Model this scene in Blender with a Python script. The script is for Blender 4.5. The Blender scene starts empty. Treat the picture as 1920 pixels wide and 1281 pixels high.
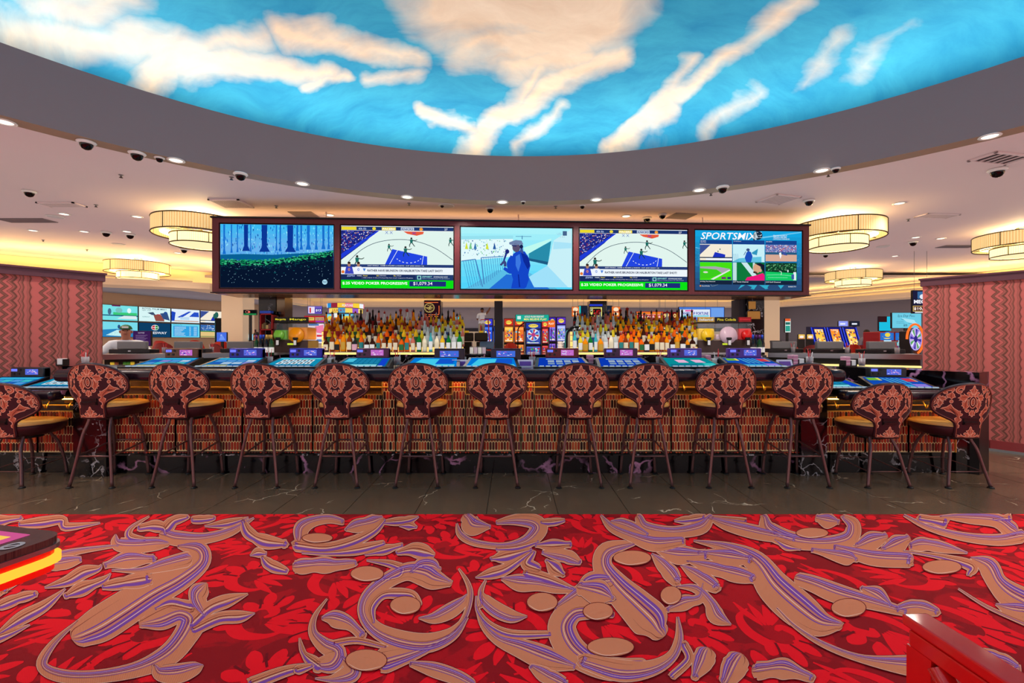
import bpy, bmesh, math, random
from mathutils import Vector, Matrix
PI = math.pi
R = math.radians
random.seed(11)
sc = bpy.context.scene
col = sc.collection
# ---------------------------------------------------------------- camera, world, exposure
F = 853.33; CX = 960.0; CY = 640.5; CH = 1.31          # focal length in pixels of the 1920x1281 frame, eye height
cam_d = bpy.data.cameras.new('camera'); cam_d.sensor_width = 36.0; cam_d.lens = 36.0 * F / 1920.0
cam_d.clip_end = 200
cam = bpy.data.objects.new('camera', cam_d); col.objects.link(cam)
cam.location = (0, 0, CH); cam.rotation_euler = (PI / 2, 0, 0)
sc.camera = cam
sc.view_settings.view_transform = 'Standard'; sc.view_settings.look = 'None'
sc.view_settings.gamma = 1.0; sc.view_settings.use_curve_mapping = False
EXPO = 0.12
sc.view_settings.exposure = EXPO
world = bpy.data.worlds.new('world'); sc.world = world; world.use_nodes = True
bg = world.node_tree.nodes['Background']; bg.inputs[0].default_value = (1.0, 0.86, 0.84, 1); bg.inputs[1].default_value = 0.85
sc.cycles.max_bounces = 5; sc.cycles.diffuse_bounces = 2; sc.cycles.glossy_bounces = 2
sc.cycles.use_adaptive_sampling = True; sc.cycles.adaptive_threshold = .04; sc.cycles.adaptive_min_samples = 12
sc.cycles.transmission_bounces = 4; sc.cycles.transparent_max_bounces = 8
sc.cycles.sample_clamp_indirect = 4.0
sc.cycles.caustics_reflective = False; sc.cycles.caustics_refractive = False
sc.cycles.use_denoising = True
sc.cycles.use_fast_gi = True; sc.cycles.fast_gi_method = 'ADD'
world.light_settings.ao_factor = .36; world.light_settings.distance = 1.6

def at(px, py, Y):
    return Vector(((px - CX) / F * Y, Y, CH - (py - CY) / F * Y))
def on_z(px, py, z):
    Y = F * (CH - z) / (py - CY)
    return Vector(((px - CX) / F * Y, Y, z))

def area_light(name, loc, rot, sx, sy, power, color, spread=None):
    d = bpy.data.lights.new(name, 'AREA'); d.shape = 'RECTANGLE'; d.size = sx; d.size_y = sy
    d.energy = power; d.color = color
    if spread: d.spread = spread
    o = bpy.data.objects.new(name, d); col.objects.link(o); o.location = loc; o.rotation_euler = rot
    return o
def spot(name, loc, power, color, angle=120, blend=0.9, rad=0.06, rot=(0, 0, 0)):
    d = bpy.data.lights.new(name, 'SPOT'); d.energy = power; d.color = color
    d.spot_size = R(angle); d.spot_blend = blend; d.shadow_soft_size = rad
    o = bpy.data.objects.new(name, d); col.objects.link(o); o.location = loc; o.rotation_euler = rot
    return o

# ring of recessed lights under the dome (they run all the way round, also behind the camera)
RC = (0.2, 0.86); RI = 6.24; RO = 6.46; RZ = 3.5; RTOP = 4.2; CEIL = 3.6
for k in range(20):
    a = 2 * PI * (k + .5) / 20
    spot('ring_downlight_lamp', (RC[0] + 6.35 * math.cos(a), RC[1] + 6.35 * math.sin(a), RZ - .03), 120, (1.0, .84, .72), 140, 1.0)
# led cove behind the ring's upper edge, washing the painted dome
for k in range(24):
    a = 2 * PI * k / 24
    q = Vector((-math.cos(a) * .75, -math.sin(a) * .75, .95)).to_track_quat('-Z', 'Y').to_euler()
    area_light('dome_cove_lamp', (RC[0] + 6.52 * math.cos(a), RC[1] + 6.52 * math.sin(a), 4.12), q, 1.6, .12, 15.5, (1.0, .96, .88))

# ---------------------------------------------------------------- materials
def lin(c):
    return tuple(((v / 255) / 12.92 if v / 255 <= .04045 else ((v / 255 + .055) / 1.055) ** 2.4) for v in c)
_mats = {}
def mat(name, c, rough=.5, metal=0.0, emit=None, es=1.0, alpha=None, trans=0.0, ior=1.45, coat=0.0, spec=None):
    if name in _mats: return _mats[name]
    m = bpy.data.materials.new(name); m.use_nodes = True
    b = m.node_tree.nodes['Principled BSDF']
    b.inputs['Base Color'].default_value = (*lin(c), 1); b.inputs['Roughness'].default_value = rough
    b.inputs['Metallic'].default_value = metal
    if emit: b.inputs['Emission Color'].default_value = (*lin(emit), 1); b.inputs['Emission Strength'].default_value = es
    if alpha is not None: b.inputs['Alpha'].default_value = alpha
    if trans: b.inputs['Transmission Weight'].default_value = trans; b.inputs['IOR'].default_value = ior
    if coat: b.inputs['Coat Weight'].default_value = coat; b.inputs['Coat Roughness'].default_value = .08
    if spec is not None: b.inputs['Specular IOR Level'].default_value = spec
    _mats[name] = m
    return m
def emi(c, s=1.0):
    key = 'glow_%02x%02x%02x_%d' % (int(c[0]), int(c[1]), int(c[2]), int(s * 100))
    if key in _mats: return _mats[key]
    m = bpy.data.materials.new(key); m.use_nodes = True
    nt = m.node_tree; nt.nodes.clear()
    e = nt.nodes.new('ShaderNodeEmission'); o = nt.nodes.new('ShaderNodeOutputMaterial')
    e.inputs[0].default_value = (*lin(c), 1); e.inputs[1].default_value = s / 2 ** EXPO
    nt.links.new(e.outputs[0], o.inputs[0])
    if s <= 1.05: m.cycles.emission_sampling = 'NONE'
    _mats[key] = m
    return m
class NT:
    """tiny helper around a principled node tree"""
    def __init__(s, name, rough=.5, metal=0.0):
        s.m = bpy.data.materials.new(name); s.m.use_nodes = True; s.t = s.m.node_tree
        s.b = s.t.nodes['Principled BSDF']; s.b.inputs['Roughness'].default_value = rough; s.b.inputs['Metallic'].default_value = metal
        _mats[name] = s.m
    def n(s, kind, **kw):
        nd = s.t.nodes.new('ShaderNode' + kind)
        for k, v in kw.items():
            if k.startswith('i_'): nd.inputs[k[2:].replace('_', ' ')].default_value = v
            elif k.startswith('n_'): nd.inputs[int(k[2:])].default_value = v
            else: setattr(nd, k, v)
        return nd
    def l(s, a, b): s.t.links.new(a, b)
    def math(s, op, a, b=None, clamp=False):
        nd = s.n('Math', operation=op, use_clamp=clamp)
        for i, v in enumerate((a, b)):
            if v is None: continue
            if isinstance(v, (int, float)): nd.inputs[i].default_value = v
            else: s.l(v, nd.inputs[i])
        return nd.outputs[0]
    def mix(s, fac, a, b):
        nd = s.n('Mix', data_type='RGBA')
        for sock, v in ((nd.inputs[0], fac), (nd.inputs[6], a), (nd.inputs[7], b)):
            if isinstance(v, (int, float)): sock.default_value = v
            elif isinstance(v, tuple): sock.default_value = (*lin(v), 1)
            else: s.l(v, sock)
        return nd.outputs[2]
    def ramp(s, fac, stops, interp='LINEAR'):
        nd = s.n('ValToRGB'); cr = nd.color_ramp; cr.interpolation = interp
        while len(cr.elements) < len(stops): cr.elements.new(.5)
        for e, (p, c) in zip(cr.elements, stops):
            e.position = p; e.color = (*lin(c), 1) if isinstance(c, tuple) else (c, c, c, 1)
        s.l(fac, nd.inputs[0]); return nd.outputs[0]
    def coord(s, kind='Object', scale=(1, 1, 1), rot=(0, 0, 0), loc=(0, 0, 0)):
        if kind == 'Position': o = s.n('NewGeometry').outputs['Position']
        else: o = s.n('TexCoord').outputs[kind]
        mp = s.n('Mapping'); mp.inputs['Scale'].default_value = scale; mp.inputs['Rotation'].default_value = rot; mp.inputs['Location'].default_value = loc
        s.l(o, mp.inputs[0]); return mp.outputs[0]
    def noise(s, co, scale=5, detail=4, rough=.55, dist=0.0):
        nd = s.n('TexNoise'); nd.inputs['Scale'].default_value = scale; nd.inputs['Detail'].default_value = detail
        nd.inputs['Roughness'].default_value = rough; nd.inputs['Distortion'].default_value = dist
        s.l(co, nd.inputs['Vector']); return nd.outputs[0]
    def color(s, c): s.l(c, s.b.inputs['Base Color']) if not isinstance(c, tuple) else setattr(s.b.inputs['Base Color'], 'default_value', (*lin(c), 1))
    def bump(s, h, strength=.2, dist=.01):
        nd = s.n('Bump'); nd.inputs['Strength'].default_value = strength; nd.inputs['Distance'].default_value = dist
        s.l(h, nd.inputs['Height']); s.l(nd.outputs[0], s.b.inputs['Normal'])

def marble(name, base, base2, vein, scale=2.0, thin=.02, rough=.12, amount=.5):
    t = NT(name, rough)
    co = t.coord('Position')
    nz = t.n('TexNoise'); nz.inputs['Scale'].default_value = scale * 1.4; nz.inputs['Detail'].default_value = 6
    t.l(co, nz.inputs['Vector'])
    va = t.n('VectorMath', operation='SCALE'); va.inputs['Scale'].default_value = .55; t.l(nz.outputs[1], va.inputs[0])
    vb = t.n('VectorMath', operation='ADD'); t.l(co, vb.inputs[0]); t.l(va.outputs[0], vb.inputs[1])
    vo = t.n('TexVoronoi', feature='DISTANCE_TO_EDGE'); vo.inputs['Scale'].default_value = scale; t.l(vb.outputs[0], vo.inputs['Vector'])
    line = t.ramp(vo.outputs[0], [(0, 1.0), (thin, .75), (thin * 2.4, 0.0)])
    msk = t.ramp(t.noise(co, scale * .9, 3), [(.5 - .12 * amount, 0.0), (.62, 1.0)])
    fine = t.ramp(t.noise(co, 40, 3), [(.69, 0.0), (.76, .5)])
    f = t.math('ADD', t.math('MULTIPLY', line, msk), t.math('MULTIPLY', fine, .35), True)
    t.color(t.mix(f, t.mix(t.noise(co, 1.3, 3), base, base2), vein))
    return t.m
M_MARBLE = marble('black_marble', (3, 2, 5), (10, 5, 11), (222, 150, 192), 2.1, .014, .1)
M_MARBLE2 = marble('black_marble_fine', (3, 2, 4), (11, 7, 10), (200, 190, 195), 3.2, .012, .12)
t = NT('floor_stone', .22)
co = t.coord('Position')
nz = t.n('TexNoise'); nz.inputs['Scale'].default_value = 2.2; nz.inputs['Detail'].default_value = 5; t.l(co, nz.inputs['Vector'])
va = t.n('VectorMath', operation='SCALE'); va.inputs['Scale'].default_value = .5; t.l(nz.outputs[1], va.inputs[0])
vb = t.n('VectorMath', operation='ADD'); t.l(co, vb.inputs[0]); t.l(va.outputs[0], vb.inputs[1])
vo = t.n('TexVoronoi', feature='DISTANCE_TO_EDGE'); vo.inputs['Scale'].default_value = 2.4; t.l(vb.outputs[0], vo.inputs['Vector'])
line = t.ramp(vo.outputs[0], [(0, 1.0), (.005, .8), (.011, 0.0)])
msk = t.ramp(t.noise(co, 2.1, 2), [(.55, 0.0), (.6, 1.0)])
t.color(t.mix(t.math('MULTIPLY', line, msk), t.mix(t.noise(co, 1.1, 4), (86, 66, 52), (114, 92, 72)), (225, 200, 170)))
M_FLOOR = t.m
M_GROUT = mat('floor_grout', (84, 62, 48), .8)
M_CEIL = mat('ceiling_paint', (224, 202, 200), .8)
M_RING = mat('ring_plaster', (126, 114, 116), .85)
M_RINGB = mat('ring_lip_paint', (150, 128, 108), .45)
M_CREAM = mat('cream_wall_paint', (232, 205, 170), .75)
M_GREYW = mat('mauve_wall_paint', (158, 146, 152), .8)
M_DGREY = mat('charcoal_paint', (52, 50, 56), .6)
M_BLACK = mat('black_plastic', (14, 13, 16), .35)
M_BLACKM = mat('black_metal', (18, 17, 20), .3, .6)
M_WHITE = mat('white_plastic', (225, 220, 215), .4)
M_CHROME = mat('brushed_steel', (190, 190, 195), .28, 1.0)
M_GOLD = mat('gold_trim', (214, 170, 90), .3, .85)
M_GROUTG = mat('cream_grout', (236, 204, 146), .6)
M_GREYP = mat('grey_plastic', (125, 122, 122), .4)
M_LEATHER = mat('armrest_leather', (34, 20, 30), .25)
M_GLASSC = mat('clear_glass', (235, 240, 242), .05, 0, trans=.95, ior=1.3)
M_PAPER = mat('paper_white', (230, 225, 225), .7)
# ---------------------------------------------------------------- mesh helpers
class MB:
    def __init__(s): s.v = []; s.f = []; s.mi = []; s.sm = []; s.k = 0
    def add(s, vs, fs, smooth=False, M=None):
        o = len(s.v)
        for p in vs:
            p = Vector(p)
            s.v.append(tuple(M @ p) if M else tuple(p))
        for f in fs: s.f.append([i + o for i in f]); s.mi.append(s.k); s.sm.append(smooth)
        return s
    def mat(s, k): s.k = k; return s
    def box(s, x0, x1, y0, y1, z0, z1, M=None):
        return s.add([(x0, y0, z0), (x1, y0, z0), (x1, y1, z0), (x0, y1, z0), (x0, y0, z1), (x1, y0, z1), (x1, y1, z1), (x0, y1, z1)],
                     [(3, 2, 1, 0), (4, 5, 6, 7), (0, 1, 5, 4), (1, 2, 6, 5), (2, 3, 7, 6), (3, 0, 4, 7)], False, M)
    def rbox(s, x0, x1, y0, y1, z0, z1, b=.01, seg=2, M=None):
        bm = bmesh.new(); bmesh.ops.create_cube(bm, size=1)
        for v in bm.verts: v.co = Vector(((x0 + x1) / 2 + v.co.x * (x1 - x0), (y0 + y1) / 2 + v.co.y * (y1 - y0), (z0 + z1) / 2 + v.co.z * (z1 - z0)))
        b = min(b, .49 * min(x1 - x0, y1 - y0, z1 - z0))
        bmesh.ops.bevel(bm, geom=bm.edges[:], offset=b, segments=seg, profile=.5, affect='EDGES')
        bm.verts.index_update()
        bm.normal_update(); n0 = len(s.f)
        s.add([v.co.copy() for v in bm.verts], [[v.index for v in f.verts] for f in bm.faces], True, M)
        for k, f in enumerate(bm.faces): s.sm[n0 + k] = max(abs(c) for c in f.normal) < .999
        bm.free(); return s
    def prism(s, poly, z0, z1, M=None, smooth=False):
        n = len(poly)
        vs = [(x, y, z0) for x, y in poly] + [(x, y, z1) for x, y in poly]
        fs = [tuple(range(n))[::-1], tuple(range(n, 2 * n))] + [(i, (i + 1) % n, n + (i + 1) % n, n + i) for i in range(n)]
        return s.add(vs, fs, smooth, M)
    def poly(s, pts, M=None): return s.add(pts, [tuple(range(len(pts)))], False, M)
    def lathe(s, prof, n=16, M=None, smooth=True, cap=True, cx=0, cy=0):
        vs = []; fs = []
        for r, z in prof:
            for i in range(n):
                a = 2 * PI * i / n; vs.append((cx + r * math.cos(a), cy + r * math.sin(a), z))
        for j in range(len(prof) - 1):
            for i in range(n):
                fs.append((j * n + i, j * n + (i + 1) % n, (j + 1) * n + (i + 1) % n, (j + 1) * n + i))
        s.add(vs, fs, smooth, M)
        if cap:
            o = len(s.v) - len(vs); L = (len(prof) - 1) * n
            for f in (tuple(range(n))[::-1], tuple(range(L, L + n))):
                s.f.append([i + o for i in f]); s.mi.append(s.k); s.sm.append(False)
        return s
    def tube(s, path, r, n=8, M=None, closed=False, smooth=True):
        path = [Vector(p) for p in path]; m = len(path); vs = []; fs = []
        rr = r if isinstance(r, (list, tuple)) else [r] * m
        prev = None
        for i, p in enumerate(path):
            if closed: tg = path[(i + 1) % m] - path[i - 1]
            else: tg = path[min(i + 1, m - 1)] - path[max(i - 1, 0)]
            tg.normalize()
            if prev is None: a = tg.orthogonal().normalized()
            else: a = (prev - tg * prev.dot(tg)).normalized()
            prev = a; b = tg.cross(a)
            for k in range(n):
                q = 2 * PI * k / n; vs.append(p + (a * math.cos(q) + b * math.sin(q)) * rr[i])
        for i in range(m if closed else m - 1):
            for k in range(n):
                j = (i + 1) % m
                fs.append((i * n + k, i * n + (k + 1) % n, j * n + (k + 1) % n, j * n + k))
        if not closed: fs += [tuple(range(n))[::-1], tuple(range((m - 1) * n, m * n))]
        return s.add(vs, fs, smooth, M)
    def grid(s, fn, nu, nv, smooth=True, M=None, flip=False):
        vs = [fn(i / nu, j / nv) for j in range(nv + 1) for i in range(nu + 1)]
        fs = []
        for j in range(nv):
            for i in range(nu):
                a = j * (nu + 1) + i; q = (a, a + 1, a + nu + 2, a + nu + 1)
                fs.append(q[::-1] if flip else q)
        return s.add(vs, fs, smooth, M)
    def build(s, name, mats, parent=None, loc=None, rot=None, mesh_only=False):
        me = bpy.data.meshes.new(name); me.from_pydata(s.v, [], s.f)
        if not isinstance(mats, (list, tuple)): mats = [mats]
        for m in mats: me.materials.append(m)
        me.polygons.foreach_set('material_index', s.mi); me.polygons.foreach_set('use_smooth', s.sm)
        me.update()
        if mesh_only: return me
        return obj(name, me, parent, loc, rot)
def obj(name, me, parent=None, loc=None, rot=None):
    o = bpy.data.objects.new(name, me); col.objects.link(o)
    if parent: o.parent = parent
    if loc is not None: o.location = loc
    if rot is not None: o.rotation_euler = rot
    return o
def tag(o, label=None, cat=None, group=None, kind=None):
    if label: o['label'] = label
    if cat: o['category'] = cat
    if group: o['group'] = group
    if kind: o['kind'] = kind
    return o
def thing(name, label, cat, loc=(0, 0, 0), rz=0, group=None):
    o = bpy.data.objects.new(name, None); col.objects.link(o); o.location = loc; o.rotation_euler = (0, 0, rz)
    o.empty_display_size = .1
    return tag(o, label, cat, group)
_kids = {}
def copy_tree(o, parent=None, label=None, group=None):
    c = o.copy(); col.objects.link(c)
    if parent: c.parent = parent
    if label: c['label'] = label
    if group: c['group'] = group
    for ch in list(o.children): copy_tree(ch, c)
    return c
def struct(name, mb, mats, parent=None):
    o = mb.build(name, mats, parent)
    if not parent: o['kind'] = 'structure'
    return o
_tcache = {}
def text_geo(s, bold=0.0, shear=0.0, space=1.0):
    key = (s, bold, shear, space)
    if key in _tcache: return _tcache[key]
    cu = bpy.data.curves.new('t', 'FONT'); cu.body = s; cu.size = 1; cu.offset = bold; cu.shear = shear; cu.resolution_u = 2
    cu.space_character = space
    cu.fill_mode = 'FRONT'
    ob = bpy.data.objects.new('t', cu); me = bpy.data.meshes.new_from_object(ob)
    vs = [v.co.copy() for v in me.vertices]; fs = [tuple(p.vertices) for p in me.polygons]
    bpy.data.objects.remove(ob); bpy.data.curves.remove(cu); bpy.data.meshes.remove(me)
    if vs:
        x0 = min(v.x for v in vs); x1 = max(v.x for v in vs); y0 = min(v.y for v in vs); y1 = max(v.y for v in vs)
    else: x0 = y0 = 0; x1 = y1 = 1
    r = ([((v.x - x0), (v.y - y0)) for v in vs], fs, x1 - x0, y1 - y0)
    _tcache[key] = r
    return r
def spline(pts, n=6):
    """catmull-rom through tuples of any length"""
    out = []; m = len(pts)
    for i in range(m - 1):
        p0 = pts[max(i - 1, 0)]; p1 = pts[i]; p2 = pts[i + 1]; p3 = pts[min(i + 2, m - 1)]
        for k in range(n):
            u = k / n; u2 = u * u; u3 = u2 * u
            out.append(tuple(.5 * (2 * b + (c - a) * u + (2 * a - 5 * b + 4 * c - d) * u2 + (3 * b - a - 3 * c + d) * u3) for a, b, c, d in zip(p0, p1, p2, p3)))
    out.append(tuple(pts[-1])); return out
class Pic:
    """flat print: coloured outlines in (x right, y down) units of its own, laid on a surface by fn(x, y, lift)"""
    def __init__(s, fn, mk, step=.0004, eps=2e-6): s.mb = MB(); s.fn = fn; s.mk = mk; s.mats = []; s.step = step; s.lv = 0; s.eps = eps; s.seq = 0
    def c(s, color):
        m = s.mk(color) if isinstance(color, tuple) else color
        if m not in s.mats: s.mats.append(m)
        s.mb.k = s.mats.index(m)
    def _put(s, pts, faces): 
        s.seq += 1
        s.mb.add([s.fn(x, y, s.lv * s.step + s.seq * s.eps + i * 4e-7) for i, (x, y) in enumerate(pts)], faces)
    def up(s, n=1): s.lv += n; return s
    def poly(s, color, pts):
        s.c(color); s._put(pts, [tuple(range(len(pts)))]); return s
    def rect(s, color, x0, y0, x1, y1): return s.poly(color, [(x0, y1), (x1, y1), (x1, y0), (x0, y0)])
    def ell(s, color, x, y, rx, ry, n=16, rot=0):
        cr, sr = math.cos(rot), math.sin(rot)
        return s.poly(color, [(x + rx * math.cos(a) * cr - ry * math.sin(a) * sr, y + rx * math.cos(a) * sr + ry * math.sin(a) * cr) for a in [-2 * PI * i / n for i in range(n)]])
    def ring(s, color, x, y, rx, ry, w, n=20, a0=0, a1=2 * PI):
        pts = [(x + rx * math.cos(a), y + ry * math.sin(a), w) for a in [a0 + (a1 - a0) * i / n for i in range(n + 1)]]
        return s.stroke(color, pts, 1)
    def stroke(s, color, pts, n=6, grow=0.0):
        s.c(color)
        if len(pts[0]) == 2: pts = [(x, y, 1.0) for x, y in pts]
        pp = spline(pts, n) if n > 1 else pts
        vs = []
        for i, (x, y, w) in enumerate(pp):
            a = pp[max(i - 1, 0)]; b = pp[min(i + 1, len(pp) - 1)]
            dx, dy = b[0] - a[0], b[1] - a[1]; L = math.hypot(dx, dy) or 1
            w = max(w + grow, .01) / 2
            vs += [(x - dy / L * w, y + dx / L * w), (x + dy / L * w, y - dx / L * w)]
        s._put(vs, [(2 * i, 2 * i + 2, 2 * i + 3, 2 * i + 1) for i in range(len(pp) - 1)])
        return s
    def text(s, color, txt, x, y, h, w=None, bold=0.0, shear=0.0, align='l', space=1.0):
        """x, y = left/centre and baseline; h = height of the letters; w stretches to a width"""
        vs, fs, tw, th = text_geo(txt, bold, shear, space)
        if not vs: return s
        k = h / th; kx = (w / tw) if w else k
        ox = x - (tw * kx / 2 if align == 'c' else tw * kx if align == 'r' else 0)
        s.c(color); s._put([(ox + a * kx, y - b * k) for a, b in vs], fs); return s
    def build(s, name, parent=None, kind=None):
        o = s.mb.build(name, s.mats, parent)
        if kind: o['kind'] = kind
        return o
def plane_fn(x0, y0, x1, y1, w, h, z0=0, ny=-1, yoff=0, flipx=False):
    """picture units (x0..x1, y0..y1) onto an upright w x h rectangle facing -Y, bottom at z0, centred on x"""
    def fn(x, y, lift):
        u = (x - x0) / (x1 - x0); v = (y - y0) / (y1 - y0)
        return ((u - .5) * w, yoff - lift, z0 + (1 - v) * h)
    return fn
# ---------------------------------------------------------------- the setting
# floor: dark stone tiles with grout, then the carpet in front
fl = MB().box(-22, 22, -9, 30, -.1, -.006)
floor = struct('floor', fl, M_GROUT)
TW, TL, CARP = .545, 1.09, 3.44
tile_me = MB().box(.003, TW - .003, .003, TL - .003, -.02, 0).build('tile', M_FLOOR, mesh_only=True)
for i in range(-13, 16):
    for j in range(4):
        x = -.195 + i * TW; y = CARP + (j - (.0 if i % 2 else .0)) * TL
        if j > 1 and -7 < i < 8: continue
        obj('tile', tile_me, floor, (x, y, 0))
far = MB().box(-22, 22, CARP + 4 * TL, 30, -.02, -.002); f2 = far.build('far_floor', mat('far_carpet', (110, 40, 40), .9), floor)

def poly_ring(inner, outer_poly, c, z):
    angs = set(2 * PI * i / 96 for i in range(96))
    for x, y in outer_poly: angs.add(math.atan2(y - c[1], x - c[0]) % (2 * PI))
    angs = sorted(angs); vi = []; vo = []
    for a in angs:
        d = (math.cos(a), math.sin(a)); best = 1e9
        for (x0, y0), (x1, y1) in zip(outer_poly, outer_poly[1:] + outer_poly[:1]):
            ex, ey = x1 - x0, y1 - y0; den = d[0] * ey - d[1] * ex
            if abs(den) < 1e-9: continue
            tt = ((x0 - c[0]) * ey - (y0 - c[1]) * ex) / den; u = ((x0 - c[0]) * d[1] - (y0 - c[1]) * d[0]) / den
            if tt > 0 and -1e-6 <= u <= 1 + 1e-6: best = min(best, tt)
        vi.append((c[0] + inner * d[0], c[1] + inner * d[1], z)); vo.append((c[0] + best * d[0], c[1] + best * d[1], z))
    n = len(angs)
    return vi + vo, [(i, (i + 1) % n, n + (i + 1) % n, n + i) for i in range(n)]
A = [(-15.5, -8), (-15.5, 9.5), (-13.3, 12.2), (-9.9, 15.2), (-9.9, 21.5), (13.0, 21.5), (15.0, 16.6), (18.0, 9.0), (18.0, -8)]
B = [(-13.2, -8), (-13.2, 9.6), (-10.4, 11.7), (-8.5, 12.8), (-8.1, 18.6), (11.2, 18.9), (13.25, 15.0), (16.2, 8.6), (16.2, -8)]
mb = MB(); vs, fs = poly_ring(RO - .02, A, RC, CEIL); mb.add(vs, [f[::-1] for f in fs])
vs, fs = poly_ring(RO - .02, A, RC, CEIL + .06); mb.add(vs, fs)
ceiling = struct('ceiling', mb, M_CEIL)
# the ring beam round the dome
n = 128
mb = MB()
mb.mat(0).lathe([(RI, RZ), (RI, RTOP)], n, cap=False, M=Matrix.Translation((RC[0], RC[1], 0)))
mb.mat(1).lathe([(RO, CEIL + .02), (RO, RZ), (RI, RZ)], n, cap=False, smooth=False, M=Matrix.Translation((RC[0], RC[1], 0)))
mb.mat(0).lathe([(RI, RTOP), (RI + .06, RTOP), (RI + .06, 4.02), (6.95, 4.02), (6.95, 4.3)], n, cap=False, smooth=False, M=Matrix.Translation((RC[0], RC[1], 0)))
struct('trim_1', mb, [M_RING, M_RINGB])
# painted sky dome
t = NT('painted_sky', .8)
co = t.coord('Object')
sx = t.n('SeparateXYZ'); t.l(co, sx.inputs[0])
warp = t.n('TexNoise'); warp.inputs['Scale'].default_value = .45; warp.inputs['Detail'].default_value = 3; t.l(co, warp.inputs['Vector'])
wv = t.n('VectorMath', operation='SCALE'); wv.inputs['Scale'].default_value = 1.6; t.l(warp.outputs[1], wv.inputs[0])
wa = t.n('VectorMath', operation='ADD'); t.l(co, wa.inputs[0]); t.l(wv.outputs[0], wa.inputs[1])
mp = t.n('Mapping'); mp.inputs['Rotation'].default_value = (0, 0, R(-32)); mp.inputs['Scale'].default_value = (.42, 1.25, .3); t.l(wa.outputs[0], mp.inputs[0])
streak = t.noise(mp.outputs[0], 1.05, 7, .58)
def dome_hit(px, py):
    dx, dz = (px - CX) / F, -(py - CY) / F; lo, hi = .5, 12.0
    f = lambda Y: (CH + dz * Y) - (4.3 + 1.55 * math.sqrt(max(0, 1 - ((dx * Y - RC[0]) ** 2 + (Y - RC[1]) ** 2) / 6.95 ** 2)))
    for _ in range(50):
        m_ = (lo + hi) / 2
        if f(m_) < 0: lo = m_
        else: hi = m_
    return (dx * lo - RC[0], lo - RC[1])
w2 = t.n('TexNoise'); w2.inputs['Scale'].default_value = 1.5; w2.inputs['Detail'].default_value = 4; t.l(co, w2.inputs['Vector'])
w2b = t.n('VectorMath', operation='SUBTRACT'); t.l(w2.outputs[1], w2b.inputs[0]); w2b.inputs[1].default_value = (.5, .5, .5)
w2s = t.n('VectorMath', operation='SCALE'); w2s.inputs['Scale'].default_value = .55; t.l(w2b.outputs[0], w2s.inputs[0])
w2a = t.n('VectorMath', operation='ADD'); t.l(co, w2a.inputs[0]); t.l(w2s.outputs[0], w2a.inputs[1])
flt = t.n('VectorMath', operation='MULTIPLY'); flt.inputs[1].default_value = (1, 1, 0); t.l(w2a.outputs[0], flt.inputs[0]); PXY = flt.outputs[0]
def seg(x0, y0, x1, y1, w, k=1.0):
    a = Vector((*dome_hit(x0, y0), 0)); b = Vector((*dome_hit(x1, y1), 0)); ba = b - a
    pa = t.n('VectorMath', operation='SUBTRACT'); t.l(PXY, pa.inputs[0]); pa.inputs[1].default_value = a
    dt = t.n('VectorMath', operation='DOT_PRODUCT'); t.l(pa.outputs[0], dt.inputs[0]); dt.inputs[1].default_value = ba / ba.length_squared
    h = t.math('ADD', dt.outputs['Value'], 0.0, True)
    sc_ = t.n('VectorMath', operation='SCALE'); sc_.inputs[0].default_value = ba; t.l(h, sc_.inputs['Scale'])
    df = t.n('VectorMath', operation='DISTANCE'); t.l(pa.outputs[0], df.inputs[0]); t.l(sc_.outputs[0], df.inputs[1])
    return t.math('MULTIPLY', t.math('SUBTRACT', 1.0, t.math('DIVIDE', df.outputs['Value'], w), True), k)
# cloud banks as painted, traced on the dome
SEG = [(850, 20, 1110, 15, .95, 1.35), (880, 85, 1070, 80, .6, 1.2), (960, 120, 1100, 110, .4, .9), (1170, 95, 870, 295, .3, 1), (1010, 130, 960, 200, .3, .8), (1500, 10, 1360, 110, .3, .8), (1380, 100, 1150, 280, .24, .9), (1290, 110, 1240, 220, .24, .7), (1250, 205, 1140, 285, .2, .8), (20, 65, 330, 95, .36, .75), (330, 92, 500, 70, .26, .7), (260, 155, 370, 100, .22, .9), (350, 112, 610, 140, .32, .95), (540, 62, 780, 105, .3, .95), (570, 168, 650, 145, .16, .8), (690, 150, 790, 140, .2, .6), (790, 205, 890, 240, .18, .7), (1590, 70, 1500, 160, .3, .5), (1710, 40, 1610, 130, .3, .45), (1420, 160, 1330, 240, .25, .5), (1050, 200, 970, 285, .2, .6), (60, 20, 250, 5, .3, .55)]
tot = None
for b_ in SEG:
    v_ = seg(*b_); tot = v_ if tot is None else t.math('MAXIMUM', tot, v_)
fac = t.math('ADD', t.math('MULTIPLY', tot, .72), t.math('MULTIPLY', t.math('SUBTRACT', streak, .5), .9))
cl = t.ramp(fac, [(.13, 0.0), (.36, .5), (.68, 1.0)])
edge = t.ramp(t.noise(mp.outputs[0], 2.6, 8, .65), [(.3, 0.0), (.75, 1.0)])
rad = t.n('VectorMath', operation='LENGTH'); 
fl2 = t.n('Mapping'); fl2.inputs['Scale'].default_value = (1, 1, 0); t.l(co, fl2.inputs[0]); t.l(fl2.outputs[0], rad.inputs[0])
blue = t.mix(t.ramp(rad.outputs['Value'], [(.0, 0.0), (1.0, 1.0)]), (0, 135, 180), (0, 135, 180))
blue = t.mix(t.math('MULTIPLY', edge, .6), (0, 132, 178), (70, 190, 216))
t.color(t.mix(cl, blue, t.mix(edge, (226, 200, 170), (250, 232, 205))))
mb = MB(); DR = 6.95
prof = [(DR * math.cos(a) if a < PI / 2 - .01 else .02, 4.3 + 1.55 * math.sin(a)) for a in [PI / 2 * i / 20 for i in range(21)]]
mb.lathe(prof, 96, cap=False)
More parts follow.
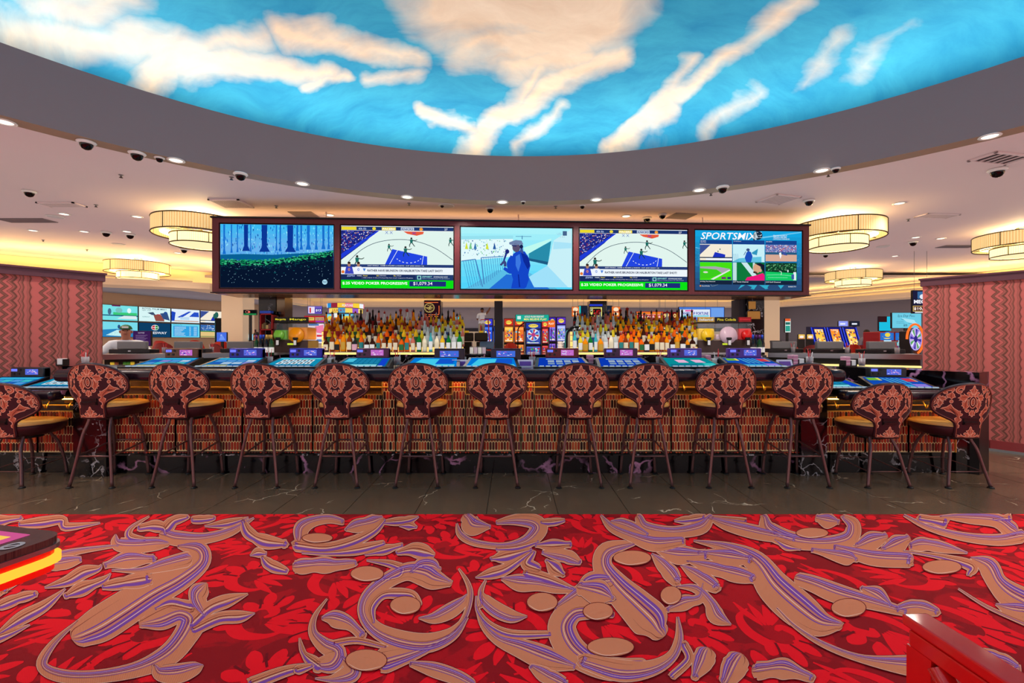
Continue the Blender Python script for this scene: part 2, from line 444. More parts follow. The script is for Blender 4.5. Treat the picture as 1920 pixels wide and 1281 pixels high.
dome = struct('ceiling_dome', mb, t.m); dome.location = (RC[0], RC[1], 0)

# cove shelves and faces beyond the main ceiling
def offset_path(P, d):
    out = []
    for i, p in enumerate(P):
        a = Vector(P[max(i - 1, 0)]); b = Vector(P[min(i + 1, len(P) - 1)]); tg = (b - a).normalized()
        out.append((p[0] - tg.y * d, p[1] + tg.x * d))
    return out
def wall_strip(mb, P, z0, z1):
    for (x0, y0), (x1, y1) in zip(P, P[1:]): mb.add([(x0, y0, z0), (x1, y1, z0), (x1, y1, z1), (x0, y0, z1)], [(0, 1, 2, 3)])
def slab_strip(mb, P, Q, z0, z1):
    for i in range(len(P) - 1):
        a, b, c, d = P[i], P[i + 1], Q[i + 1], Q[i]
        mb.add([(*a, z0), (*b, z0), (*c, z0), (*d, z0), (*a, z1), (*b, z1), (*c, z1), (*d, z1)], [(0, 1, 2, 3), (7, 6, 5, 4), (0, 4, 5, 1), (1, 5, 6, 2), (2, 6, 7, 3), (3, 7, 4, 0)])
M_COVE = mat('cove_cream_paint', (250, 226, 176), .8)
mb = MB(); wall_strip(mb, A, 2.98, 3.68); struct('trim_2', mb, M_COVE)
B2 = offset_path(B, .9)
mb = MB(); slab_strip(mb, B, B2, 2.78, 2.86); slab_strip(mb, B, offset_path(B, .05), 2.861, 2.95); struct('trim_3', mb, M_CREAM)
M_LED = emi((255, 208, 124), 75.0); M_LED2 = emi((255, 208, 124), 20.0)
mb = MB(); slab_strip(mb, offset_path(B, .3), offset_path(B, .38), 2.875, 2.895)
o = mb.build('cove_light_strip', M_LED); tag(o, 'warm led strip lying in the ceiling cove around the casino floor', 'light strip')
# a second, higher shelf on the two sides
for k, P in enumerate(([(-15.0, 3), (-15.0, 9.4), (-12.6, 12.0), (-9.95, 14.2)], [(12.4, 20.4), (14.3, 16.1), (17.4, 8.8), (17.4, 2)])):
    mb = MB(); slab_strip(mb, P, offset_path(P, .5), 3.2, 3.26); struct('trim_%d' % (4 + k), mb, M_CREAM)
    mb = MB(); slab_strip(mb, offset_path(P, .2), offset_path(P, .26), 3.265, 3.28)
    o = mb.build('cove_light_strip', M_LED2); tag(o, 'warm led strip on the upper ceiling ledge at the %s of the room' % ('left', 'right')[k], 'light strip')
mb = MB().box(-26, 26, 15, 31, 3.42, 3.5); mb.box(-26, -15.6, -8, 15, 3.42, 3.5); mb.box(18.2, 26, -8, 15, 3.42, 3.5)
struct('ceiling_rear', mb, M_GREYW)
mb = MB().box(-26, 26, 27, 27.2, 0, 3.5); struct('wall_back', mb, M_GREYW)
mb = MB().box(-26, 26, 26.93, 26.999, 1.9, 2.1); struct('trim_6', mb, M_DGREY)
mb = MB().box(-26, 26, 26.9, 26.999, 0, 1.9); struct('wall_wainscot', mb, M_CREAM)
mb = MB().add([(-19.9, 14, 0), (-14.2, 26.9, 0), (-14.2, 26.9, 3.45), (-19.9, 14, 3.45)], [(3, 2, 1, 0), (0, 1, 2, 3)]); struct('wall_left', mb, mat('tan_wall_paint', (214, 180, 150), .8))
mb = MB().add([(20.5, 9, 0), (15.6, 26.9, 0), (15.6, 26.9, 3.45), (20.5, 9, 3.45)], [(0, 1, 2, 3), (3, 2, 1, 0)]); struct('wall_right', mb, M_GREYW)

# zigzag wallpaper partitions at both ends of the bar
t = NT('zigzag_wallpaper', .75)
co = t.coord('Object'); sp = t.n('SeparateXYZ'); t.l(co, sp.inputs[0]); U, V = sp.outputs[0], sp.outputs[2]
per = .30
tri = t.math('PINGPONG', V, .05)
tri = t.math('SUBTRACT', t.math('MULTIPLY', tri, 20.0), .5)
sn = t.math('SINE', t.math('MULTIPLY', U, 2 * PI / per))
amp = t.math('ADD', .015, t.math('MULTIPLY', sn, .011))
w = t.math('ADD', U, t.math('MULTIPLY', tri, t.math('MULTIPLY', amp, 2.0)))
ph = t.math('FRACT', t.math('DIVIDE', w, per))
SAL, BRN, GRY, PNK = (176, 92, 84), (92, 50, 40), (130, 78, 66), (188, 94, 88)
cst = [(0, PNK), (.10, PNK), (.13, BRN), (.155, GRY), (.2, GRY), (.225, BRN), (.245, PNK), (.33, PNK), (.35, BRN), (.375, SAL), (.42, GRY), (.47, BRN), (.5, SAL), (.56, SAL), (.58, BRN), (.6, SAL), (.66, GRY), (.675, BRN), (.69, SAL), (.76, SAL), (.775, GRY), (.79, SAL), (.85, BRN), (.87, SAL), (.93, PNK)]
t.color(t.ramp(ph, cst))
t.bump(t.noise(co, 300, 2), .1, .002)
M_ZIG = t.m
M_CAP = mat('plum_cap_paint', (92, 54, 62), .45)
def partition(name, p, q, h, label_side):
    p = Vector((*p, 0)); q = Vector((*q, 0)); L = (q - p).length; rz = math.atan2(q.y - p.y, q.x - p.x)
    mb = MB().box(0, L, 0, .16, 0, h - .1)
    o = struct(name, mb, M_ZIG); o.location = p; o.rotation_euler = (0, 0, rz)
    c = MB().box(-.02, L + .02, -.025, .185, h - .1, h - .02).box(-.035, L + .035, -.04, .2, h - .02, h).build('cap_moulding', M_CAP, o)
    M_SK = mat('red_base_tile', (140, 52, 54), .35)
    k = 0
    tm = MB().box(.002, .3, -.014, -.001, .03, .13).build('tile', M_SK, mesh_only=True)
    while (k + 1) * .305 < L: obj('tile', tm, o, (k * .305, 0, 0)); k += 1
    MB().box(0, L, -.03, -.001, 0, .029).build('curb', M_GREYP, o)
    return o
# left one runs from out of frame to its end near the bar; right one mirrored
partition('wall_partition_left', (-6.35, 3.6), (-4.92, 5.47), 2.13, 'left')
partition('wall_partition_right', (5.37, 5.95), (7.1, 3.68), 2.13, 'right')

# columns
M_MIRROR = mat('bronze_mirror', (120, 105, 85), .12, 1.0)
def column(name, px0, px1, Y, z1, m, depth=.35, kind_label=None, z0=0, cat='column', side=None):
    a = at(px0, 600, Y).x; b = at(px1, 600, Y).x
    mb = MB().box(a, b, Y, Y + depth, z0, z1)
    o = struct(name, mb, m)
    return o
column('column_1', 415, 455, 13.2, 3.3, M_CREAM, .6)
column('column_2', 1434, 1462, 13.2, 3.3, M_CREAM, .5)
# ---------------------------------------------------------------- carpet with its woven scrolls
t = NT('carpet_crimson', .95)
co = t.coord('Position')
n1 = t.noise(co, 3.1, 3, .5, 1.6)
t.color(t.mix(t.noise(co, 220, 2), t.ramp(n1, [(.0, (140, 0, 12)), (.5, (146, 0, 12)), (.53, (205, 0, 18)), (1, (215, 0, 18))]), (150, 0, 12)))
t.bump(t.noise(co, 420, 2), .3, .004)
M_CARPET = t.m
def carpet_yarn(name, c, dark):
    t = NT(name, .95); co = t.coord('Position')
    wv = t.n('TexWave'); wv.inputs['Scale'].default_value = 90; wv.inputs['Distortion'].default_value = .6; wv.bands_direction = 'DIAGONAL'
    t.l(co, wv.inputs['Vector'])
    t.color(t.mix(t.math('MULTIPLY', t.ramp(wv.outputs[1], [(.35, 0.0), (.75, 1.0)]), .4), c, dark)); t.bump(t.noise(co, 420, 2), .3, .004)
    return t.m
YT = carpet_yarn('carpet_tan_yarn', (222, 130, 92), (184, 90, 62)); YL = carpet_yarn('carpet_pink_yarn', (250, 200, 178), (228, 156, 130))
YP = carpet_yarn('carpet_purple_yarn', (124, 62, 158), (150, 80, 130)); YR = carpet_yarn('carpet_red_yarn', (250, 0, 24), (235, 0, 20)); YD = carpet_yarn('carpet_dark_yarn', (120, 0, 14), (110, 0, 12))
mb = MB().box(-9, 9, -8.5, CARP, -.004, .004)
carpet = mb.build('carpet', M_CARPET); tag(carpet, 'crimson carpet woven with tan and purple acanthus scrolls', 'carpet')
def gfn(x, y, lift):
    p = on_z(x, max(y, CY + 10), .0066); return (p.x, min(p.y, CARP), .0066 + lift)
def flat(x, y, lift): return (x, min(y, CARP), .0042 + lift)
# damask of brighter red leaves
pc = Pic(flat, None, .0008, 0)
rng = random.Random(5)
def motif(cx, cy, s, rot, flip):
    cr, sr = math.cos(rot), math.sin(rot); pc.seq = 0; pc.eps = 1e-5; base = pc.lv
    def T(pts): return [(cx + s * (x * flip * cr - y * sr), cy + s * (x * flip * sr + y * cr), s * w) for x, y, w in pts]
    pc.stroke(YR, T([(-.5, -.1, .02), (-.3, -.32, .1), (.05, -.36, .17), (.34, -.16, .19), (.36, .12, .17), (.14, .26, .15), (-.05, .14, .14), (.02, .02, .05)]), 5)
    for k in range(6):
        a = -.6 + k * .55; r = .36 + .06 * (k % 2)
        x, y = r * math.cos(a), r * math.sin(a)
        pc.stroke(YR, T([(x * .7, y * .7, .04), (x * 1.05, y * 1.05, .17), (x * 1.45, y * 1.4, .15), (x * 1.68, y * 1.62, .04)]), 4)
    for k in range(4):
        pc.stroke(YR, T([(-.55 - .04 * k, .38 - .2 * k, .02), (-.42, .3 - .16 * k, .11), (-.26, .16 - .1 * k, .1), (-.1, .02 - .04 * k, .03)]), 4)
    pc.lv += 1
    for k in range(4):
        a = -.5 + k * .6
        pc.stroke(YD, T([(.3 * math.cos(a), .3 * math.sin(a), .008), (.42 * math.cos(a + .08), .42 * math.sin(a + .08), .022), (.56 * math.cos(a + .1), .56 * math.sin(a + .1), .008)]), 3)
    pc.lv -= 1
for j in range(8):
    for i in range(-14, 15):
        pc.lv = ((i % 2) + 2 * (j % 2)) * .25
        motif(i * .4 + (j % 2) * .2 + rng.uniform(-.06, .06), .5 + j * .4 + rng.uniform(-.05, .05), rng.uniform(.3, .38), rng.uniform(0, 6.28), rng.choice((-1, 1)))
pc.build('red_leaf_weave', carpet, 'stuff')
# the large tan scrolls; x, y, width in pixels of three enlargements
pc = Pic(gfn, None, .0003, 2e-6)
def conv(Z, pts):
    ox, k = {5: (0, 3.0), 6: (560, 3.0), 7: (1100, 2.3415)}[Z]
    return [(ox + p[0] / k, 960 + p[1] / k) + tuple(q / k * (1.2 if len(p) == 3 and q > 15 else 1) for q in p[2:]) for p in pts]
def off(pts, o, f):
    out = []
    pp = spline(pts, 5)
    for i, (x, y, w) in enumerate(pp):
        a = pp[max(i - 1, 0)]; b = pp[min(i + 1, len(pp) - 1)]; dx, dy = b[0] - a[0], b[1] - a[1]; L = math.hypot(dx, dy) or 1
        u = i / (len(pp) - 1); tap = min(1, 4 * u, 4 * (1 - u)) if f < .5 else 1
        out.append((x - dy / L * w * o, y + dx / L * w * o, max(w * f * tap, .05)))
    return out
def roundend(p):
    p = list(p)
    for side in (0, -1):
        a = p[side]; b = p[1 if side == 0 else -2]; dx, dy = a[0] - b[0], a[1] - b[1]; L = math.hypot(dx, dy) or 1; w = a[2]
        if w < 2.5: continue
        ext = [(a[0] + dx / L * w * f, a[1] + dy / L * w * f * .8, w * g_) for f, g_ in ((.22, .88), (.4, .6), (.5, .12))]
        p = ext[::-1] + p if side == 0 else p + ext
    return p
def stria(p, spec):
    for o, a, b in spec:
        q = off(p, o, .5); n = len(q); i0, i1 = int(a * (n - 1)), int(b * (n - 1)); q = q[i0:i1 + 1]
        if len(q) < 4: continue
        m = len(q); fw = a == 0
        q = [(x, y, min(w * 2, 30) * .05 * ((1 - i / m) if fw else i / m) + .12) for i, (x, y, w) in enumerate(q)]
        pc.stroke(YD, q, 1)
def scroll(Z, *strokes, style=0):
    for s in strokes:
        p = conv(Z, s); big = max(q[2] for q in p)
        p = roundend(p)
        L_ = sum(math.dist(a[:2], b[:2]) for a, b in zip(p, p[1:]))
        if 5 < big and L_ / big < 4.6 and len(s) <= 4:
            q = spline(p, 8); nl = max(2, round(L_ / big * 1.5)); p = [(x, y, w * (.86 + .3 * abs(math.sin(PI * nl * (i / (len(q) - 1)))))) for i, (x, y, w) in enumerate(q)][::2]
        pc.lv = .5; pc.stroke(YD, p, 6, grow=3.4); pc.lv = 1; pc.stroke(YL, p, 6, grow=1.4)
        pc.lv = 2; pc.stroke(YT, p, 6)
        pc.lv = 3
        if big > 25:
            for o, m_, f_ in ((-.3, YP, .17), (-.3, YL, .02), (-.14, YP, .05), (-.06, YL, .025), (.02, YP, .035)): pc.stroke(m_, off(p, o, f_), 1)
            for o in (-.14,): pc.stroke(YD, off(p, o, .02), 1)
            stria(p, ((-.28, 0, .4), (.08, 0, .45), (.3, .6, 1)))
        elif big > 12:
            stria(p, ((-.3, 0, .6), (-.05, 0, .5), (.3, .5, 1)))
            pc.stroke(YP, off(p, .22, .22), 1); pc.stroke(YD, off(p, -.12, .05), 1); pc.stroke(YL, off(p, .02, .06), 1)
        elif big > 5:
            pc.stroke(YP, off(p, .15, .14), 1); pc.stroke(YD, off(p, -.2, .08), 1)
def bulb(Z, *ells):
    for x, y, rx, ry in ells:
        (px, py, rx2, ry2), = conv(Z, [(x, y, rx, ry)])
        pc.lv = 4; pc.ell(YD, px, py, rx2 + 1.5, ry2 + 1.2, 24); pc.lv = 5; pc.ell(YT, px, py, rx2, ry2, 24)
        pc.lv = 6; pc.stroke(YL, [(px - rx2 * .9, py + ry2 * .3, .5), (px - rx2 * .2, py + ry2 * .93, 1.2), (px + rx2 * .8, py + ry2 * .55, .5)], 5)
scroll(5, [(0, 400, 100), (120, 330, 90), (260, 270, 50), (420, 225, 30), (650, 192, 14)],
 [(1010, 195, 20), (1110, 215, 90), (1120, 280, 100), (1000, 370, 130), (850, 450, 150), (680, 560, 165), (560, 635, 165), (470, 680, 130)],
 [(430, 620, 8), (300, 740, 30), (235, 860, 50), (330, 920, 60), (520, 930, 60), (760, 890, 70), (940, 810, 100), (1040, 700, 110), (1080, 600, 130), (1010, 560, 110), (900, 600, 110), (810, 625, 50)],
 [(1090, 620, 60), (1180, 540, 60), (1280, 500, 60), (1395, 462, 6)], [(1100, 660, 50), (1230, 600, 55), (1350, 590, 55), (1428, 572, 8)],
 [(1150, 570, 30), (1110, 480, 90), (1140, 430, 60), (1165, 402, 6)], [(1060, 540, 60), (960, 520, 50), (880, 545, 20)],
 [(650, 130, 8), (660, 180, 60), (760, 190, 70), (880, 180, 60), (935, 180, 30)], [(840, 25, 6), (740, 90, 20), (730, 140, 40), (810, 155, 20)], [(790, 90, 30), (860, 80, 50), (920, 90, 40), (930, 120, 20)],
 [(930, 130, 60), (1000, 150, 70), (1150, 150, 50), (1300, 110, 40), (1420, 40, 10)], [(940, 90, 50), (980, 50, 50), (1050, 30, 20)],
 [(1090, 45, 30), (1150, 42, 40), (1200, 35, 20)], [(1160, 80, 10), (1280, 65, 40), (1390, 35, 10)],
 [(250, 300, 30), (340, 290, 70), (440, 270, 30)], [(260, 425, 12), (380, 390, 50), (470, 340, 60), (550, 320, 30), (570, 300, 8)], [(380, 470, 30), (470, 430, 60), (580, 385, 30), (620, 350, 8)],
 [(600, 300, 30), (720, 270, 70), (850, 265, 40)], [(640, 330, 10), (800, 330, 30), (920, 300, 60), (1040, 270, 70)], [(590, 420, 30), (700, 400, 60), (820, 380, 60)],
 [(0, 680, 20), (120, 600, 60), (250, 530, 50), (360, 440, 10)], [(0, 530, 40), (100, 490, 50), (190, 465, 30)],
 [(120, 70, 30), (230, 60, 50), (350, 45, 40), (370, 85, 40), (550, 65, 10)], [(0, 50, 50), (110, 35, 20)],
 [(1370, 60, 30), (1400, 120, 50), (1480, 165, 60), (1590, 180, 40)], [(1410, 245, 8), (1450, 230, 40), (1490, 235, 20)], [(1480, 260, 20), (1520, 300, 60), (1600, 330, 30)],
 [(870, 870, 20), (900, 910, 70), (1000, 910, 90), (1100, 880, 60), (1140, 865, 10)], [(1430, 963, 60), (1600, 900, 50), (1750, 865, 25)],
 [(-200, 760, 30), (-60, 720, 60), (40, 690, 40), (160, 640, 8)], [(-400, 560, 60), (-200, 500, 110), (0, 430, 60)])
scroll(6, [(10, 140, 60), (20, 90, 70), (80, 55, 50), (170, 40, 40), (240, 55, 30)], [(0, 190, 60), (150, 205, 50), (300, 170, 50), (420, 110, 40), (480, 50, 20)],
 [(30, 230, 15), (200, 230, 30), (350, 210, 50), (470, 180, 30)], [(380, 240, 14), (480, 215, 40), (575, 190, 20)], [(560, 230, 20), (640, 215, 60), (720, 230, 60), (750, 240, 30)],
 [(0, 310, 60), (100, 300, 70), (200, 300, 60), (310, 290, 30)], [(390, 275, 8), (500, 290, 30), (560, 310, 40), (590, 325, 40), (560, 370, 30), (440, 390, 30)],
 [(270, 100, 16), (330, 80, 60), (420, 60, 70), (460, 40, 30)], [(490, 60, 20), (600, 50, 40), (670, 30, 10)], [(570, 80, 10), (620, 75, 40), (655, 85, 16)],
 [(160, 490, 6), (90, 590, 20), (80, 680, 40), (140, 750, 70), (210, 790, 90), (180, 850, 100), (100, 860, 50)], [(5, 710, 6), (30, 800, 30), (100, 860, 60)],
 [(140, 600, 20), (190, 600, 70), (280, 630, 60), (350, 690, 40)], [(210, 740, 30), (330, 725, 30), (480, 760, 20)], [(250, 830, 30), (300, 900, 80), (200, 940, 40), (100, 940, 8)],
 [(900, 320, 6), (950, 400, 20), (965, 480, 24), (930, 600, 24), (850, 690, 30), (700, 770, 60), (500, 830, 120)],
 [(940, 600, 20), (860, 690, 60), (720, 740, 90), (560, 720, 90), (430, 660, 70), (370, 570, 60), (390, 480, 60), (480, 400, 70), (600, 340, 80), (700, 350, 110), (760, 380, 100), (840, 400, 40)],
 [(640, 340, 30), (690, 310, 70), (750, 310, 70), (785, 325, 30)],
 [(420, 620, 20), (410, 540, 40), (470, 470, 40), (560, 460, 50), (640, 470, 40), (670, 520, 40)],
 [(680, 600, 10), (760, 600, 50), (850, 560, 70), (920, 510, 50), (945, 470, 10)], [(1280, 590, 10), (1200, 590, 60), (1110, 550, 70), (1040, 490, 50), (1030, 450, 8)],
 [(1050, 390, 10), (1025, 450, 22), (1030, 520, 22), (1010, 540, 10)],
 [(1000, 540, 10), (1040, 640, 30), (1120, 720, 50), (1250, 770, 90), (1400, 830, 110), (1540, 870, 40)], [(1000, 480, 8), (1010, 560, 20), (1080, 640, 30), (1200, 690, 40), (1400, 690, 30)],
 [(890, 70, 8), (910, 130, 30), (990, 175, 30), (1150, 195, 30), (1280, 170, 60), (1350, 100, 80), (1320, 55, 70), (1220, 45, 50), (1120, 60, 20)], [(950, 40, 60), (980, 80, 80), (1070, 85, 20)],
 [(1370, 60, 20), (1420, 60, 40), (1490, 50, 16)],
 [(1000, 370, 8), (1080, 350, 50), (1170, 320, 50), (1300, 230, 20)], [(1090, 265, 20), (1170, 250, 60), (1300, 215, 20)], [(1120, 210, 20), (1230, 200, 40), (1340, 170, 20)],
 [(1520, 185, 30), (1430, 190, 50), (1340, 190, 20)], [(1570, 280, 30), (1500, 250, 70), (1380, 230, 20)], [(1480, 350, 30), (1440, 320, 60), (1400, 280, 20)], [(1340, 320, 40), (1280, 290, 60), (1320, 230, 20)],
 [(1150, 380, 20), (1240, 400, 80), (1350, 410, 60), (1450, 430, 50), (1540, 440, 30)], [(1290, 350, 50), (1400, 380, 50), (1530, 430, 20)],
 [(1760, 580, 30), (1650, 550, 90), (1540, 560, 110), (1480, 650, 130), (1530, 770, 130), (1660, 860, 110), (1800, 890, 110), (1920, 880, 90)],
 [(1450, 540, 20), (1560, 470, 60), (1640, 420, 110), (1720, 400, 90)], [(1640, 490, 20), (1740, 490, 50), (1770, 490, 30)],
 [(640, 860, 30), (760, 890, 70), (880, 930, 70), (960, 970, 60)], [(1320, 880, 30), (1400, 930, 80), (1480, 970, 60)], [(0, 890, 40), (70, 870, 20)])
scroll(7, [(200, 140, 20), (90, 170, 60), (70, 240, 70), (130, 330, 100), (220, 420, 130), (280, 480, 140), (310, 520, 80)],
 [(480, 130, 8), (620, 160, 40), (740, 220, 80), (820, 330, 120), (930, 430, 130), (1020, 490, 100), (1100, 500, 40)],
 [(300, 170, 10), (400, 190, 60), (510, 190, 40)], [(290, 190, 10), (350, 250, 60), (390, 300, 40)], [(420, 240, 10), (500, 290, 60), (560, 330, 40)], [(450, 220, 10), (600, 260, 60), (720, 290, 40)], [(500, 180, 20), (620, 200, 60), (710, 210, 40)],
 [(360, 430, 20), (430, 400, 50), (500, 380, 30), (510, 320, 8)], [(400, 330, 8), (480, 340, 30), (540, 400, 40), (570, 460, 60), (630, 495, 8)],
 [(400, 470, 10), (405, 560, 30), (370, 640, 40), (280, 690, 60), (150, 700, 80), (0, 660, 60)],
 [(430, 590, 30), (450, 650, 30), (380, 720, 30)], [(480, 720, 30), (510, 660, 90), (520, 630, 70)], [(620, 740, 60), (650, 680, 110), (660, 660, 80)], [(760, 700, 60), (840, 690, 70), (900, 700, 60), (980, 730, 30)],
 [(940, 300, 50), (1000, 320, 60), (1100, 360, 70), (1250, 400, 50), (1390, 440, 30)], [(1215, 340, 20), (1270, 370, 60), (1330, 410, 20)], [(1370, 430, 30), (1450, 420, 60), (1530, 440, 30)],
 [(840, 430, 6), (920, 510, 14), (1050, 590, 20), (1220, 650, 30), (1450, 680, 80), (1560, 680, 70)],
 [(65, 20, 8), (110, 70, 30), (200, 110, 40), (300, 140, 60), (410, 130, 40)], [(110, 45, 10), (170, 60, 50), (260, 100, 20)], [(230, 30, 30), (260, 70, 40), (380, 90, 40), (500, 70, 50), (540, 30, 30)], [(390, 40, 10), (450, 35, 30), (510, 25, 20)],
 [(780, 30, 30), (800, 80, 60), (900, 125, 60), (1040, 140, 50), (1150, 120, 60), (1170, 60, 50), (1130, 25, 20)], [(1020, 30, 30), (1060, 40, 50), (1100, 45, 20)],
 [(540, 30, 10), (620, 60, 40), (760, 95, 50), (900, 120, 30)], [(560, 25, 14), (690, 40, 20)], [(830, 125, 10), (880, 150, 30), (935, 165, 10)],
 [(1200, 150, 40), (1250, 130, 60), (1300, 115, 40)], [(1310, 165, 30), (1360, 145, 60), (1400, 125, 40)], [(1430, 150, 30), (1500, 145, 50), (1660, 180, 10)], [(1100, 160, 30), (1250, 200, 60), (1400, 210, 60)], [(1000, 170, 20), (1140, 200, 50), (1180, 210, 20)],
 [(1400, 175, 6), (1560, 200, 20), (1690, 240, 40), (1680, 275, 20)],
 [(1690, 205, 10), (1760, 240, 70), (1800, 310, 70), (1850, 360, 90), (1920, 400, 100)], [(1640, 345, 6), (1760, 420, 12), (1920, 490, 16)], [(1800, 410, 10), (1860, 430, 50), (1920, 440, 70)],
 [(1470, 30, 25), (1560, 45, 40)], [(1400, 20, 10), (1500, 70, 20), (1650, 110, 30), (1800, 125, 40), (1900, 110, 50)], [(1560, 22, 10), (1680, 28, 40), (1800, 40, 50), (1860, 80, 60)], [(1790, 35, 14), (1850, 30, 30)],
 [(1700, 620, 30), (1800, 660, 80), (1880, 690, 40)], [(1720, 700, 20), (1850, 730, 50), (1900, 740, 20)],
 [(-10, 340, 60), (60, 360, 80), (110, 380, 20)], [(1950, 560, 30), (2050, 640, 90), (2200, 690, 60)], [(1960, 200, 20), (2060, 220, 70), (2200, 260, 30)])
bulb(6, (105, 150, 85, 26), (385, 352, 92, 42), (380, 840, 115, 60), (600, 530, 85, 50), (1370, 512, 85, 52), (1755, 765, 130, 52))
bulb(7, (200, 205, 82, 32), (370, 370, 45, 40), (1150, 425, 75, 40), (990, 95, 70, 22), (1560, 245, 85, 30), (50, 440, 65, 38))
pc.build('scroll_weave', carpet, 'stuff')
# ---------------------------------------------------------------- the bar
t = NT('picket_tile_dark', .18); M_T = []
for nm, c in (('picket_oxblood', (110, 22, 20)), ('picket_rust', (164, 48, 30)), ('picket_brown', (78, 34, 28)), ('picket_black', (28, 16, 18)), ('picket_copper', (190, 84, 46)), ('picket_mauve', (122, 54, 58))):
    M_T.append(mat(nm, c, .16))
rt = random.Random(3)
PW, PH = .0272, .083                       # picket pitch
def picket_panel(x0, x1, z0, z1, name, parent, y, wmul=1.0):
    """small elongated hexagon tiles on cream grout, one mesh"""
    mb = MB(); pw = PW * wmul
    nx = max(1, int((x1 - x0) / pw)); pw = (x1 - x0) / nx; r = 0; tip = .012
    zz = z0
    while zz < z1 - .01:
        top = min(zz + PH, z1)
        for i in range(nx + (r % 2)):
            cx = x0 + (i + .5 - .5 * (r % 2)) * pw; a = max(cx - pw / 2 + .003, x0 + .001); b = min(cx + pw / 2 - .003, x1 - .001)
            if b - a < .006: continue
            c = (a + b) / 2; h0 = zz + .004; h1 = top - .004 + tip
            if h1 > z1: h1 = z1
            hh = h1 - tip if h1 - h0 > 2.2 * tip else h1
            P = [(c, h0), (b, h0 + tip), (b, hh), (c, h1), (a, hh), (a, h0 + tip)]
            if hh == h1: P = [(c, h0), (b, h0 + tip * .5), (b, h1), (a, h1), (a, h0 + tip * .5)]
            dy = rt.uniform(.003, .006)
            mb.k = rt.choices(range(6), (5, 6, 4, 3, 2.2, 2))[0]
            n = len(P); q = [(c + (x - c) * .88, (z - (h0 + h1) / 2) * .97 + (h0 + h1) / 2) for x, z in P]
            vs = [(x, y, z) for x, z in P] + [(x, y - dy, z) for x, z in q]
            mb.add(vs, [tuple(range(n, 2 * n))] + [(k, (k + 1) % n, n + (k + 1) % n, n + k) for k in range(n)])
        zz += PH; r += 1
    o = mb.build(name, M_T, parent); o['kind'] = 'stuff'
    return o
def bar_front(parent, xs, y, z0, z1, pil=()):
    """tile panels between the given x edges with gold frames"""
    for a, b in zip(xs, xs[1:]):
        w = b - a; top = .925 if any(abs((a + b) / 2 - p) < .05 for p in pil) else z1
        g = MB().box(a, b, y + .001, y + .03, z0, top).build('grout_bed', M_GROUTG, parent)
        picket_panel(a + .006, b - .006, z0 + .004, top - .004, 'picket_tiles', parent, y)
        MB().box(a - .004, a + .004, y - .012, y, z0, top).box(b - .004, b + .004, y - .012, y, z0, top).box(a, b, y - .014, y, top - .006, top + .002).build('gold_frame', M_GOLD, parent)
def X(px, Y): return (px - CX) / F * Y
bar = thing('bar_counter', 'long bar with black marble top, padded edge and picket tile front', 'bar')
YF = 4.5
BX0, BX1 = -3.96, 2.86
M_RECESS = mat('bronze_recess', (92, 66, 44), .25, .5)
# marble plinth and sloping toe ledge
MB().box(BX0, BX1, YF + .03, YF + .3, 0, .205).build('plinth', M_MARBLE, bar)
MB().box(BX0, BX1, YF - .035, YF + .03, .19, .205).build('toe_ledge', M_MARBLE2, bar)
MB().box(BX0, BX1, YF + .03, YF + .3, .206, .92).build('carcass', M_BLACK, bar)
edges = [X(p, YF) for p in (200, 330, 455, 587, 717, 742, 848, 873, 977, 1002, 1131, 1258, 1384, 1502)]
picket_panel(BX0, BX1, .206, .225, 'picket_tiles', bar, YF - .02)
bar_front(bar, edges, YF, .226, .79, pil=[X(p, YF) for p in (729.5, 860.5, 989.5)])
MB().box(BX0, BX1, YF + .02, YF + .0299, .795, .925).build('recess_panel', M_RECESS, bar)
MB().tube([(BX0, YF - .005, .86), (BX1, YF - .005, .86)], .006).build('hook_rail', M_GOLD, bar)
hook = MB().tube([(0, .02, .04), (0, 0, .03), (0, -.02, 0), (0, -.03, -.03), (0, -.045, -.02), (0, -.05, 0)], .006, 6).build('purse_hook', M_GOLD, mesh_only=True)
for i in range(26): obj('purse_hook', hook, bar, (BX0 + .15 + i * .262, YF, .86))
outlet = MB().rbox(-.05, .05, -.012, 0, -.022, .022, .004).build('outlet', M_RECESS, mesh_only=True)
for i in range(9): obj('outlet', outlet, bar, (BX0 + .5 + i * .72, YF + .02, .89))
# counter slab and padded arm rail in sections
MB().rbox(BX0 - .3, BX1 + .25, 4.36, 5.06, 1.0, 1.045, .006).build('counter_top', M_MARBLE, bar)
prof = []
k = 0
x = BX0 - .3
while x < BX1 + .25:
    x1 = min(x + 1.2, BX1 + .25)
    MB().rbox(x, x1 - .004, 4.2, 4.42, .935, 1.05, .045, 4).build('arm_rail', M_LEATHER, bar); x = x1
MB().box(BX0 - .3, BX1 + .25, 4.45, 4.53, .926, .999).build('counter_support', M_BLACK, bar)
# warm led strip under the arm rail, lighting the tiles and the seats
MB().box(BX0, BX1, 4.43, 4.447, .9265, .934).build('led_strip', emi((255, 190, 90), 22.0), bar)
# back side of the bar
MB().box(BX0, BX1, 4.85, 5.0, 0, .999).build('rear_panel', M_BLACK, bar)
# marble piers at the two ends of the high bar
for px0, px1, Y in ((137, 199, 4.41), (1502, 1551, 4.45)):
    MB().box(X(px0, Y), X(px1, Y), Y, 5.0, 0, .93).build('end_pier', M_MARBLE2, bar)
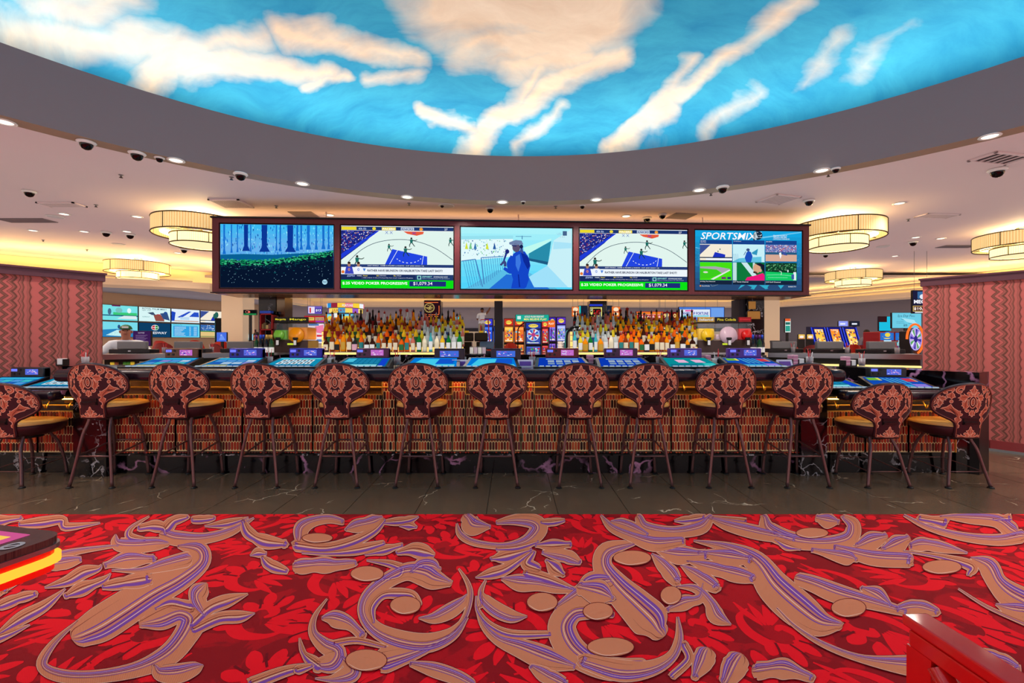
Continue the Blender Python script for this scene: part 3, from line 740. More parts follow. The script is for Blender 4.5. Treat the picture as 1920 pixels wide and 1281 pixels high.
# ---- low (table height) wings at both ends
wing = thing('low_bar_wing', 'lower bar section with marble upstand at the right end, beside the two low stools', 'bar', group=None)
wy = 4.52; wx0, wx1 = X(1551, 4.45) + .002, 4.64
MB().box(wx0, wx1 - .23, wy + .03, wy + .2, 0, .2).build('plinth', M_MARBLE2, wing)
MB().box(wx0, wx1 - .23, wy + .03, wy + .2, .2, .76).build('carcass', M_BLACK, wing)
bar_front(wing, [wx0 + .02, wx0 + .42, wx0 + .85, wx1 - .24], wy, .21, .62)
MB().tube([(wx0, wy - .01, .68), (wx1 - .2, wy - .01, .68)], .006).build('hook_rail', M_GOLD, wing)
for i in range(6): obj('purse_hook', hook, wing, (wx0 + .12 + i * .22, wy, .68))
for i in range(2): obj('outlet', outlet, wing, (wx0 + .1 + i * .75, wy + .02, .72))
MB().box(wx1 - .23, wx1, wy, wy + .24, 0, .8).build('end_pier', M_MARBLE2, wing)
MB().prism([(wx0, 4.3), (4.22, 4.3), (wx1, 4.5), (wx1, 4.55), (3.95, 5.5), (wx0, 5.5)], .8, .845).build('counter_top', M_MARBLE, wing)
MB().rbox(wx0, 4.2, 4.2, 4.36, .755, .85, .04, 4).build('arm_rail', M_LEATHER, wing)
MB().box(wx0, wx1 - .23, 4.43, 4.445, .7465, .754).build('led_strip', emi((255, 190, 90), 22.0), wing)
a = Vector((3.95, 5.5)); b = Vector((4.58, 4.46)); d = (b - a).normalized(); nrm = Vector((-d.y, d.x))
P = [a, b, b + nrm * .3, a + nrm * .3]
MB().prism([tuple(p) for p in P][::-1], .846, 1.005).build('marble_upstand', M_MARBLE, wing)
MB().prism([tuple(p) for p in P][::-1], 0, .8).build('upstand_base', M_BLACK, wing)
MB().box(wx0, 3.96, 5.5, 5.62, .846, 1.005).build('marble_upstand', M_MARBLE, wing)
wing2 = thing('low_bar_wing', 'lower bar section with marble upstand at the left edge, before the zigzag wall', 'bar')
vx1 = X(137, 4.41) - .002; vx0 = -5.9
MB().box(vx0, vx1, wy + .03, wy + .2, 0, .2).build('plinth', M_MARBLE2, wing2)
MB().box(vx0, vx1, wy + .03, wy + .2, .2, .76).build('carcass', M_BLACK, wing2)
bar_front(wing2, [vx0, vx0 + .5, vx1 - .85, vx1 - .45, vx1 - .02], wy, .21, .62)
MB().tube([(vx0, wy - .01, .68), (vx1, wy - .01, .68)], .006).build('hook_rail', M_GOLD, wing2)
for i in range(6): obj('purse_hook', hook, wing2, (vx1 - .12 - i * .22, wy, .68))
for i in range(2): obj('outlet', outlet, wing2, (vx1 - .15 - i * .5, wy + .02, .72))
MB().prism([(vx0, 4.3), (vx1, 4.3), (vx1, 5.2), (vx0, 5.2)], .8, .845).build('counter_top', M_MARBLE, wing2)
MB().rbox(vx0, vx1, 4.2, 4.36, .755, .85, .04, 4).build('arm_rail', M_LEATHER, wing2)
MB().box(vx0, vx1, 4.43, 4.445, .7465, .754).build('led_strip', emi((255, 190, 90), 22.0), wing2)
MB().box(-5.0, vx1 - .02, 5.06, 5.36, .846, 1.035).build('marble_upstand', M_MARBLE, wing2)

# ---------------------------------------------------------------- stools
M_BACK = mat('maroon_brocade_ground', (50, 10, 20), .45)
M_FIG = mat('copper_brocade', (188, 92, 66), .5); M_FIG2 = mat('pale_copper_brocade', (232, 160, 132), .5); M_FIG3 = mat('deep_copper_brocade', (140, 52, 36), .5)
M_SEAT = mat('gold_lit_seat_leather', (206, 150, 84), .38); M_SIDE = mat('maroon_seat_leather', (58, 16, 24), .35)
M_PIPE = mat('blue_sheen_piping', (40, 50, 62), .3); M_LEG = mat('plum_steel', (120, 84, 84), .3, .7); M_FOOT = mat('black_glide', (20, 16, 16), .5)
HW = [(0, .108), (.12, .106), (.28, .108), (.37, .118), (.44, .15), (.51, .2), (.58, .236), (.66, .26), (.74, .268), (.82, .267), (.91, .26), (1, .246)]
def hw(v):
    for (a, x), (b, y) in zip(HW, HW[1:]):
        if v <= b: u = (v - a) / (b - a); u = u * u * (3 - 2 * u) * .5 + u * .5; return x + (y - x) * u
    return HW[-1][1]
ZB = .627
def ztop(u): return 1.105 - .085 * abs(u) ** 2.3 - .02 * abs(u) ** 8
def back_pt(u, v, off=0.0):
    x = u * hw(v); z = ZB + v * (ztop(u) - ZB)
    y = .1 * (abs(x) / .26) ** 2 - .045 * v + .015
    # surface normal pointing backwards (towards the camera)
    nx = -2 * .1 * x / .26 ** 2; nl = math.hypot(nx, 1)
    return (x + off * -nx / nl * -1, y - off / nl, z)
def back_xz(xmm, yz, lift):
    """pattern units (mm from the centre line, enlargement rows) onto the back's rear surface"""
    x = xmm * .001; z = ZB + (590 - yz) * .001003
    # find v, u
    v = (z - ZB) / (1.105 - ZB)
    for _ in range(4):
        h = hw(min(max(v, 0), 1)); u = max(-1, min(1, x / h)); v = (z - ZB) / (ztop(u) - ZB)
    u = max(-.995, min(.995, u)); v = max(.008, min(.992, v))
    return back_pt(u, v, .0142 + lift)
def make_stool():
    root = thing('bar_stool', 'stool', 'bar stool')
    # back shell
    mb = MB(); mb.grid(lambda i, j: back_pt(2 * i - 1, j, .013), 24, 16, True); mb.grid(lambda i, j: back_pt(2 * i - 1, j, -.013), 24, 16, True, flip=True)
    bo = mb.build('backrest', M_BACK, root)
    rim = [back_pt(-1, j / 14) for j in range(15)] + [back_pt(-1 + 2 * i / 24, 1) for i in range(1, 24)] + [back_pt(1, 1 - j / 14) for j in range(15)]
    MB().tube(rim, .0132, 8).build('edge_welt', M_BACK, bo)
    MB().tube([(x, y - .0125, z) for x, y, z in rim], .002, 5).build('edge_cord', M_FIG, bo)
    MB().tube([(x, y + .005, z + .012) for x, y, z in rim[15:-15]], .006, 6).build('piping', M_PIPE, bo)  # bluish reflection on the top edge, put into the piping colour
    MB().tube([back_pt(-1 + 2 * i / 10, 0) for i in range(11)], .013, 8).build('bottom_welt', M_SIDE, bo)
    # brocade figures
    pc = Pic(back_xz, None, .0007)
    def fig(pts, mirror=True, vein=None, border=True):
        for sgn in ((1, -1) if mirror else (1,)):
            p = [(x * sgn, y) for x, y in pts]
            if sgn < 0: p = p[::-1]
            if border: pc.lv = 1; pc.poly(M_FIG, p); pc.lv = 2; pc.stroke(M_FIG2, [(x, y, 5) for x, y in p + p[:1]], 1)
            else: pc.lv = 1; pc.poly(M_FIG, p)
            if vein:
                pc.lv = 3
                for vv in vein: pc.stroke(M_FIG3, [(x * sgn, y, w) for x, y, w in vv], 3)
    def medallion(cx, cy, k=1.0, lo=-1e9, hi=1e9, half=0):
        def T(pts): return [(cx + x * k, min(max(cy + y * k, lo), hi)) for x, y in pts]
        def dr(pts, vein=None):
            for sgn in (1, -1):
                if half and sgn != half: continue
                p = T([(x * sgn, y) for x, y in pts]); p = p[::-1] if sgn < 0 else p
                pc.lv = 1; pc.poly(M_FIG, p); pc.lv = 2; pc.stroke(M_FIG2, [(x, y, 5) for x, y in p + p[:1]], 1)
                if vein:
                    pc.lv = 3
                    pc.stroke(M_FIG3, [(cx + x * sgn * k, min(max(cy + y * k, lo), hi), w) for x, y, w in vein], 3)
        dr([(0, -150), (9, -138), (13, -120), (24, -112), (40, -108), (28, -96), (18, -84), (10, -70), (0, -62)], [(3, -135, 2), (6, -110, 5), (4, -80, 2)])      # crown
        dr([(8, -62), (26, -84), (46, -92), (58, -82), (56, -70), (44, -72), (38, -64), (48, -56), (66, -60), (84, -78), (80, -60), (96, -64), (110, -70), (100, -52), (122, -34), (104, -30), (112, -14), (94, -18), (84, -4), (70, -12), (54, -34), (34, -50), (16, -48)], [(48, -46, 2), (74, -44, 6), (98, -40, 2)])   # upper acanthus
        dr([(40, -26), (58, -22), (70, 0), (92, 4), (82, 18), (92, 34), (76, 40), (78, 56), (62, 54), (66, 70), (60, 84), (46, 92), (32, 86), (28, 72), (38, 66), (46, 74), (52, 64), (44, 50), (34, 40), (44, 22), (48, 0)], [(54, -14, 2), (62, 20, 6), (58, 60, 2)])   # lower scroll
        dr([(0, 78), (10, 70), (16, 84), (30, 96), (22, 106), (28, 118), (12, 116), (6, 128), (0, 132)], [(3, 86, 2), (8, 104, 4), (3, 122, 2)])  # tulip
        for rx, ry, w, m_ in ((34, 52, 7, M_FIG), (37, 56, 3, M_FIG2), (17, 32, 6, M_FIG2), (6, 16, 8, M_FIG)):
            pc.lv = 1 if m_ is M_FIG else 2
            pts = []
            for i in range(25):
                a = 2 * PI * i / 24; s_, c_ = math.sin(a), math.cos(a)
                x = rx * math.copysign(abs(s_) ** 1.25, s_); y = ry * math.copysign(abs(c_) ** 1.0, c_)
                pts.append((cx + x * k, min(max(cy + y * k, lo), hi), w))
            if half: pts = [p for p in pts if (p[0] - cx) * half >= -4]
            pc.stroke(m_, pts, 1)
    medallion(0, 270)
    medallion(0, 632, .96, -1e9, 586)
    # corner sprays
    fig([(78, 122), (104, 124), (128, 138), (142, 160), (136, 182), (118, 196), (98, 188), (94, 172), (108, 168), (116, 176), (122, 162), (108, 148), (92, 152), (94, 170), (84, 160)], vein=[[(92, 134, 2), (116, 146, 5), (130, 166, 2)]])
    fig([(150, 148), (176, 150), (206, 168), (218, 186), (208, 200), (192, 198), (190, 184), (200, 180), (186, 170), (168, 172), (160, 184), (150, 170)], vein=[[(160, 156, 2), (184, 162, 4), (204, 180, 2)]])
    fig([(162, 184), (176, 196), (198, 212), (190, 222), (194, 236), (174, 234), (162, 246), (152, 232), (138, 228), (146, 214), (146, 204)], vein=[[(164, 194, 2), (168, 216, 7), (164, 238, 2)]])
    for sgn in (1, -1): pc.lv = 1; pc.ell(M_FIG, sgn * 162, 268, 12, 15); pc.lv = 2; pc.ring(M_FIG2, sgn * 162, 268, 11, 14, 4)
    # side half medallions wrapped on the wings
    for sgn in (1, -1): medallion(sgn * 270, 268, .66, 140, 400, -sgn)
    # lower sprays beside the hand grip
    fig([(166, 290), (176, 306), (188, 318), (212, 326), (228, 338), (204, 340), (196, 356), (176, 362), (158, 366), (144, 384), (140, 402), (148, 418), (136, 440), (128, 462), (124, 490), (110, 506), (98, 498), (96, 480), (108, 470), (104, 450), (88, 440), (84, 424), (100, 414), (100, 398), (82, 392), (78, 378), (96, 370), (94, 350), (110, 352), (126, 340), (140, 330), (152, 316)], vein=[[(160, 310, 2), (150, 340, 7), (120, 380, 8), (118, 430, 7), (110, 490, 3)], [(150, 346, 2), (176, 344, 5), (206, 334, 2)]])
    o = pc.build('brocade_figures', bo)
    # hand grip
    g = MB(); fn = lambda x, z, off: Vector(back_xz(x, z, off))
    for (za, zb, d, m_) in ((418, 474, .008, 0), (448, 468, .018, 0)):
        pa = [fn(-68, za, d), fn(68, za, d), fn(68, zb, d), fn(-68, zb, d)]; pb = [fn(-70, za - 3, -.004), fn(70, za - 3, -.004), fn(70, zb + 3, -.004), fn(-70, zb + 3, -.004)]
        g.add(pa + pb, [(0, 3, 2, 1)] + [(i, (i + 1) % 4, 4 + (i + 1) % 4, 4 + i) for i in range(4)])
    g.build('hand_grip', M_BLACK, bo)
    # seat: maroon boxing, top leather coloured by the gold light from the bar
    def seat_out(a):
        c, s_ = math.cos(a), math.sin(a)
        x = .232 * math.copysign(abs(c) ** .55, c); y = .235 + .225 * math.copysign(abs(s_) ** .6, s_)
        if y < .235: x *= 1 - .28 * ((.235 - y) / .225) ** 1.5
        return x, y
    N = 36
    def ringp(k, z): return [(seat_out(2 * PI * i / N)[0] * k, .235 + (seat_out(2 * PI * i / N)[1] - .235) * k, z) for i in range(N)]
    def loft(rings, capb, capt):
        mb = MB(); vs = [p for r_ in rings for p in r_]; fs = []
        for j in range(len(rings) - 1):
            for i in range(N): fs.append((j * N + i, j * N + (i + 1) % N, (j + 1) * N + (i + 1) % N, (j + 1) * N + i))
        if capb: fs.append(tuple(range(N))[::-1])
        if capt: fs.append(tuple(range((len(rings) - 1) * N, len(rings) * N)))
        return mb.add(vs, fs, True)
    seat = loft([ringp(.72, .618), ringp(.86, .63), ringp(.985, .672), ringp(1.0, .70), ringp(.99, .715)], True, False).build('seat', M_SIDE, root)
    loft([ringp(.985, .712), ringp(1.005, .722), ringp(.97, .742), ringp(.8, .752), ringp(.5, .754), ringp(.2, .754)], False, True).build('seat_top', M_SEAT, seat)
    MB().tube(ringp(1.0, .713), .006, 6, closed=True).build('seat_welt', M_SIDE, seat)
    # legs
    legs = []
    for sx in (-1, 1):
        rear = [(sx * .098, .1, .62), (sx * .104, .085, .56), (sx * .122, .055, .46), (sx * .155, .03, .24), (sx * .19, .0, .012)]
        front = [(sx * .11, .32, .62), (sx * .12, .345, .56), (sx * .135, .385, .46), (sx * .155, .42, .24), (sx * .17, .435, .012)]
        for pth in (rear, front):
            lg = MB().tube([tuple(p) for p in spline(pth, 4)], .0135, 10).build('leg', M_LEG, root)
            e = pth[-1]; MB().lathe([(.026, 0), (.026, .006), (.016, .014)], 14, cx=e[0], cy=e[1]).build('foot_glide', M_FOOT, lg)
    a = .155; fr = [(-.13, .035, .275), (.13, .035, .275), (.152, .055, .278), (.158, .1, .285), (.16, .37, .33), (.152, .41, .338), (.13, .425, .342), (-.13, .425, .342), (-.152, .41, .338), (-.16, .37, .33), (-.158, .1, .285), (-.152, .055, .278)]
    MB().tube(fr, .008, 8, closed=True).build('foot_ring', M_LEG, root)
    MB().lathe([(.12, .59), (.12, .618)], 18, cy=.22).build('swivel_plate', M_FOOT, root)
    return root
SY = 4.065
proto = make_stool()
tall = [(170, 'first tall stool from the left, beside the black pier'), (324, 'second'), (480, 'third'), (630, 'fourth'), (781, 'fifth'), (931, 'sixth'), (1088, 'seventh'), (1221, 'eighth'), (1369, 'ninth'), (1516, 'tenth')]
names = ['first', 'second', 'third', 'fourth', 'fifth', 'sixth', 'seventh', 'eighth', 'ninth', 'tenth']
for i, (px, _) in enumerate(tall):
    o = proto if i == 0 else copy_tree(proto)
    o.location = (X(px, SY), SY - .0, 0)
    extra = {0: 'beside the left marble pier', 9: 'beside the right marble pier'}.get(i, 'along the tiled bar')
    tag(o, 'tall brocade stool, %s of ten from the left, %s' % (names[i], extra), 'bar stool', 'tall brocade stools along the bar')
# low version: same shell on shorter legs
low = copy_tree(proto)
for ch in low.children:
    if ch.name.startswith('leg'):
        ch.data = ch.data.copy() if ch.data.users > 1 else ch.data
        for v in ch.data.vertices:
            v.co.z = v.co.z * (.443 / .62)
        for g in ch.children: pass
    elif ch.name.startswith('foot_ring'):
        ch.data = ch.data.copy()
        for v in ch.data.vertices: v.co.z = v.co.z * .5
    else: ch.location.z = -.177
lowpos = [(1, 'low brocade stool at the left edge of the picture'), (1667, 'low brocade stool at the right wing, next to the marble pier'), (1818, 'rightmost low brocade stool, in front of the end pier')]
for i, (px, lb) in enumerate(lowpos):
    o = low if i == 0 else copy_tree(low)
    o.location = (X(px, SY), SY, 0); tag(o, lb, 'bar stool', 'low brocade stools at the wings')
# ---------------------------------------------------------------- screen wall above the bar island
L0 = Vector((-4.85, 7.36)); L1 = Vector((5.145, 7.88)); LD = (L1 - L0).normalized(); LL = (L1 - L0).length; LRZ = math.atan2(LD.y, LD.x)
def wall_x(px):
    k = (px - CX) / F          # X = k*Y
    return (k * L0.y - L0.x) / (LD.x - k * LD.y)
t = NT('mahogany_veneer', .35); co = t.coord('Object', (1, 1, 1))
wv = t.noise(t.coord('Object', (60, 4, 1.2)), 1.0, 4)
t.color(t.mix(wv, (70, 26, 34), (112, 48, 52))); M_MAHOG = t.m
cab = thing('screen_cabinet', 'long mahogany cabinet hanging over the bar and holding five screens', 'cabinet', (L0.x, L0.y, 0), LRZ)
ZC0, ZC1 = 2.11, 3.31
MB().box(0, LL, .06, .75, ZC0, ZC1).build('cabinet_body', M_MAHOG, cab)
fr = MB(); fr.box(0, LL, 0, .06, ZC0, 2.165).box(0, LL, 0, .06, 3.235, ZC1); fr.build('front_frame', M_MAHOG, cab)
edges_t = [(410, 627), (637, 852), (862, 1075), (1085, 1291), (1302, 1506)]
prev = 0.0
for a, b in edges_t + [(None, None)]:
    nx = wall_x(a) if a else LL
    MB().box(prev, nx, 0, .06, 2.165, 3.235).build('mullion', M_MAHOG, cab); prev = wall_x(b) if b else None
MB().box(-.02, LL + .02, -.025, .77, 3.31, 3.335).box(-.02, LL + .02, -.02, .06, 2.095, 2.11).build('edge_trim', M_BLACK, cab)
MB().box(.02, LL - .02, .06, .74, 2.09, 2.109).build('soffit_panel', mat('bronze_soffit', (168, 130, 92), .22, .7), cab)
for fx in (.16, .5, .84):
    MB().tube([(LL * fx, .6, 3.335), (LL * fx, .6, CEIL - .002)], .012, 8).build('hanger', M_CEIL, cab)
W_ = {}
def g(c): return emi(c, 1.0)
def screen_forest(p):
    # units: enlargement of 4, x 120..982, y 160..645
    N = 14
    for i in range(N):
        u = i / (N - 1); c = (40 + 70 * (1 - abs(u - .35) * 2) if u < .6 else 12, 185 - 20 * u if u < .5 else max(20, 150 - 160 * (u - .2)), 242 - 10 * u if u < .55 else max(48, 200 - 190 * (u - .35)))
        c = tuple(int(max(8, min(255, q))) for q in c)
        p.rect(c, 120, 160 + 485 * i / N, 982, 160 + 485 * (i + 1) / N)
    r = random.Random(2); p.up()
    for _ in range(420):
        x = r.uniform(125, 978); y = r.uniform(165, 400); s = r.uniform(3, 9)
        c = r.choice([(120, 225, 250), (60, 190, 240), (10, 90, 190), (5, 60, 150), (160, 240, 255), (30, 120, 220)])
        p.poly(c, [(x - s * .4, y), (x, y + s * 1.6), (x + s * .5, y), (x, y - s * 1.4)])
    p.up()
    for x, w, yb in ((150, 14, 390), (205, 10, 380), (250, 9, 375), (315, 34, 365), (350, 8, 370), (455, 46, 370), (545, 10, 360), (575, 12, 365), (652, 48, 370), (705, 16, 360), (735, 14, 350), (790, 24, 350), (850, 14, 350), (905, 18, 345), (945, 12, 345)):
        d = (10, 54, 150) if w > 30 else (24, 110, 205)
        p.poly(d, [(x - w * .5, 162), (x + w * .45, 162), (x + w * .4, yb - 40), (x + w * .9, yb), (x - w * .9, yb), (x - w * .45, yb - 40)])
    p.up()
    p.poly((8, 96, 150), [(121, 430), (121, 395), (300, 388), (520, 392), (700, 380), (860, 372), (981, 350), (981, 380), (700, 420), (420, 440)])
    p.up(); p.poly((6, 20, 44), [(121, 644), (121, 430), (300, 440), (480, 440), (640, 415), (800, 395), (981, 360), (981, 644)])
    p.up()
    for _ in range(700):
        x = r.uniform(124, 978); base = 430 - 75 * max(0, (x - 450) / 530) ** 1.2; y = base + abs(r.gauss(0, 40)); s = r.uniform(2, 7)
        dd = y - base
        c = r.choice([(20, 150, 90), (10, 120, 80), (60, 190, 130)]) if dd < 45 else r.choice([(6, 60, 70), (8, 46, 60), (10, 80, 90)])
        if y < 560: p.ell(c, x, y, s * 1.6, s * .7, 6)
    p.up()
    for _ in range(90):
        x = r.uniform(150, 960); y = r.uniform(430, 610); p.ell((140, 190, 210), x, y, 1.6, 3.5, 5, .4)
    p.up(); p.ell((170, 215, 235), 916, 600, 20, 20, 20); p.up(); p.text((20, 60, 100), 'TNT', 916, 608, 15, 30, .01, align='c')
def screen_game(p):
    # units: enlargement of 4, x 1030..1880, y 175..650
    p.rect((245, 250, 246), 1030, 175, 1880, 650)
    r = random.Random(4); p.up()
    p.poly((30, 40, 130), [(1030, 210), (1030, 440), (1180, 330), (1300, 210)])
    p.up()
    for _ in range(420):
        x = r.uniform(1032, 1290); y = r.uniform(212, 420)
        if (x - 1030) / 260 + (y - 210) / 215 > .97: continue
        p.ell(r.choice([(235, 235, 250), (40, 60, 190), (160, 40, 60), (240, 200, 180), (20, 20, 60), (120, 140, 220)]), x, y, r.uniform(2, 7), r.uniform(2, 4), 6, r.uniform(0, 3))
    p.poly((30, 60, 215), [(1030, 390), (1300, 210), (1318, 210), (1030, 428)])
    p.poly((225, 245, 238), [(1030, 470), (1030, 436), (1320, 212), (1880, 212), (1880, 470)]); p.up()
    p.stroke((30, 60, 90), [(1080, 455, 4), (1180, 360, 4), (1300, 300, 4), (1460, 276, 4), (1600, 290, 4), (1740, 340, 4), (1876, 430, 4)], 6)
    p.poly((35, 70, 225), [(1360, 468), (1415, 350), (1680, 405), (1680, 468)]); p.up()
    p.stroke((235, 245, 250), [(1395, 466, 4), (1455, 358, 4)], 1)
    for k in range(8):
        a = PI * (.12 + .1 * k); p.stroke((230, 240, 250), [(1540 + 100 * math.cos(a), 400 + 55 * math.sin(a), 5), (1540 + 100 * math.cos(a + .14), 400 + 55 * math.sin(a + .14), 5)], 1)
    p.stroke((235, 245, 250), [(1640, 466, 4), (1652, 398, 4)], 1)
    p.poly((230, 90, 60), [(1500, 214), (1655, 214), (1650, 232), (1600, 246), (1530, 232)]); p.text((120, 60, 160), 'X', 1560, 236, 18, 40, .02)
    p.text((120, 140, 200), 'X X', 1360, 235, 22, 60, .01)
    for x, y, s in ((1560, 285, 1), (1515, 355, 1.1), (1390, 330, .8), (1858, 280, .9), (1150, 430, 1.2)):
        p.ell((40, 40, 40), x, y - 18 * s, 8 * s, 8 * s, 8)
        p.poly((30, 110, 100), [(x - 12 * s, y - 10 * s), (x + 12 * s, y - 10 * s), (x + 9 * s, y + 18 * s), (x - 9 * s, y + 18 * s)])
        p.stroke((25, 60, 60), [(x - 5 * s, y + 16 * s, 7 * s), (x - 14 * s, y + 34 * s, 6 * s), (x - 12 * s, y + 48 * s, 5 * s)], 2)
        p.stroke((25, 60, 60), [(x + 5 * s, y + 16 * s, 7 * s), (x + 18 * s, y + 34 * s, 6 * s), (x + 26 * s, y + 44 * s, 5 * s)], 2)
        p.stroke((60, 80, 70), [(x + 10 * s, y - 4 * s, 6 * s), (x + 30 * s, y - 2 * s, 5 * s), (x + 44 * s, y - 10 * s, 4 * s)], 2)
    p.up()
    p.rect((28, 52, 110), 1030, 180, 1880, 208); p.up()
    p.rect((235, 215, 50), 1032, 183, 1145, 206); p.rect((245, 225, 80), 1336, 184, 1442, 206); p.text((255, 255, 250), 'PACERS', 1342, 204, 15, 92, .03)
    p.rect((205, 220, 235), 1480, 184, 1580, 206); p.text((40, 60, 130), 'KNICKS', 1486, 204, 15, 88, .03); p.ell((235, 215, 60), 1278, 195, 14, 12, 10); p.ell((240, 160, 60), 1634, 196, 14, 12, 10)
    p.text((220, 225, 240), '27', 1812, 203, 15, 24, .02); p.text((170, 190, 230), '85', 1160, 203, 14, 60, .01)
    # lower third
    p.rect((40, 62, 118), 1030, 468, 1880, 490); p.rect((238, 246, 252), 1030, 490, 1880, 545); p.rect((26, 44, 92), 1030, 545, 1880, 588); p.rect((10, 225, 20), 1030, 588, 1880, 650); p.up()
    p.text((235, 240, 250), 'EAST FINALS - GAME 2: PACERS at KNICKS - 8 ET (IND LEADS 1-0)', 1230, 484, 10, 425, .01)
    p.text((28, 42, 80), 'RATHER HAVE BRUNSON OR HALIBURTON TAKE LAST SHOT?', 1228, 524, 17, 570, .03)
    p.text((150, 170, 220), 'ESPN', 1074, 564, 14, 60, .03, .3); p.text((220, 225, 240), 'WNBA', 1148, 560, 8, 36, .02); p.rect((120, 130, 160), 1186, 548, 1188, 582)
    p.text((240, 220, 80), 'Fever', 1196, 560, 9, 34, .02); p.text((240, 220, 80), '81', 1296, 560, 9, 16, .02); p.text((225, 230, 245), '| Dream', 1318, 560, 9, 50, .01); p.text((240, 220, 80), '76', 1424, 560, 9, 16, .02); p.text((225, 230, 245), '| Final', 1446, 560, 9, 36, .01)
    p.text((210, 220, 240), 'IND | Clark: 11 Pts, 6-9 (3-pt FG); first streak snapped at 40 games', 1196, 576, 8, 376, .01)
    p.rect((36, 60, 110), 1590, 548, 1878, 586); p.up(); p.rect((150, 225, 215), 1604, 553, 1634, 581); p.up(); p.rect((36, 60, 110), 1610, 558, 1628, 576)
    p.text((150, 225, 215), 'ESPNBET', 1642, 566, 11, 76, .02, .2); p.text((225, 235, 245), 'DOWNLOAD NOW', 1730, 566, 9, 108, .02); p.text((200, 215, 235), 'Must be 21+ Gambling problem? Call 1-800-GAMBLER', 1642, 578, 6, 210)
    p.text((245, 255, 245), '$.25 VIDEO POKER PROGRESSIVE', 1040, 626, 24, 490, .022)
    p.rect((30, 44, 120), 1545, 596, 1824, 635); p.up(); p.text((250, 250, 255), '$1,079.34', 1574, 629, 29, 146, .004)
    for x, c in ((1090, (60, 70, 190)), (1160, (240, 245, 255))):
        p.poly(c, [(x - 34, 542), (x - 22, 486), (x + 22, 486), (x + 36, 542)]); p.up(); p.ell((180, 130, 105), x, 470, 12, 18, 12); p.ell((50, 35, 30), x, 458, 12, 9, 10); p.text((90, 130, 220) if c[0] > 100 else (240, 150, 60), '0', x - 8, 520, 22, 16, .02); p.lv -= 1
    p.ell((230, 120, 50), 1044, 527, 12, 12, 12); p.poly((70, 130, 220), [(1192, 500), (1216, 500), (1204, 524)])
def screen_reporter(p):
    # units x 88..930, y 175..655
    N = 10
    for i in range(N):
        u = i / (N - 1); p.rect((int(170 - 90 * u), int(242 - 30 * u), 250), 88, 175 + 480 * i / N, 930, 175 + 480 * (i + 1) / N)
    p.up(); p.poly((226, 250, 252), [(89, 270), (480, 250), (480, 400), (89, 440)]); p.poly((150, 225, 240), [(89, 245), (480, 235), (480, 262), (89, 272)])
    r = random.Random(8); p.up()
    for _ in range(120):
        x = r.uniform(95, 440); y = r.uniform(270, 400); p.ell(r.choice([(70, 130, 190), (150, 205, 225), (90, 190, 120), (240, 250, 255), (60, 100, 160)]), x, y, r.uniform(2, 6), r.uniform(2, 7), 6)
    for x, c in ((130, (210, 225, 60)), (160, (120, 200, 140)), (285, (215, 225, 60)), (340, (40, 90, 160)), (195, (60, 120, 180))): p.poly(c, [(x - 12, 345), (x, 290), (x + 12, 345)])
    p.poly((90, 190, 230), [(120, 655), (360, 510), (560, 500), (820, 655)]); p.poly((35, 110, 215), [(300, 654), (430, 540), (640, 560), (760, 654)])
    p.poly((40, 140, 170), [(600, 430), (600, 375), (770, 275), (745, 465)]); p.poly((190, 250, 240), [(575, 390), (770, 270), (770, 255), (560, 330)]); p.up()
    p.poly((30, 90, 130), [(600, 432), (745, 462), (748, 440), (600, 412)]); p.poly((200, 240, 248), [(735, 490), (790, 270), (925, 180), (928, 640), (870, 640)]); p.up()
    p.poly((170, 228, 248), [(790, 280), (925, 290), (925, 330), (785, 340)]); p.poly((160, 225, 250), [(600, 560), (740, 470), (900, 640), (640, 640)])
    # railing
    p.stroke((70, 130, 190), [(92, 440, 7), (196, 424, 7)], 1); p.stroke((70, 130, 190), [(196, 424, 8), (250, 640, 8)], 1); p.stroke((80, 140, 200), [(240, 412, 7), (408, 400, 7)], 1); p.stroke((70, 130, 190), [(240, 412, 8), (262, 620, 8)], 1)
    for k in range(6): p.stroke((60, 120, 185), [(106 + k * 18, 440 - k * 3, 3), (150 + k * 17, 648 - k * 4, 3)], 1)
    for k in range(9): p.stroke((60, 120, 185), [(258 + k * 17, 412, 3), (282 + k * 15, 610 - k * 13, 3)], 1)
    p.up()
    # reporter
    B1, B2, B3 = (20, 70, 200), (12, 40, 150), (60, 120, 225)
    p.poly(B1, [(480, 380), (520, 352), (570, 360), (600, 410), (612, 470), (596, 540), (600, 580), (580, 640), (565, 652), (465, 652), (480, 580), (462, 520), (466, 440)])
    p.poly(B2, [(540, 370), (590, 390), (612, 470), (590, 500), (560, 440)])
    p.stroke(B1, [(480, 400, 40), (450, 460, 38), (466, 520, 36), (410, 492, 22)], 5); p.up()
    p.poly(B3, [(500, 400), (530, 380), (540, 450), (520, 520), (500, 470)]); p.stroke(B2, [(520, 540, 8), (530, 640, 10)], 1)
    p.ell((90, 80, 110), 505, 330, 30, 36, 16); p.poly((110, 130, 170), [(450, 290), (500, 270), (545, 275), (558, 305), (480, 312), (452, 305)]); p.poly((60, 80, 150), [(548, 300), (560, 380), (530, 360)]); p.ell((20, 30, 80), 543, 322, 14, 16, 12)
    p.stroke((30, 40, 100), [(470, 315, 8), (506, 318, 8)], 1); p.stroke((30, 50, 140), [(405, 450, 10), (430, 375, 16)], 1); p.ell((30, 40, 120), 436, 362, 16, 18, 10); p.stroke((60, 70, 130), [(386, 470, 14), (416, 440, 20), (420, 480, 20)], 3)
    p.text((150, 200, 225), 'UFL', 815, 228, 18, 38, .0); p.rect((70, 100, 140), 858, 196, 890, 232); p.rect((60, 120, 170), 546, 236, 552, 264); p.rect((80, 140, 180), 500, 240, 620, 244); p.text((90, 140, 170), 'on FOX', 836, 246, 7, 40)
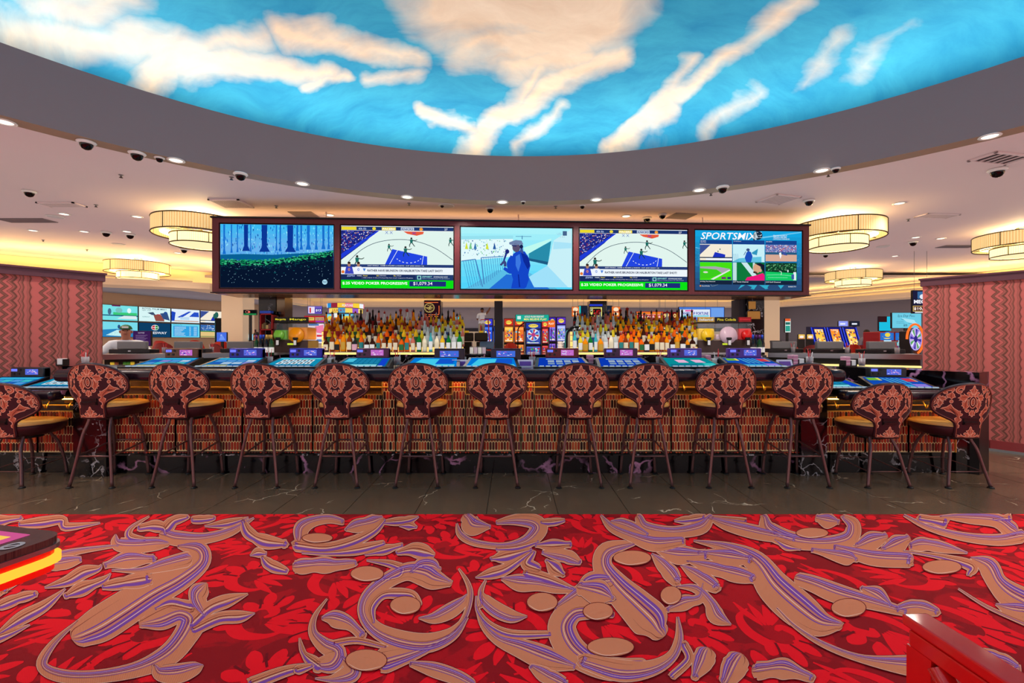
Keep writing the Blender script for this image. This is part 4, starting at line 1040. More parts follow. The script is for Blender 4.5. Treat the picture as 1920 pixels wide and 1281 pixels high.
def mini_game(p, x0, y0, x1, y1):
    sx = (x1 - x0) / 480; sy = (y1 - y0) / 280
    T = lambda pts: [(x0 + a * sx, y0 + b * sy) for a, b in pts]
    p.rect((245, 235, 215), x0, y0, x1, y1); p.up(); p.poly((60, 80, 150), T([(0, 10), (160, 10), (0, 170)])); p.poly((30, 50, 190), T([(190, 205), (225, 125), (380, 165), (375, 205)])); p.rect((30, 50, 80), *T([(0, 205)])[0], *T([(480, 222)])[0]); p.rect((240, 245, 250), *T([(90, 222)])[0], *T([(480, 255)])[0]); p.rect((30, 50, 80), *T([(0, 258)])[0], *T([(480, 280)])[0])
    p.ell((40, 100, 90), x0 + 300 * sx, y0 + 80 * sy, 8, 14, 8); p.ell((40, 100, 90), x0 + 270 * sx, y0 + 115 * sy, 8, 14, 8); p.lv -= 1
def screen_mix(p):
    # enlargement of 8, x 95..1720, y 155..1095
    N = 10
    for i in range(N):
        u = i / (N - 1); p.rect((int(20 + 20 * u), int(165 - 90 * u), int(225 - 105 * u)), 95, 155 + 940 * i / N, 1720, 155 + 940 * (i + 1) / N)
    p.up(); p.poly((110, 200, 240), [(1100, 250), (1710, 160), (1716, 175), (1120, 270)]); p.poly((110, 200, 240), [(100, 420), (180, 440), (180, 450), (100, 432)])
    r = random.Random(3)
    for _ in range(160): x = r.choice([r.uniform(98, 160), r.uniform(1648, 1715)]); p.ell((60, 150, 200), x, r.uniform(430, 720), 5, 4, 6)
    p.up(); p.text((250, 252, 255), 'SPORTSMIX', 178, 296, 110, 850, .01, .22)
    p.up()
    p.ell((30, 40, 60), 1045, 225, 72, 72, 20); p.ell((225, 240, 250), 1010, 235, 34, 60, 12); p.poly((20, 24, 40), [(975, 300), (985, 170), (1010, 250), (1000, 300)])
    for a in range(14): p.ell((200, 225, 240), 1050 + 50 * math.cos(a), 215 + 45 * math.sin(a * 1.3), 9, 6, 6)
    p.poly((20, 60, 120), [(940, 365), (980, 300), (1090, 305), (1145, 345), (1145, 365)])
    p.text((240, 245, 250), 'SPORTSMIX ON DIRECTV', 1280, 232, 16, 215, .01); p.text((240, 245, 250), 'ORIOLES vs RED SOX', 1280, 260, 20, 210, .02); p.text((240, 245, 250), 'CONTINUING COVERAGE ON', 1280, 288, 18, 250, .01)
    X3 = [(165, 652), (664, 1148), (1162, 1642)]
    for k, (a, b) in enumerate(X3):
        p.rect((24, 66, 140), a, 305, b, 368); p.rect((22, 36, 60), a, 942, b, 1004)
    p.up()
    for k, (a, s_) in enumerate(((175, '206 ESPN'), (676, '219 FOX Sports 1'), (1170, '209 ESPN2'))): p.text((235, 240, 250), s_, a, 330, 15, None, .01)
    p.text((235, 240, 250), 'First Take', 178, 352, 14)
    for a, s_ in ((170, '610 Big Ten Network'), (668, '217 Tennis Channel'), (1164, '218 Golf Channel')): p.text((240, 245, 250), s_, a, 970, 18, 230, .01)
    mini_game(p, 165, 370, 652, 648)
    a, b = X3[1]; p.rect((200, 240, 248), a, 370, b, 648); p.up(); p.poly((100, 195, 225), [(a, 640), (760, 590), (1100, 560), (1100, 648), (a, 648)]); p.poly((50, 150, 190), [(950, 500), (1048, 435), (1030, 540), (960, 520)]); p.poly((30, 80, 190), [(870, 500), (900, 470), (940, 490), (965, 560), (940, 648), (870, 648), (845, 580)]); p.ell((60, 80, 130), 895, 455, 28, 24, 10); p.stroke((30, 60, 140), [(830, 540, 8), (862, 480, 10)], 1)
    for k in range(5): p.stroke((70, 140, 190), [(672 + k * 18, 520, 3), (690 + k * 14, 640, 3)], 1)
    p.lv -= 1
    a, b = X3[2]; p.rect((120, 130, 190), a, 370, b, 632); p.up()
    for _ in range(240): p.ell(r.choice([(240, 240, 250), (40, 60, 140), (90, 100, 170), (200, 60, 70), (230, 200, 190)]), r.uniform(a + 6, b - 6), r.uniform(376, 490), r.uniform(4, 10), r.uniform(4, 8), 6)
    p.rect((40, 90, 130), a, 488, b, 526); p.rect((215, 170, 150), a, 526, b, 632); p.up(); p.poly((240, 245, 250), [(1370, 500), (1400, 490), (1410, 540), (1390, 595), (1375, 540)]); p.poly((60, 80, 160), [(1400, 470), (1450, 480), (1500, 540), (1440, 530)]); p.lv -= 2
    p.up(0)
    a, b = X3[0]; p.rect((70, 225, 20), a, 656, b, 936); p.up(); p.poly((170, 165, 175), [(a, 725), (400, 720), (630, 760), (500, 830), (420, 770), (a, 750)]); p.poly((225, 235, 225), [(330, 920), (610, 770), (630, 780), (370, 930)]); p.ell((205, 215, 190), 250, 812, 40, 16, 12); p.poly((60, 205, 30), [(a, 752), (420, 772), (480, 830), (310, 905), (a, 915)]); p.ell((215, 220, 200), 250, 812, 36, 14, 12); p.rect((110, 60, 110), 490, 885, 560, 920); p.rect((40, 50, 120), 580, 885, 635, 920); p.lv -= 1
    a, b = X3[1]; p.rect((14, 120, 60), a, 656, b, 940); p.up(); p.rect((190, 225, 225), a, 656, 722, 940); p.poly((200, 232, 235), [(790, 656), (880, 656), (1060, 900), (980, 900)]); p.rect((190, 220, 220), 968, 656, 1000, 800); p.up()
    p.ell((215, 165, 130), 1030, 745, 58, 78, 18); p.poly((24, 24, 44), [(1000, 672), (1080, 662), (1146, 690), (1146, 830), (1105, 760), (1090, 720)]); p.ell((60, 44, 40), 1005, 808, 34, 18, 10); p.ell((220, 170, 140), 1085, 780, 20, 26, 10); p.poly((70, 50, 44), [(985, 790), (1040, 820), (1060, 845), (1010, 830)])
    p.poly((235, 24, 120), [(850, 938), (880, 890), (1040, 850), (1120, 820), (1146, 850), (1146, 938)]); p.lv -= 2
    a, b = X3[2]; p.rect((16, 60, 40), a, 656, b, 936); p.up()
    for _ in range(160): p.ell(r.choice([(20, 90, 50), (50, 130, 80), (10, 50, 30), (110, 190, 130), (50, 60, 50)]), r.uniform(a + 8, b - 8), r.uniform(664, 780), r.uniform(6, 14), r.uniform(5, 10), 6)
    p.poly((20, 200, 100), [(a, 795), (b, 820), (b, 936), (a, 936)]); p.up(); p.stroke((140, 240, 190), [(1180, 850, 6), (1400, 845, 6), (1620, 870, 6)], 3); p.stroke((140, 240, 190), [(1200, 890, 6), (1500, 890, 6)], 3); p.stroke((230, 245, 240), [(1370, 785, 8), (1405, 800, 8), (1400, 850, 6)], 4); p.ell((230, 240, 245), 1506, 785, 10, 22, 8); p.rect((230, 240, 245), 1590, 800, 1632, 930); p.rect((60, 90, 160), 1560, 836, 1600, 916); p.lv -= 2
    p.up(2)
    for pts in ([(740, 1082), (790, 1010), (850, 1010)], [(880, 1010), (1035, 1010), (985, 1082), (930, 1062), (960, 1045)], [(1065, 1010), (1220, 1010), (1190, 1045), (1205, 1060), (1165, 1076)], [(1350, 1010), (1446, 1010), (1396, 1070)]): p.poly((50, 170, 200), pts)
    p.ell((240, 150, 60), 172, 1028, 12, 12, 10); p.text((235, 240, 245), 'ScoreGuide', 194, 1036, 16, 118, .01); p.stroke((120, 140, 150), [(330, 1000, 4), (350, 1030, 8), (440, 1008, 4)], 4); p.text((235, 240, 245), 'DIRECTV', 1512, 1042, 18, 122, .01)
TVS = [('blue forest scene with a mossy bank', screen_forest, (120, 160, 982, 645), (410, 627)),
       ('basketball game above a green poker banner, second screen from the left', screen_game, (1030, 175, 1880, 650), (637, 852)),
       ('reporter in a cap holding a microphone', screen_reporter, (88, 175, 930, 655), (862, 1075)),
       ('basketball game above a green poker banner, second screen from the right', screen_game, (1030, 175, 1880, 650), (1085, 1291)),
       ('six sport channels in a grid', screen_mix, (95, 155, 1720, 1095), (1302, 1506))]
for k, (lb, fn, box, (a, b)) in enumerate(TVS):
    xa, xb = wall_x(a) + .004, wall_x(b) - .004; w = xb - xa; xc = (xa + xb) / 2
    p0 = L0 + LD * xc
    tv = thing('television', ('large television showing a ' if k not in (1, 3, 4) else 'large television showing ') + ('a ' if k in (1, 3) else '') + lb, 'television', (p0.x, p0.y, 2.17), LRZ, 'televisions over the bar')
    h = 1.06
    MB().rbox(-w / 2, w / 2, .012, .055, 0, h, .006).build('bezel', M_BLACK, tv)
    pc = Pic(plane_fn(*box, w - .03, h - .035, .02, yoff=.0115), g, .0003); fn(pc); pc.build('screen_picture', tv)
# warm uplight strip on top of the cabinet, glowing on the ceiling behind
MB().box(.1, LL - .1, .62, .68, 3.34, 3.355).build('uplight_strip', emi((255, 196, 120), 8.0), cab)
# ---------------------------------------------------------------- video poker machines set into the bar
def mk_screen(style, seed):
    """picture 100 wide x 60 deep: x right, y 0 = far edge"""
    r = random.Random(seed)
    def draw(p):
        W, H = 100, 60
        if style == 'cards':
            p.rect((20, 150, 190), 0, 0, W, H); p.up(); p.rect((90, 215, 235), 2, 2, W - 2, 9)
            for j in range(2):
                for i in range(5): p.rect((235, 245, 250), 14 + i * 15, 13 + j * 17, 26 + i * 15, 27 + j * 17); p.up(); p.ell((30, 40, 60), 20 + i * 15, 20 + j * 17, 3, 4, 8); p.lv -= 1
            p.rect((15, 90, 150), 4, 49, W - 4, 57)
        elif style == 'menu':
            p.rect((20, 120, 185), 0, 0, W, H); p.up(); p.rect((60, 190, 230), 3, 3, W - 3, 12)
            for j in range(2):
                for i in range(4): p.rect(r.choice([(90, 160, 230), (40, 90, 190), (190, 215, 240), (70, 200, 210), (150, 140, 220)]), 8 + i * 22, 16 + j * 15, 27 + i * 22, 28 + j * 15)
            p.rect((190, 180, 90), 5, 48, 50, 57); p.rect((30, 70, 150), 54, 48, 96, 57)
        elif style == 'plain':
            p.rect((0, 130, 230), 0, 0, W, H); p.up(); p.poly((70, 215, 250), [(8, 54), (18, 8), (60, 8), (54, 54)]); p.poly((20, 90, 215), [(60, 8), (96, 8), (92, 40), (56, 40)]); p.rect((100, 225, 245), 54, 46, 96, 54)
        elif style == 'grid':
            p.rect((10, 110, 150), 0, 0, W, H); p.up(); p.rect((80, 205, 235), 4, 5, 24, 30)
            for j in range(3):
                for i in range(5): p.rect((30, 140, 185), 27 + i * 11, 6 + j * 12, 36 + i * 11, 16 + j * 12)
            p.rect((20, 70, 215), 83, 4, 97, 54); p.rect((140, 235, 245), 20, 46, 80, 54)
        elif style == 'blue':
            p.rect((10, 60, 190), 0, 0, W, H); p.up(); p.rect((140, 200, 230), 16, 6, 90, 12)
            for i in range(4): p.rect((175, 195, 205), 20 + i * 18, 18, 34 + i * 18, 30); p.rect((130, 160, 190), 20 + i * 18, 34, 34 + i * 18, 46)
            p.rect((40, 190, 215), 82, 40, 98, 57)
        elif style == 'pink':
            p.rect((10, 150, 160), 0, 0, W, H); p.up(); p.poly((240, 190, 225), [(22, 14), (44, 14), (48, 34), (26, 34)]); p.poly((240, 190, 225), [(58, 14), (80, 14), (84, 34), (62, 34)]); p.rect((60, 205, 205), 74, 38, 98, 56); p.rect((20, 110, 140), 4, 46, 60, 56)
        elif style == 'bars':
            p.rect((20, 80, 190), 0, 0, W, H); p.up(); p.rect((120, 190, 60), 4, 4, 24, 20); p.rect((235, 225, 90), 24, 4, 30, 20)
            for i in range(4): p.poly((90, 190, 220), [(34 + i * 10, 5), (38 + i * 10, 5), (46 + i * 10, 38), (42 + i * 10, 38)])
            p.rect((215, 60, 80), 74, 6, 92, 26); p.rect((230, 170, 90), 92, 6, 96, 26); p.rect((60, 170, 220), 6, 44, 70, 54); p.rect((150, 130, 230), 72, 40, 97, 55)
    return draw
def machine(label, loc, rz, tcol, style, seed, big=False, group='video poker machines in the bar top'):
    mroot = thing('video_poker_machine', label, 'game machine', loc, rz, group)
    w0, w1, d, h0, h1 = .29, .25, .36, .008, .095         # half widths front/back
    M_TOP = mat('topper_%d_%d_%d' % tcol, tcol, .3)
    body = MB().add([(-w0, 0, 0), (w0, 0, 0), (w1, d, 0), (-w1, d, 0), (-w0, 0, h0), (w0, 0, h0), (w1, d, h1), (-w1, d, h1)], [(3, 2, 1, 0), (4, 5, 6, 7), (0, 1, 5, 4), (1, 2, 6, 5), (2, 3, 7, 6), (3, 0, 4, 7)]).build('console', M_BLACK, mroot)
    def sl(x, y, lift):
        v = 1 - y / 60; v = .06 + .86 * v; u = (x / 100 - .5) * 2; hwid = (w0 + (w1 - w0) * v) * .88
        return (u * hwid, v * d, h0 + (h1 - h0) * v + .002 + lift)
    pc = Pic(sl, lambda c: emi(c, .85), .0003); mk_screen(style, seed)(pc); pc.build('touch_screen', body)
    deck = MB().rbox(-w0 - .01, w0 + .01, -.075, .0, -.001, .018, .006).build('button_deck', M_BLACK, mroot)
    bm_ = MB().rbox(-.022, .022, -.012, .012, 0, .01, .003).build('button', emi((190, 215, 235), .7), mesh_only=True)
    for i in range(8): obj('button', bm_, deck, (-.22 + i * .062, -.038, .018))
    if big:
        tp = MB().rbox(-.02, .3, d - .03, d + .05, .03, .19, .01).build('topper', M_TOP, mroot); x0, x1, z0, z1, yy = .04, .24, .1, .165, d - .0305
    else:
        tp = MB().rbox(-.15, .2, d - .02, d + .06, h1 - .01, h1 + .098, .012).build('topper', M_TOP, mroot); x0, x1, z0, z1, yy = .01, .145, h1 + .02, h1 + .08, d - .0205
        MB().rbox(.145, .165 + .035, d - .015, d + .055, h1 - .008, h1 + .095, .01).build('side_cap', M_GREYP, tp)
        for bx, bz in ((-.11, h1 + .02), (-.06, h1 + .02), (-.045, h1 + .06)): MB().box(bx - .01, bx + .012, yy - .004, yy, bz, bz + .022).build('slot_window', M_BLACK, tp)
        MB().box(-.135, -.075, yy - .003, yy, h1 + .055, h1 + .082).build('brand_light', emi((120, 130, 255), 1.0), tp)
    r = random.Random(seed)
    pc = Pic(lambda x, y, l: (x0 + (x1 - x0) * x, yy - .001 - l, z1 - (z1 - z0) * y), lambda c: emi(c, .95), .0003)
    base = (90, 110, 225) if tcol[2] > tcol[0] else (200, 110, 205)
    if big: base = (70, 110, 220)
    pc.rect(base, 0, 0, 1, 1); pc.up()
    for _ in range(16): xx = r.uniform(.03, .8); yy_ = r.uniform(.05, .85); pc.rect(r.choice([(235, 235, 250), (150, 90, 220), (240, 170, 220), (60, 60, 180), (210, 220, 250)]), xx, yy_, xx + r.uniform(.05, .17), yy_ + r.uniform(.05, .14))
    pc.build('info_display', tp)
    return mroot
MZ = 1.0455
spec = [(322, (108, 62, 44), 'menu', 'brown topper', 0), (445, (40, 40, 150), 'menu', 'blue topper, second machine from the left', 0), (560, (38, 36, 160), 'cards', 'blue topper and playing cards on screen', 0), (688, (92, 34, 70), 'grid', 'maroon topper, before the left bottles', 0),
        (815, (40, 20, 40), 'plain', 'dark plum topper beside the left column', 1), (923, (44, 22, 46), 'plain', 'dark plum topper at mid bar', 1), (1052, (112, 18, 30), 'blue', 'red topper', 0), (1165, (74, 30, 62), 'blue', 'purple brown topper, before the right bottles', 0), (1288, (84, 44, 130), 'pink', 'violet topper and pink squares on screen', 0), (1402, (80, 40, 140), 'bars', 'violet topper and striped screen', 0)]
for i, (px, tc, st, lb, big) in enumerate(spec):
    machine('video poker machine with %s' % lb, (X(px, 4.75), 4.51, MZ), 0, tc, st, i + 1, big)
machine('video poker machine on the low left wing, facing the partial stool', (X(10, 4.6), 4.44, .8455), 0, (34, 34, 40), 'menu', 31)
machine('video poker machine on the low left wing, behind the first tall stool', (X(120, 4.6) , 4.44, .8455), 0, (34, 34, 40), 'cards', 35)
machine('video poker machine on the low right wing, partly behind the tenth stool', (3.2, 4.44, .8455), 0, (34, 34, 40), 'grid', 32)
machine('video poker machine on the low right wing before the marble upstand', (3.86, 4.44, .8455), R(-10), (34, 34, 40), 'bars', 33)

# ---------------------------------------------------------------- things on the counters
M_CAR = mat('caddy_black', (22, 20, 22), .4); M_NAP = mat('pink_napkin', (226, 170, 190), .8); M_STRAW = mat('red_straw', (200, 30, 40), .4); M_STRAWW = mat('white_straw', (235, 230, 230), .4)
M_GLS = mat('tumbler_glass', (225, 225, 230), .08, 0, alpha=.35)
def glass_proto():
    g_ = thing('straw_glass', 'x', 'glass'); b_ = MB(); b_.lathe([(.03, 0), (.033, .004), (.038, .1), (.0365, .1), (.031, .008), (.0, .008)], 14, cap=False).build('tumbler', M_GLS, g_)
    for k, (dx, dy, m_) in enumerate(((-.02, .01, M_STRAWW), (.015, .0, M_STRAW), (.02, .012, M_STRAW), (-.005, -.014, M_STRAW))): MB().tube([(dx * .3, dy * .3, .01), (dx * 1.6, dy * 1.6, .15 + .012 * k)], .003, 6).build('straw', m_, g_)
    MB().lathe([(.026, .01), (.03, .055)], 12).build('limes', mat('dark_red_drink', (130, 40, 50), .3), g_)
    return g_
def caddy_proto():
    c_ = thing('napkin_caddy', 'x', 'caddy'); MB().box(-.075, .075, -.05, .05, 0, .012).box(-.075, -.068, -.05, .05, 0, .075).box(.068, .075, -.05, .05, 0, .075).box(-.003, .003, -.05, .05, 0, .07).build('tray', M_CAR, c_)
    for k in range(6): MB().rbox(-.064, -.006, -.045, .045, .0125 + k * .018, .029 + k * .018, .003).build('napkin_stack', M_NAP if k % 2 else mat('rose_napkin', (206, 130, 160), .8), c_)
    MB().rbox(.008, .064, -.045, .045, .0125, .08, .003).build('coaster_stack', M_PAPER, c_); return c_
GP, CP = glass_proto(), caddy_proto()
used = {}
def put(proto, loc, label, group, rz=0):
    o = proto if proto.name not in used else copy_tree(proto)
    used[proto.name] = 1; o.location = loc; o.rotation_euler = (0, 0, rz); tag(o, label, proto['category'], group); return o
CT = 1.0455
for px, Y, z, lb in ((505, 4.95, CT, 'between the two blue topped machines'), (745, 4.95, CT, 'right of the maroon topped machine'), (868, 4.9, CT, 'between the two dark plum machines'), (998, 4.95, CT, 'left of the red topped machine'), (1345, 4.95, CT, 'between the two violet topped machines'), (1236, 4.95, CT, 'left of the pink squares machine'), (52, 5.2, 1.0355, 'alone on the left marble upstand'), (160, 5.2, 1.0355, 'at the corner of the left zigzag wall'), (1616, 5.56, 1.0055, 'right of the pink caddy on the right upstand'), (1518, 4.98, CT, 'behind the tenth stool'), (622, 4.97, CT, 'behind the fourth stool')):
    put(GP, (X(px, Y), Y, z), 'straw filled tumbler %s' % lb, 'tumblers of straws on the bar', px)
for px, Y, z, lb in ((612, 4.93, CT, 'left of the maroon topped machine'), (1112, 4.95, CT, 'right of the red topped machine'), (1330, 4.9, CT, 'between the two violet topped machines'), (112, 5.2, 1.0355, 'on the left marble upstand'), (1590, 5.56, 1.0055, 'on the right marble upstand'), (853, 5.0, CT, 'between the two dark plum machines'), (1492, 4.95, CT, 'by the end of the high bar')):
    put(CP, (X(px, Y), Y, z), 'black napkin caddy with pink napkins %s' % lb, 'napkin caddies on the bar', .1)
# small tent cards on the bar
M_TENT = mat('tent_card', (215, 205, 225), .6)
for px, Y, lb in ((862, 4.75, 'tent card with purple print left of the mid bar machine'), (985, 4.75, 'tent card with purple print right of the mid bar machine'), (1470, 4.75, 'white folded tent card right of the striped screen machine')):
    tc_ = thing('tent_card', lb, 'card', (X(px, Y), Y, CT)); MB().add([(-.08, -.03, 0), (.08, -.03, 0), (.08, .0, .075), (-.08, .0, .075), (-.08, .03, 0), (.08, .03, 0)], [(0, 1, 2, 3), (3, 2, 5, 4), (0, 3, 4), (1, 5, 2)]).build('card_fold', M_TENT, tc_)
    MB().add([(-.06, -.027, .012), (.06, -.027, .012), (.06, -.008, .058), (-.06, -.008, .058)], [(0, 1, 2, 3)]).build('print', mat('purple_print', (110, 70, 160), .6), tc_)

# ---------------------------------------------------------------- bar island: stepped bottle display
isl = thing('bar_island', 'marble island in mid bar with lit stepped bottle shelves', 'counter')
IY = 7.7; ix0, ix1 = X(500, IY), X(1420, IY)
MB().box(ix0, ix1, IY, IY + 1.4, 0, 1.06).build('island_body', M_MARBLE2, isl)
MB().rbox(ix0 - .03, ix1 + .03, IY - .03, IY + 1.4, 1.06, 1.09, .006).build('island_top', M_MARBLE, isl)
TIERS = [(1.135, 7.78), (1.225, 7.92), (1.325, 8.06), (1.43, 8.2), (1.5, 8.34)]
M_SHELF = mat('lit_acrylic_shelf', (240, 205, 140), .3, emit=(255, 200, 100), es=1.1)
for (pa, pb) in ((606, 868), (1070, 1305)):
    for k, (z, y) in enumerate(TIERS):
        a, b = X(pa, y) , X(pb, y)
        MB().box(a, b, y - .06, y + .075, 1.091, z - .012).build('shelf_riser', M_SHELF, isl)
        MB().box(a, b, y - .065, y + .075, z - .012, z).build('shelf_plate', M_CHROME, isl)
# ---- bottles
def glassy(name, c, tr=.35): return mat(name, c, .1, 0, trans=tr * .6, ior=1.2)
LIQ = {'amber': (255, 150, 10), 'orange': (255, 104, 16), 'brown': (150, 62, 14), 'gold': (255, 200, 40), 'clear': (215, 225, 225), 'lemon': (245, 220, 50), 'green': (20, 130, 50), 'black': (16, 14, 16), 'cream': (245, 232, 200), 'red': (190, 24, 24), 'blue': (30, 60, 150), 'aqua': (70, 190, 200), 'rose': (225, 120, 100), 'dark': (60, 24, 14)}
SHAPES = {'round': [(.034, 0), (.037, .006), (.037, .15), (.034, .175), (.018, .205), (.013, .22), (.013, .265)],
          'stout': [(.038, 0), (.042, .006), (.042, .11), (.037, .14), (.017, .165), (.014, .178), (.014, .212)],
          'slim': [(.029, 0), (.031, .006), (.031, .17), (.026, .2), (.0135, .235), (.0125, .31)],
          'flare': [(.026, 0), (.03, .006), (.036, .14), (.033, .165), (.015, .195), (.013, .215), (.013, .262)],
          'tower': [(.03, 0), (.04, .01), (.043, .1), (.036, .17), (.022, .24), (.016, .3), (.018, .36), (.026, .385), (.026, .4)]}
def bottle_meshes(shape, square):
    prof = SHAPES[shape]; mb = MB()
    if square:
        b_ = .88
        n = 16
        def rr(a, r):
            c, s_ = math.cos(a), math.sin(a); p_ = 5 if r > .025 else 2
            k = (abs(c) ** p_ + abs(s_) ** p_) ** (-1 / p_); return r * b_ * k
        vs = []; fs = []
        for r, z in prof:
            for i in range(n): a = 2 * PI * i / n; q = rr(a, r); vs.append((q * math.cos(a), q * math.sin(a), z))
        for j in range(len(prof) - 1):
            for i in range(n): fs.append((j * n + i, j * n + (i + 1) % n, (j + 1) * n + (i + 1) % n, (j + 1) * n + i))
        fs += [tuple(range(n))[::-1], tuple(range((len(prof) - 1) * n, len(prof) * n))]
        mb.add(vs, fs, True)
    else: mb.lathe(prof, 14)
    top = prof[-1]; cap = MB().lathe([(top[0] + .002, top[1] - .022), (top[0] + .003, top[1] + .008), (.006, top[1] + .012), (.004, top[1] + .03)], 10)
    R_ = max(r for r, z in prof[:4]); hb = prof[3][1] if shape != 'tower' else .14
    lab = MB(); n = 8; w_ = .95
    for sq in (0,):
        vs = []
        for i in range(n + 1):
            a = -PI / 2 - w_ + 2 * w_ * i / n; r = R_ * (.88 if square else 1.0) + .0015
            if square: p_ = 5; c, s_ = math.cos(a), math.sin(a); r = R_ * .88 * (abs(c) ** p_ + abs(s_) ** p_) ** (-1 / p_) + .0015
            for z in (hb * .16, hb * .78): vs.append((r * math.cos(a), r * math.sin(a), z))
        lab.add(vs, [(2 * i, 2 * i + 2, 2 * i + 3, 2 * i + 1) for i in range(n)], True)
    return mb, cap, lab
LABC = {'cream': (236, 222, 190), 'white': (240, 240, 238), 'black': (24, 22, 24), 'red': (170, 30, 30), 'green': (40, 110, 60), 'gold': (206, 160, 60), 'teal': (40, 130, 130), 'pink': (226, 170, 190), 'blue': (40, 70, 150)}
_bp = {}
def bottle(shape, liq, lab, square, loc, label, group, s=1.0, mark=None):
    key = (shape, liq, lab, square, mark)
    if key not in _bp:
        b_, c_, l_ = bottle_meshes(shape, square)
        capc = {'cream': M_BLACK, 'green': M_BLACK}.get(liq, M_BLACK if random.random() < .5 else mat('red_cap', (150, 24, 26), .4) if random.random() < .5 else M_CHROME)
        opq = liq in ('cream', 'black', 'blue')
        me = (b_.build('glass_body', mat('opaque_' + liq, LIQ[liq], .2) if opq else glassy('glass_' + liq, LIQ[liq], .5 if liq == 'clear' else .3), mesh_only=True), c_.build('cap', capc, mesh_only=True), l_.build('paper_label', mat('label_' + lab, LABC[lab], .6), mesh_only=True))
        mk = None
        if mark:
            pc = Pic(lambda x, y, l: (x * .001, -max(r for r, z in SHAPES[shape][:4]) * (.88 if square else 1) - .003 - l, .001 * (100 - y)), lambda c: mat('ink_%d_%d_%d' % c, c, .6)); pc.text((170, 30, 40), mark, 0, 78, 46, 30, .03, align='c'); mk = pc.mb.build('print', pc.mats, mesh_only=True)
        _bp[key] = me + (mk,)
    me = _bp[key]
    o = bpy.data.objects.new('liquor_bottle', None); col.objects.link(o); o.empty_display_size = .05; o.location = loc; o.scale = (s, s, s); tag(o, label, 'bottle', group)
    o.rotation_euler = (0, 0, random.uniform(-.12, .12))
    body = obj('glass_body', me[0], o); obj('cap', me[1], o); lb_ = obj('paper_label', me[2], o)
    if me[3]: obj('print', me[3], lb_)
    return o
rb = random.Random(21)
ORD = 'first second third fourth fifth sixth seventh eighth ninth tenth eleventh twelfth thirteenth fourteenth fifteenth sixteenth seventeenth eighteenth nineteenth twentieth twenty-first twenty-second twenty-third last'.split()
tn = ['front', 'second', 'third', 'fourth', 'top']
def pick(side, u, tier):
    """u runs 0 at the outer end to 1 at the inner end of a cluster"""
    if tier == 0:
        if u < .62: return rb.choice([('stout', 'dark', 'white', 1), ('round', 'amber', 'cream', 1), ('stout', 'amber', 'black', 1), ('round', 'brown', 'cream', 1), ('stout', 'orange', 'green', 0), ('round', 'amber', 'gold', 0), ('stout', 'black', 'pink', 1), ('round', 'orange', 'teal', 0)])
        return rb.choice([('round', 'clear', 'white', 0), ('round', 'cream', 'cream', 0), ('round', 'lemon', 'white', 0), ('round', 'green', 'white', 0), ('stout', 'amber', 'gold', 0), ('slim', 'aqua', 'white', 1), ('round', 'gold', 'white', 0), ('round', 'rose', 'cream', 0)])
    if u < .68 and tier < 4: return rb.choice([('round', 'amber', 'cream', 0), ('stout', 'amber', 'gold', 1), ('stout', 'gold', 'cream', 1), ('round', 'orange', 'black', 0), ('flare', 'gold', 'white', 0), ('round', 'amber', 'red', 1), ('stout', 'orange', 'cream', 0), ('round', 'gold', 'green', 0), ('round', 'brown', 'gold', 0), ('slim', 'dark', 'cream', 0)])
    if tier == 4: return rb.choice([('slim', 'clear', 'white', 0), ('round', 'amber', 'cream', 0), ('slim', 'amber', 'cream', 0), ('flare', 'gold', 'black', 0), ('slim', 'rose', 'white', 0), ('slim', 'black', 'red', 0)])
    return rb.choice([('slim', 'clear', 'white', 0), ('flare', 'clear', 'blue', 0), ('round', 'lemon', 'white', 0), ('round', 'gold', 'cream', 0), ('slim', 'rose', 'cream', 0), ('round', 'clear', 'red', 0), ('flare', 'lemon', 'gold', 0)])
for side, (pa, pb) in enumerate(((612, 862), (1078, 1298))):
    sn = ('left', 'right')[side]
    for k, (z, y) in enumerate(TIERS):
        a, b = X(pa, y), X(pb, y); npb = 24
        for i in range(npb):
            u = i / (npb - 1); uu = u if side == 0 else 1 - u
            sh, lq, lb, sq = pick(side, uu, k); mark = None
            if k == 0 and uu < .3 / npb * 3 and i in (0, 1, npb - 2, npb - 1) and (i in (0, npb - 1)): sh, lq, lb, sq, mark = 'stout', 'dark', 'cream', 1, '7'
            if k == 0 and (side, i) in ((0, 19), (1, 7)): sh, lq, lb, sq = 'round', 'cream', 'cream', 0
            if k == 0 and (side, i) in ((1, 3),): sh, lq, lb, sq = 'round', 'green', 'white', 0
            s_ = rb.uniform(1.08, 1.24)
            x = a + (b - a) * (u + (.5 / npb if k % 2 else 0)) + rb.uniform(-.006, .006); yy = y + rb.uniform(-.012, .012)
            desc = '%s %s bottle, %s label, %s tier of %s display, %s from its left' % (sh if sh not in ('flare', 'tower') else 'tapered', {'cream': 'white', 'dark': 'dark', 'lemon': 'lemon'}.get(lq, lq), lb, tn[k], sn, ORD[i])
            if mark: desc = 'dark square bottle with a red 7 on its label, outer end of %s display' % sn
            bottle(sh, lq, lb, sq, (x, yy, z + .0005), desc, 'bottles in the %s display' % sn, s_, mark)
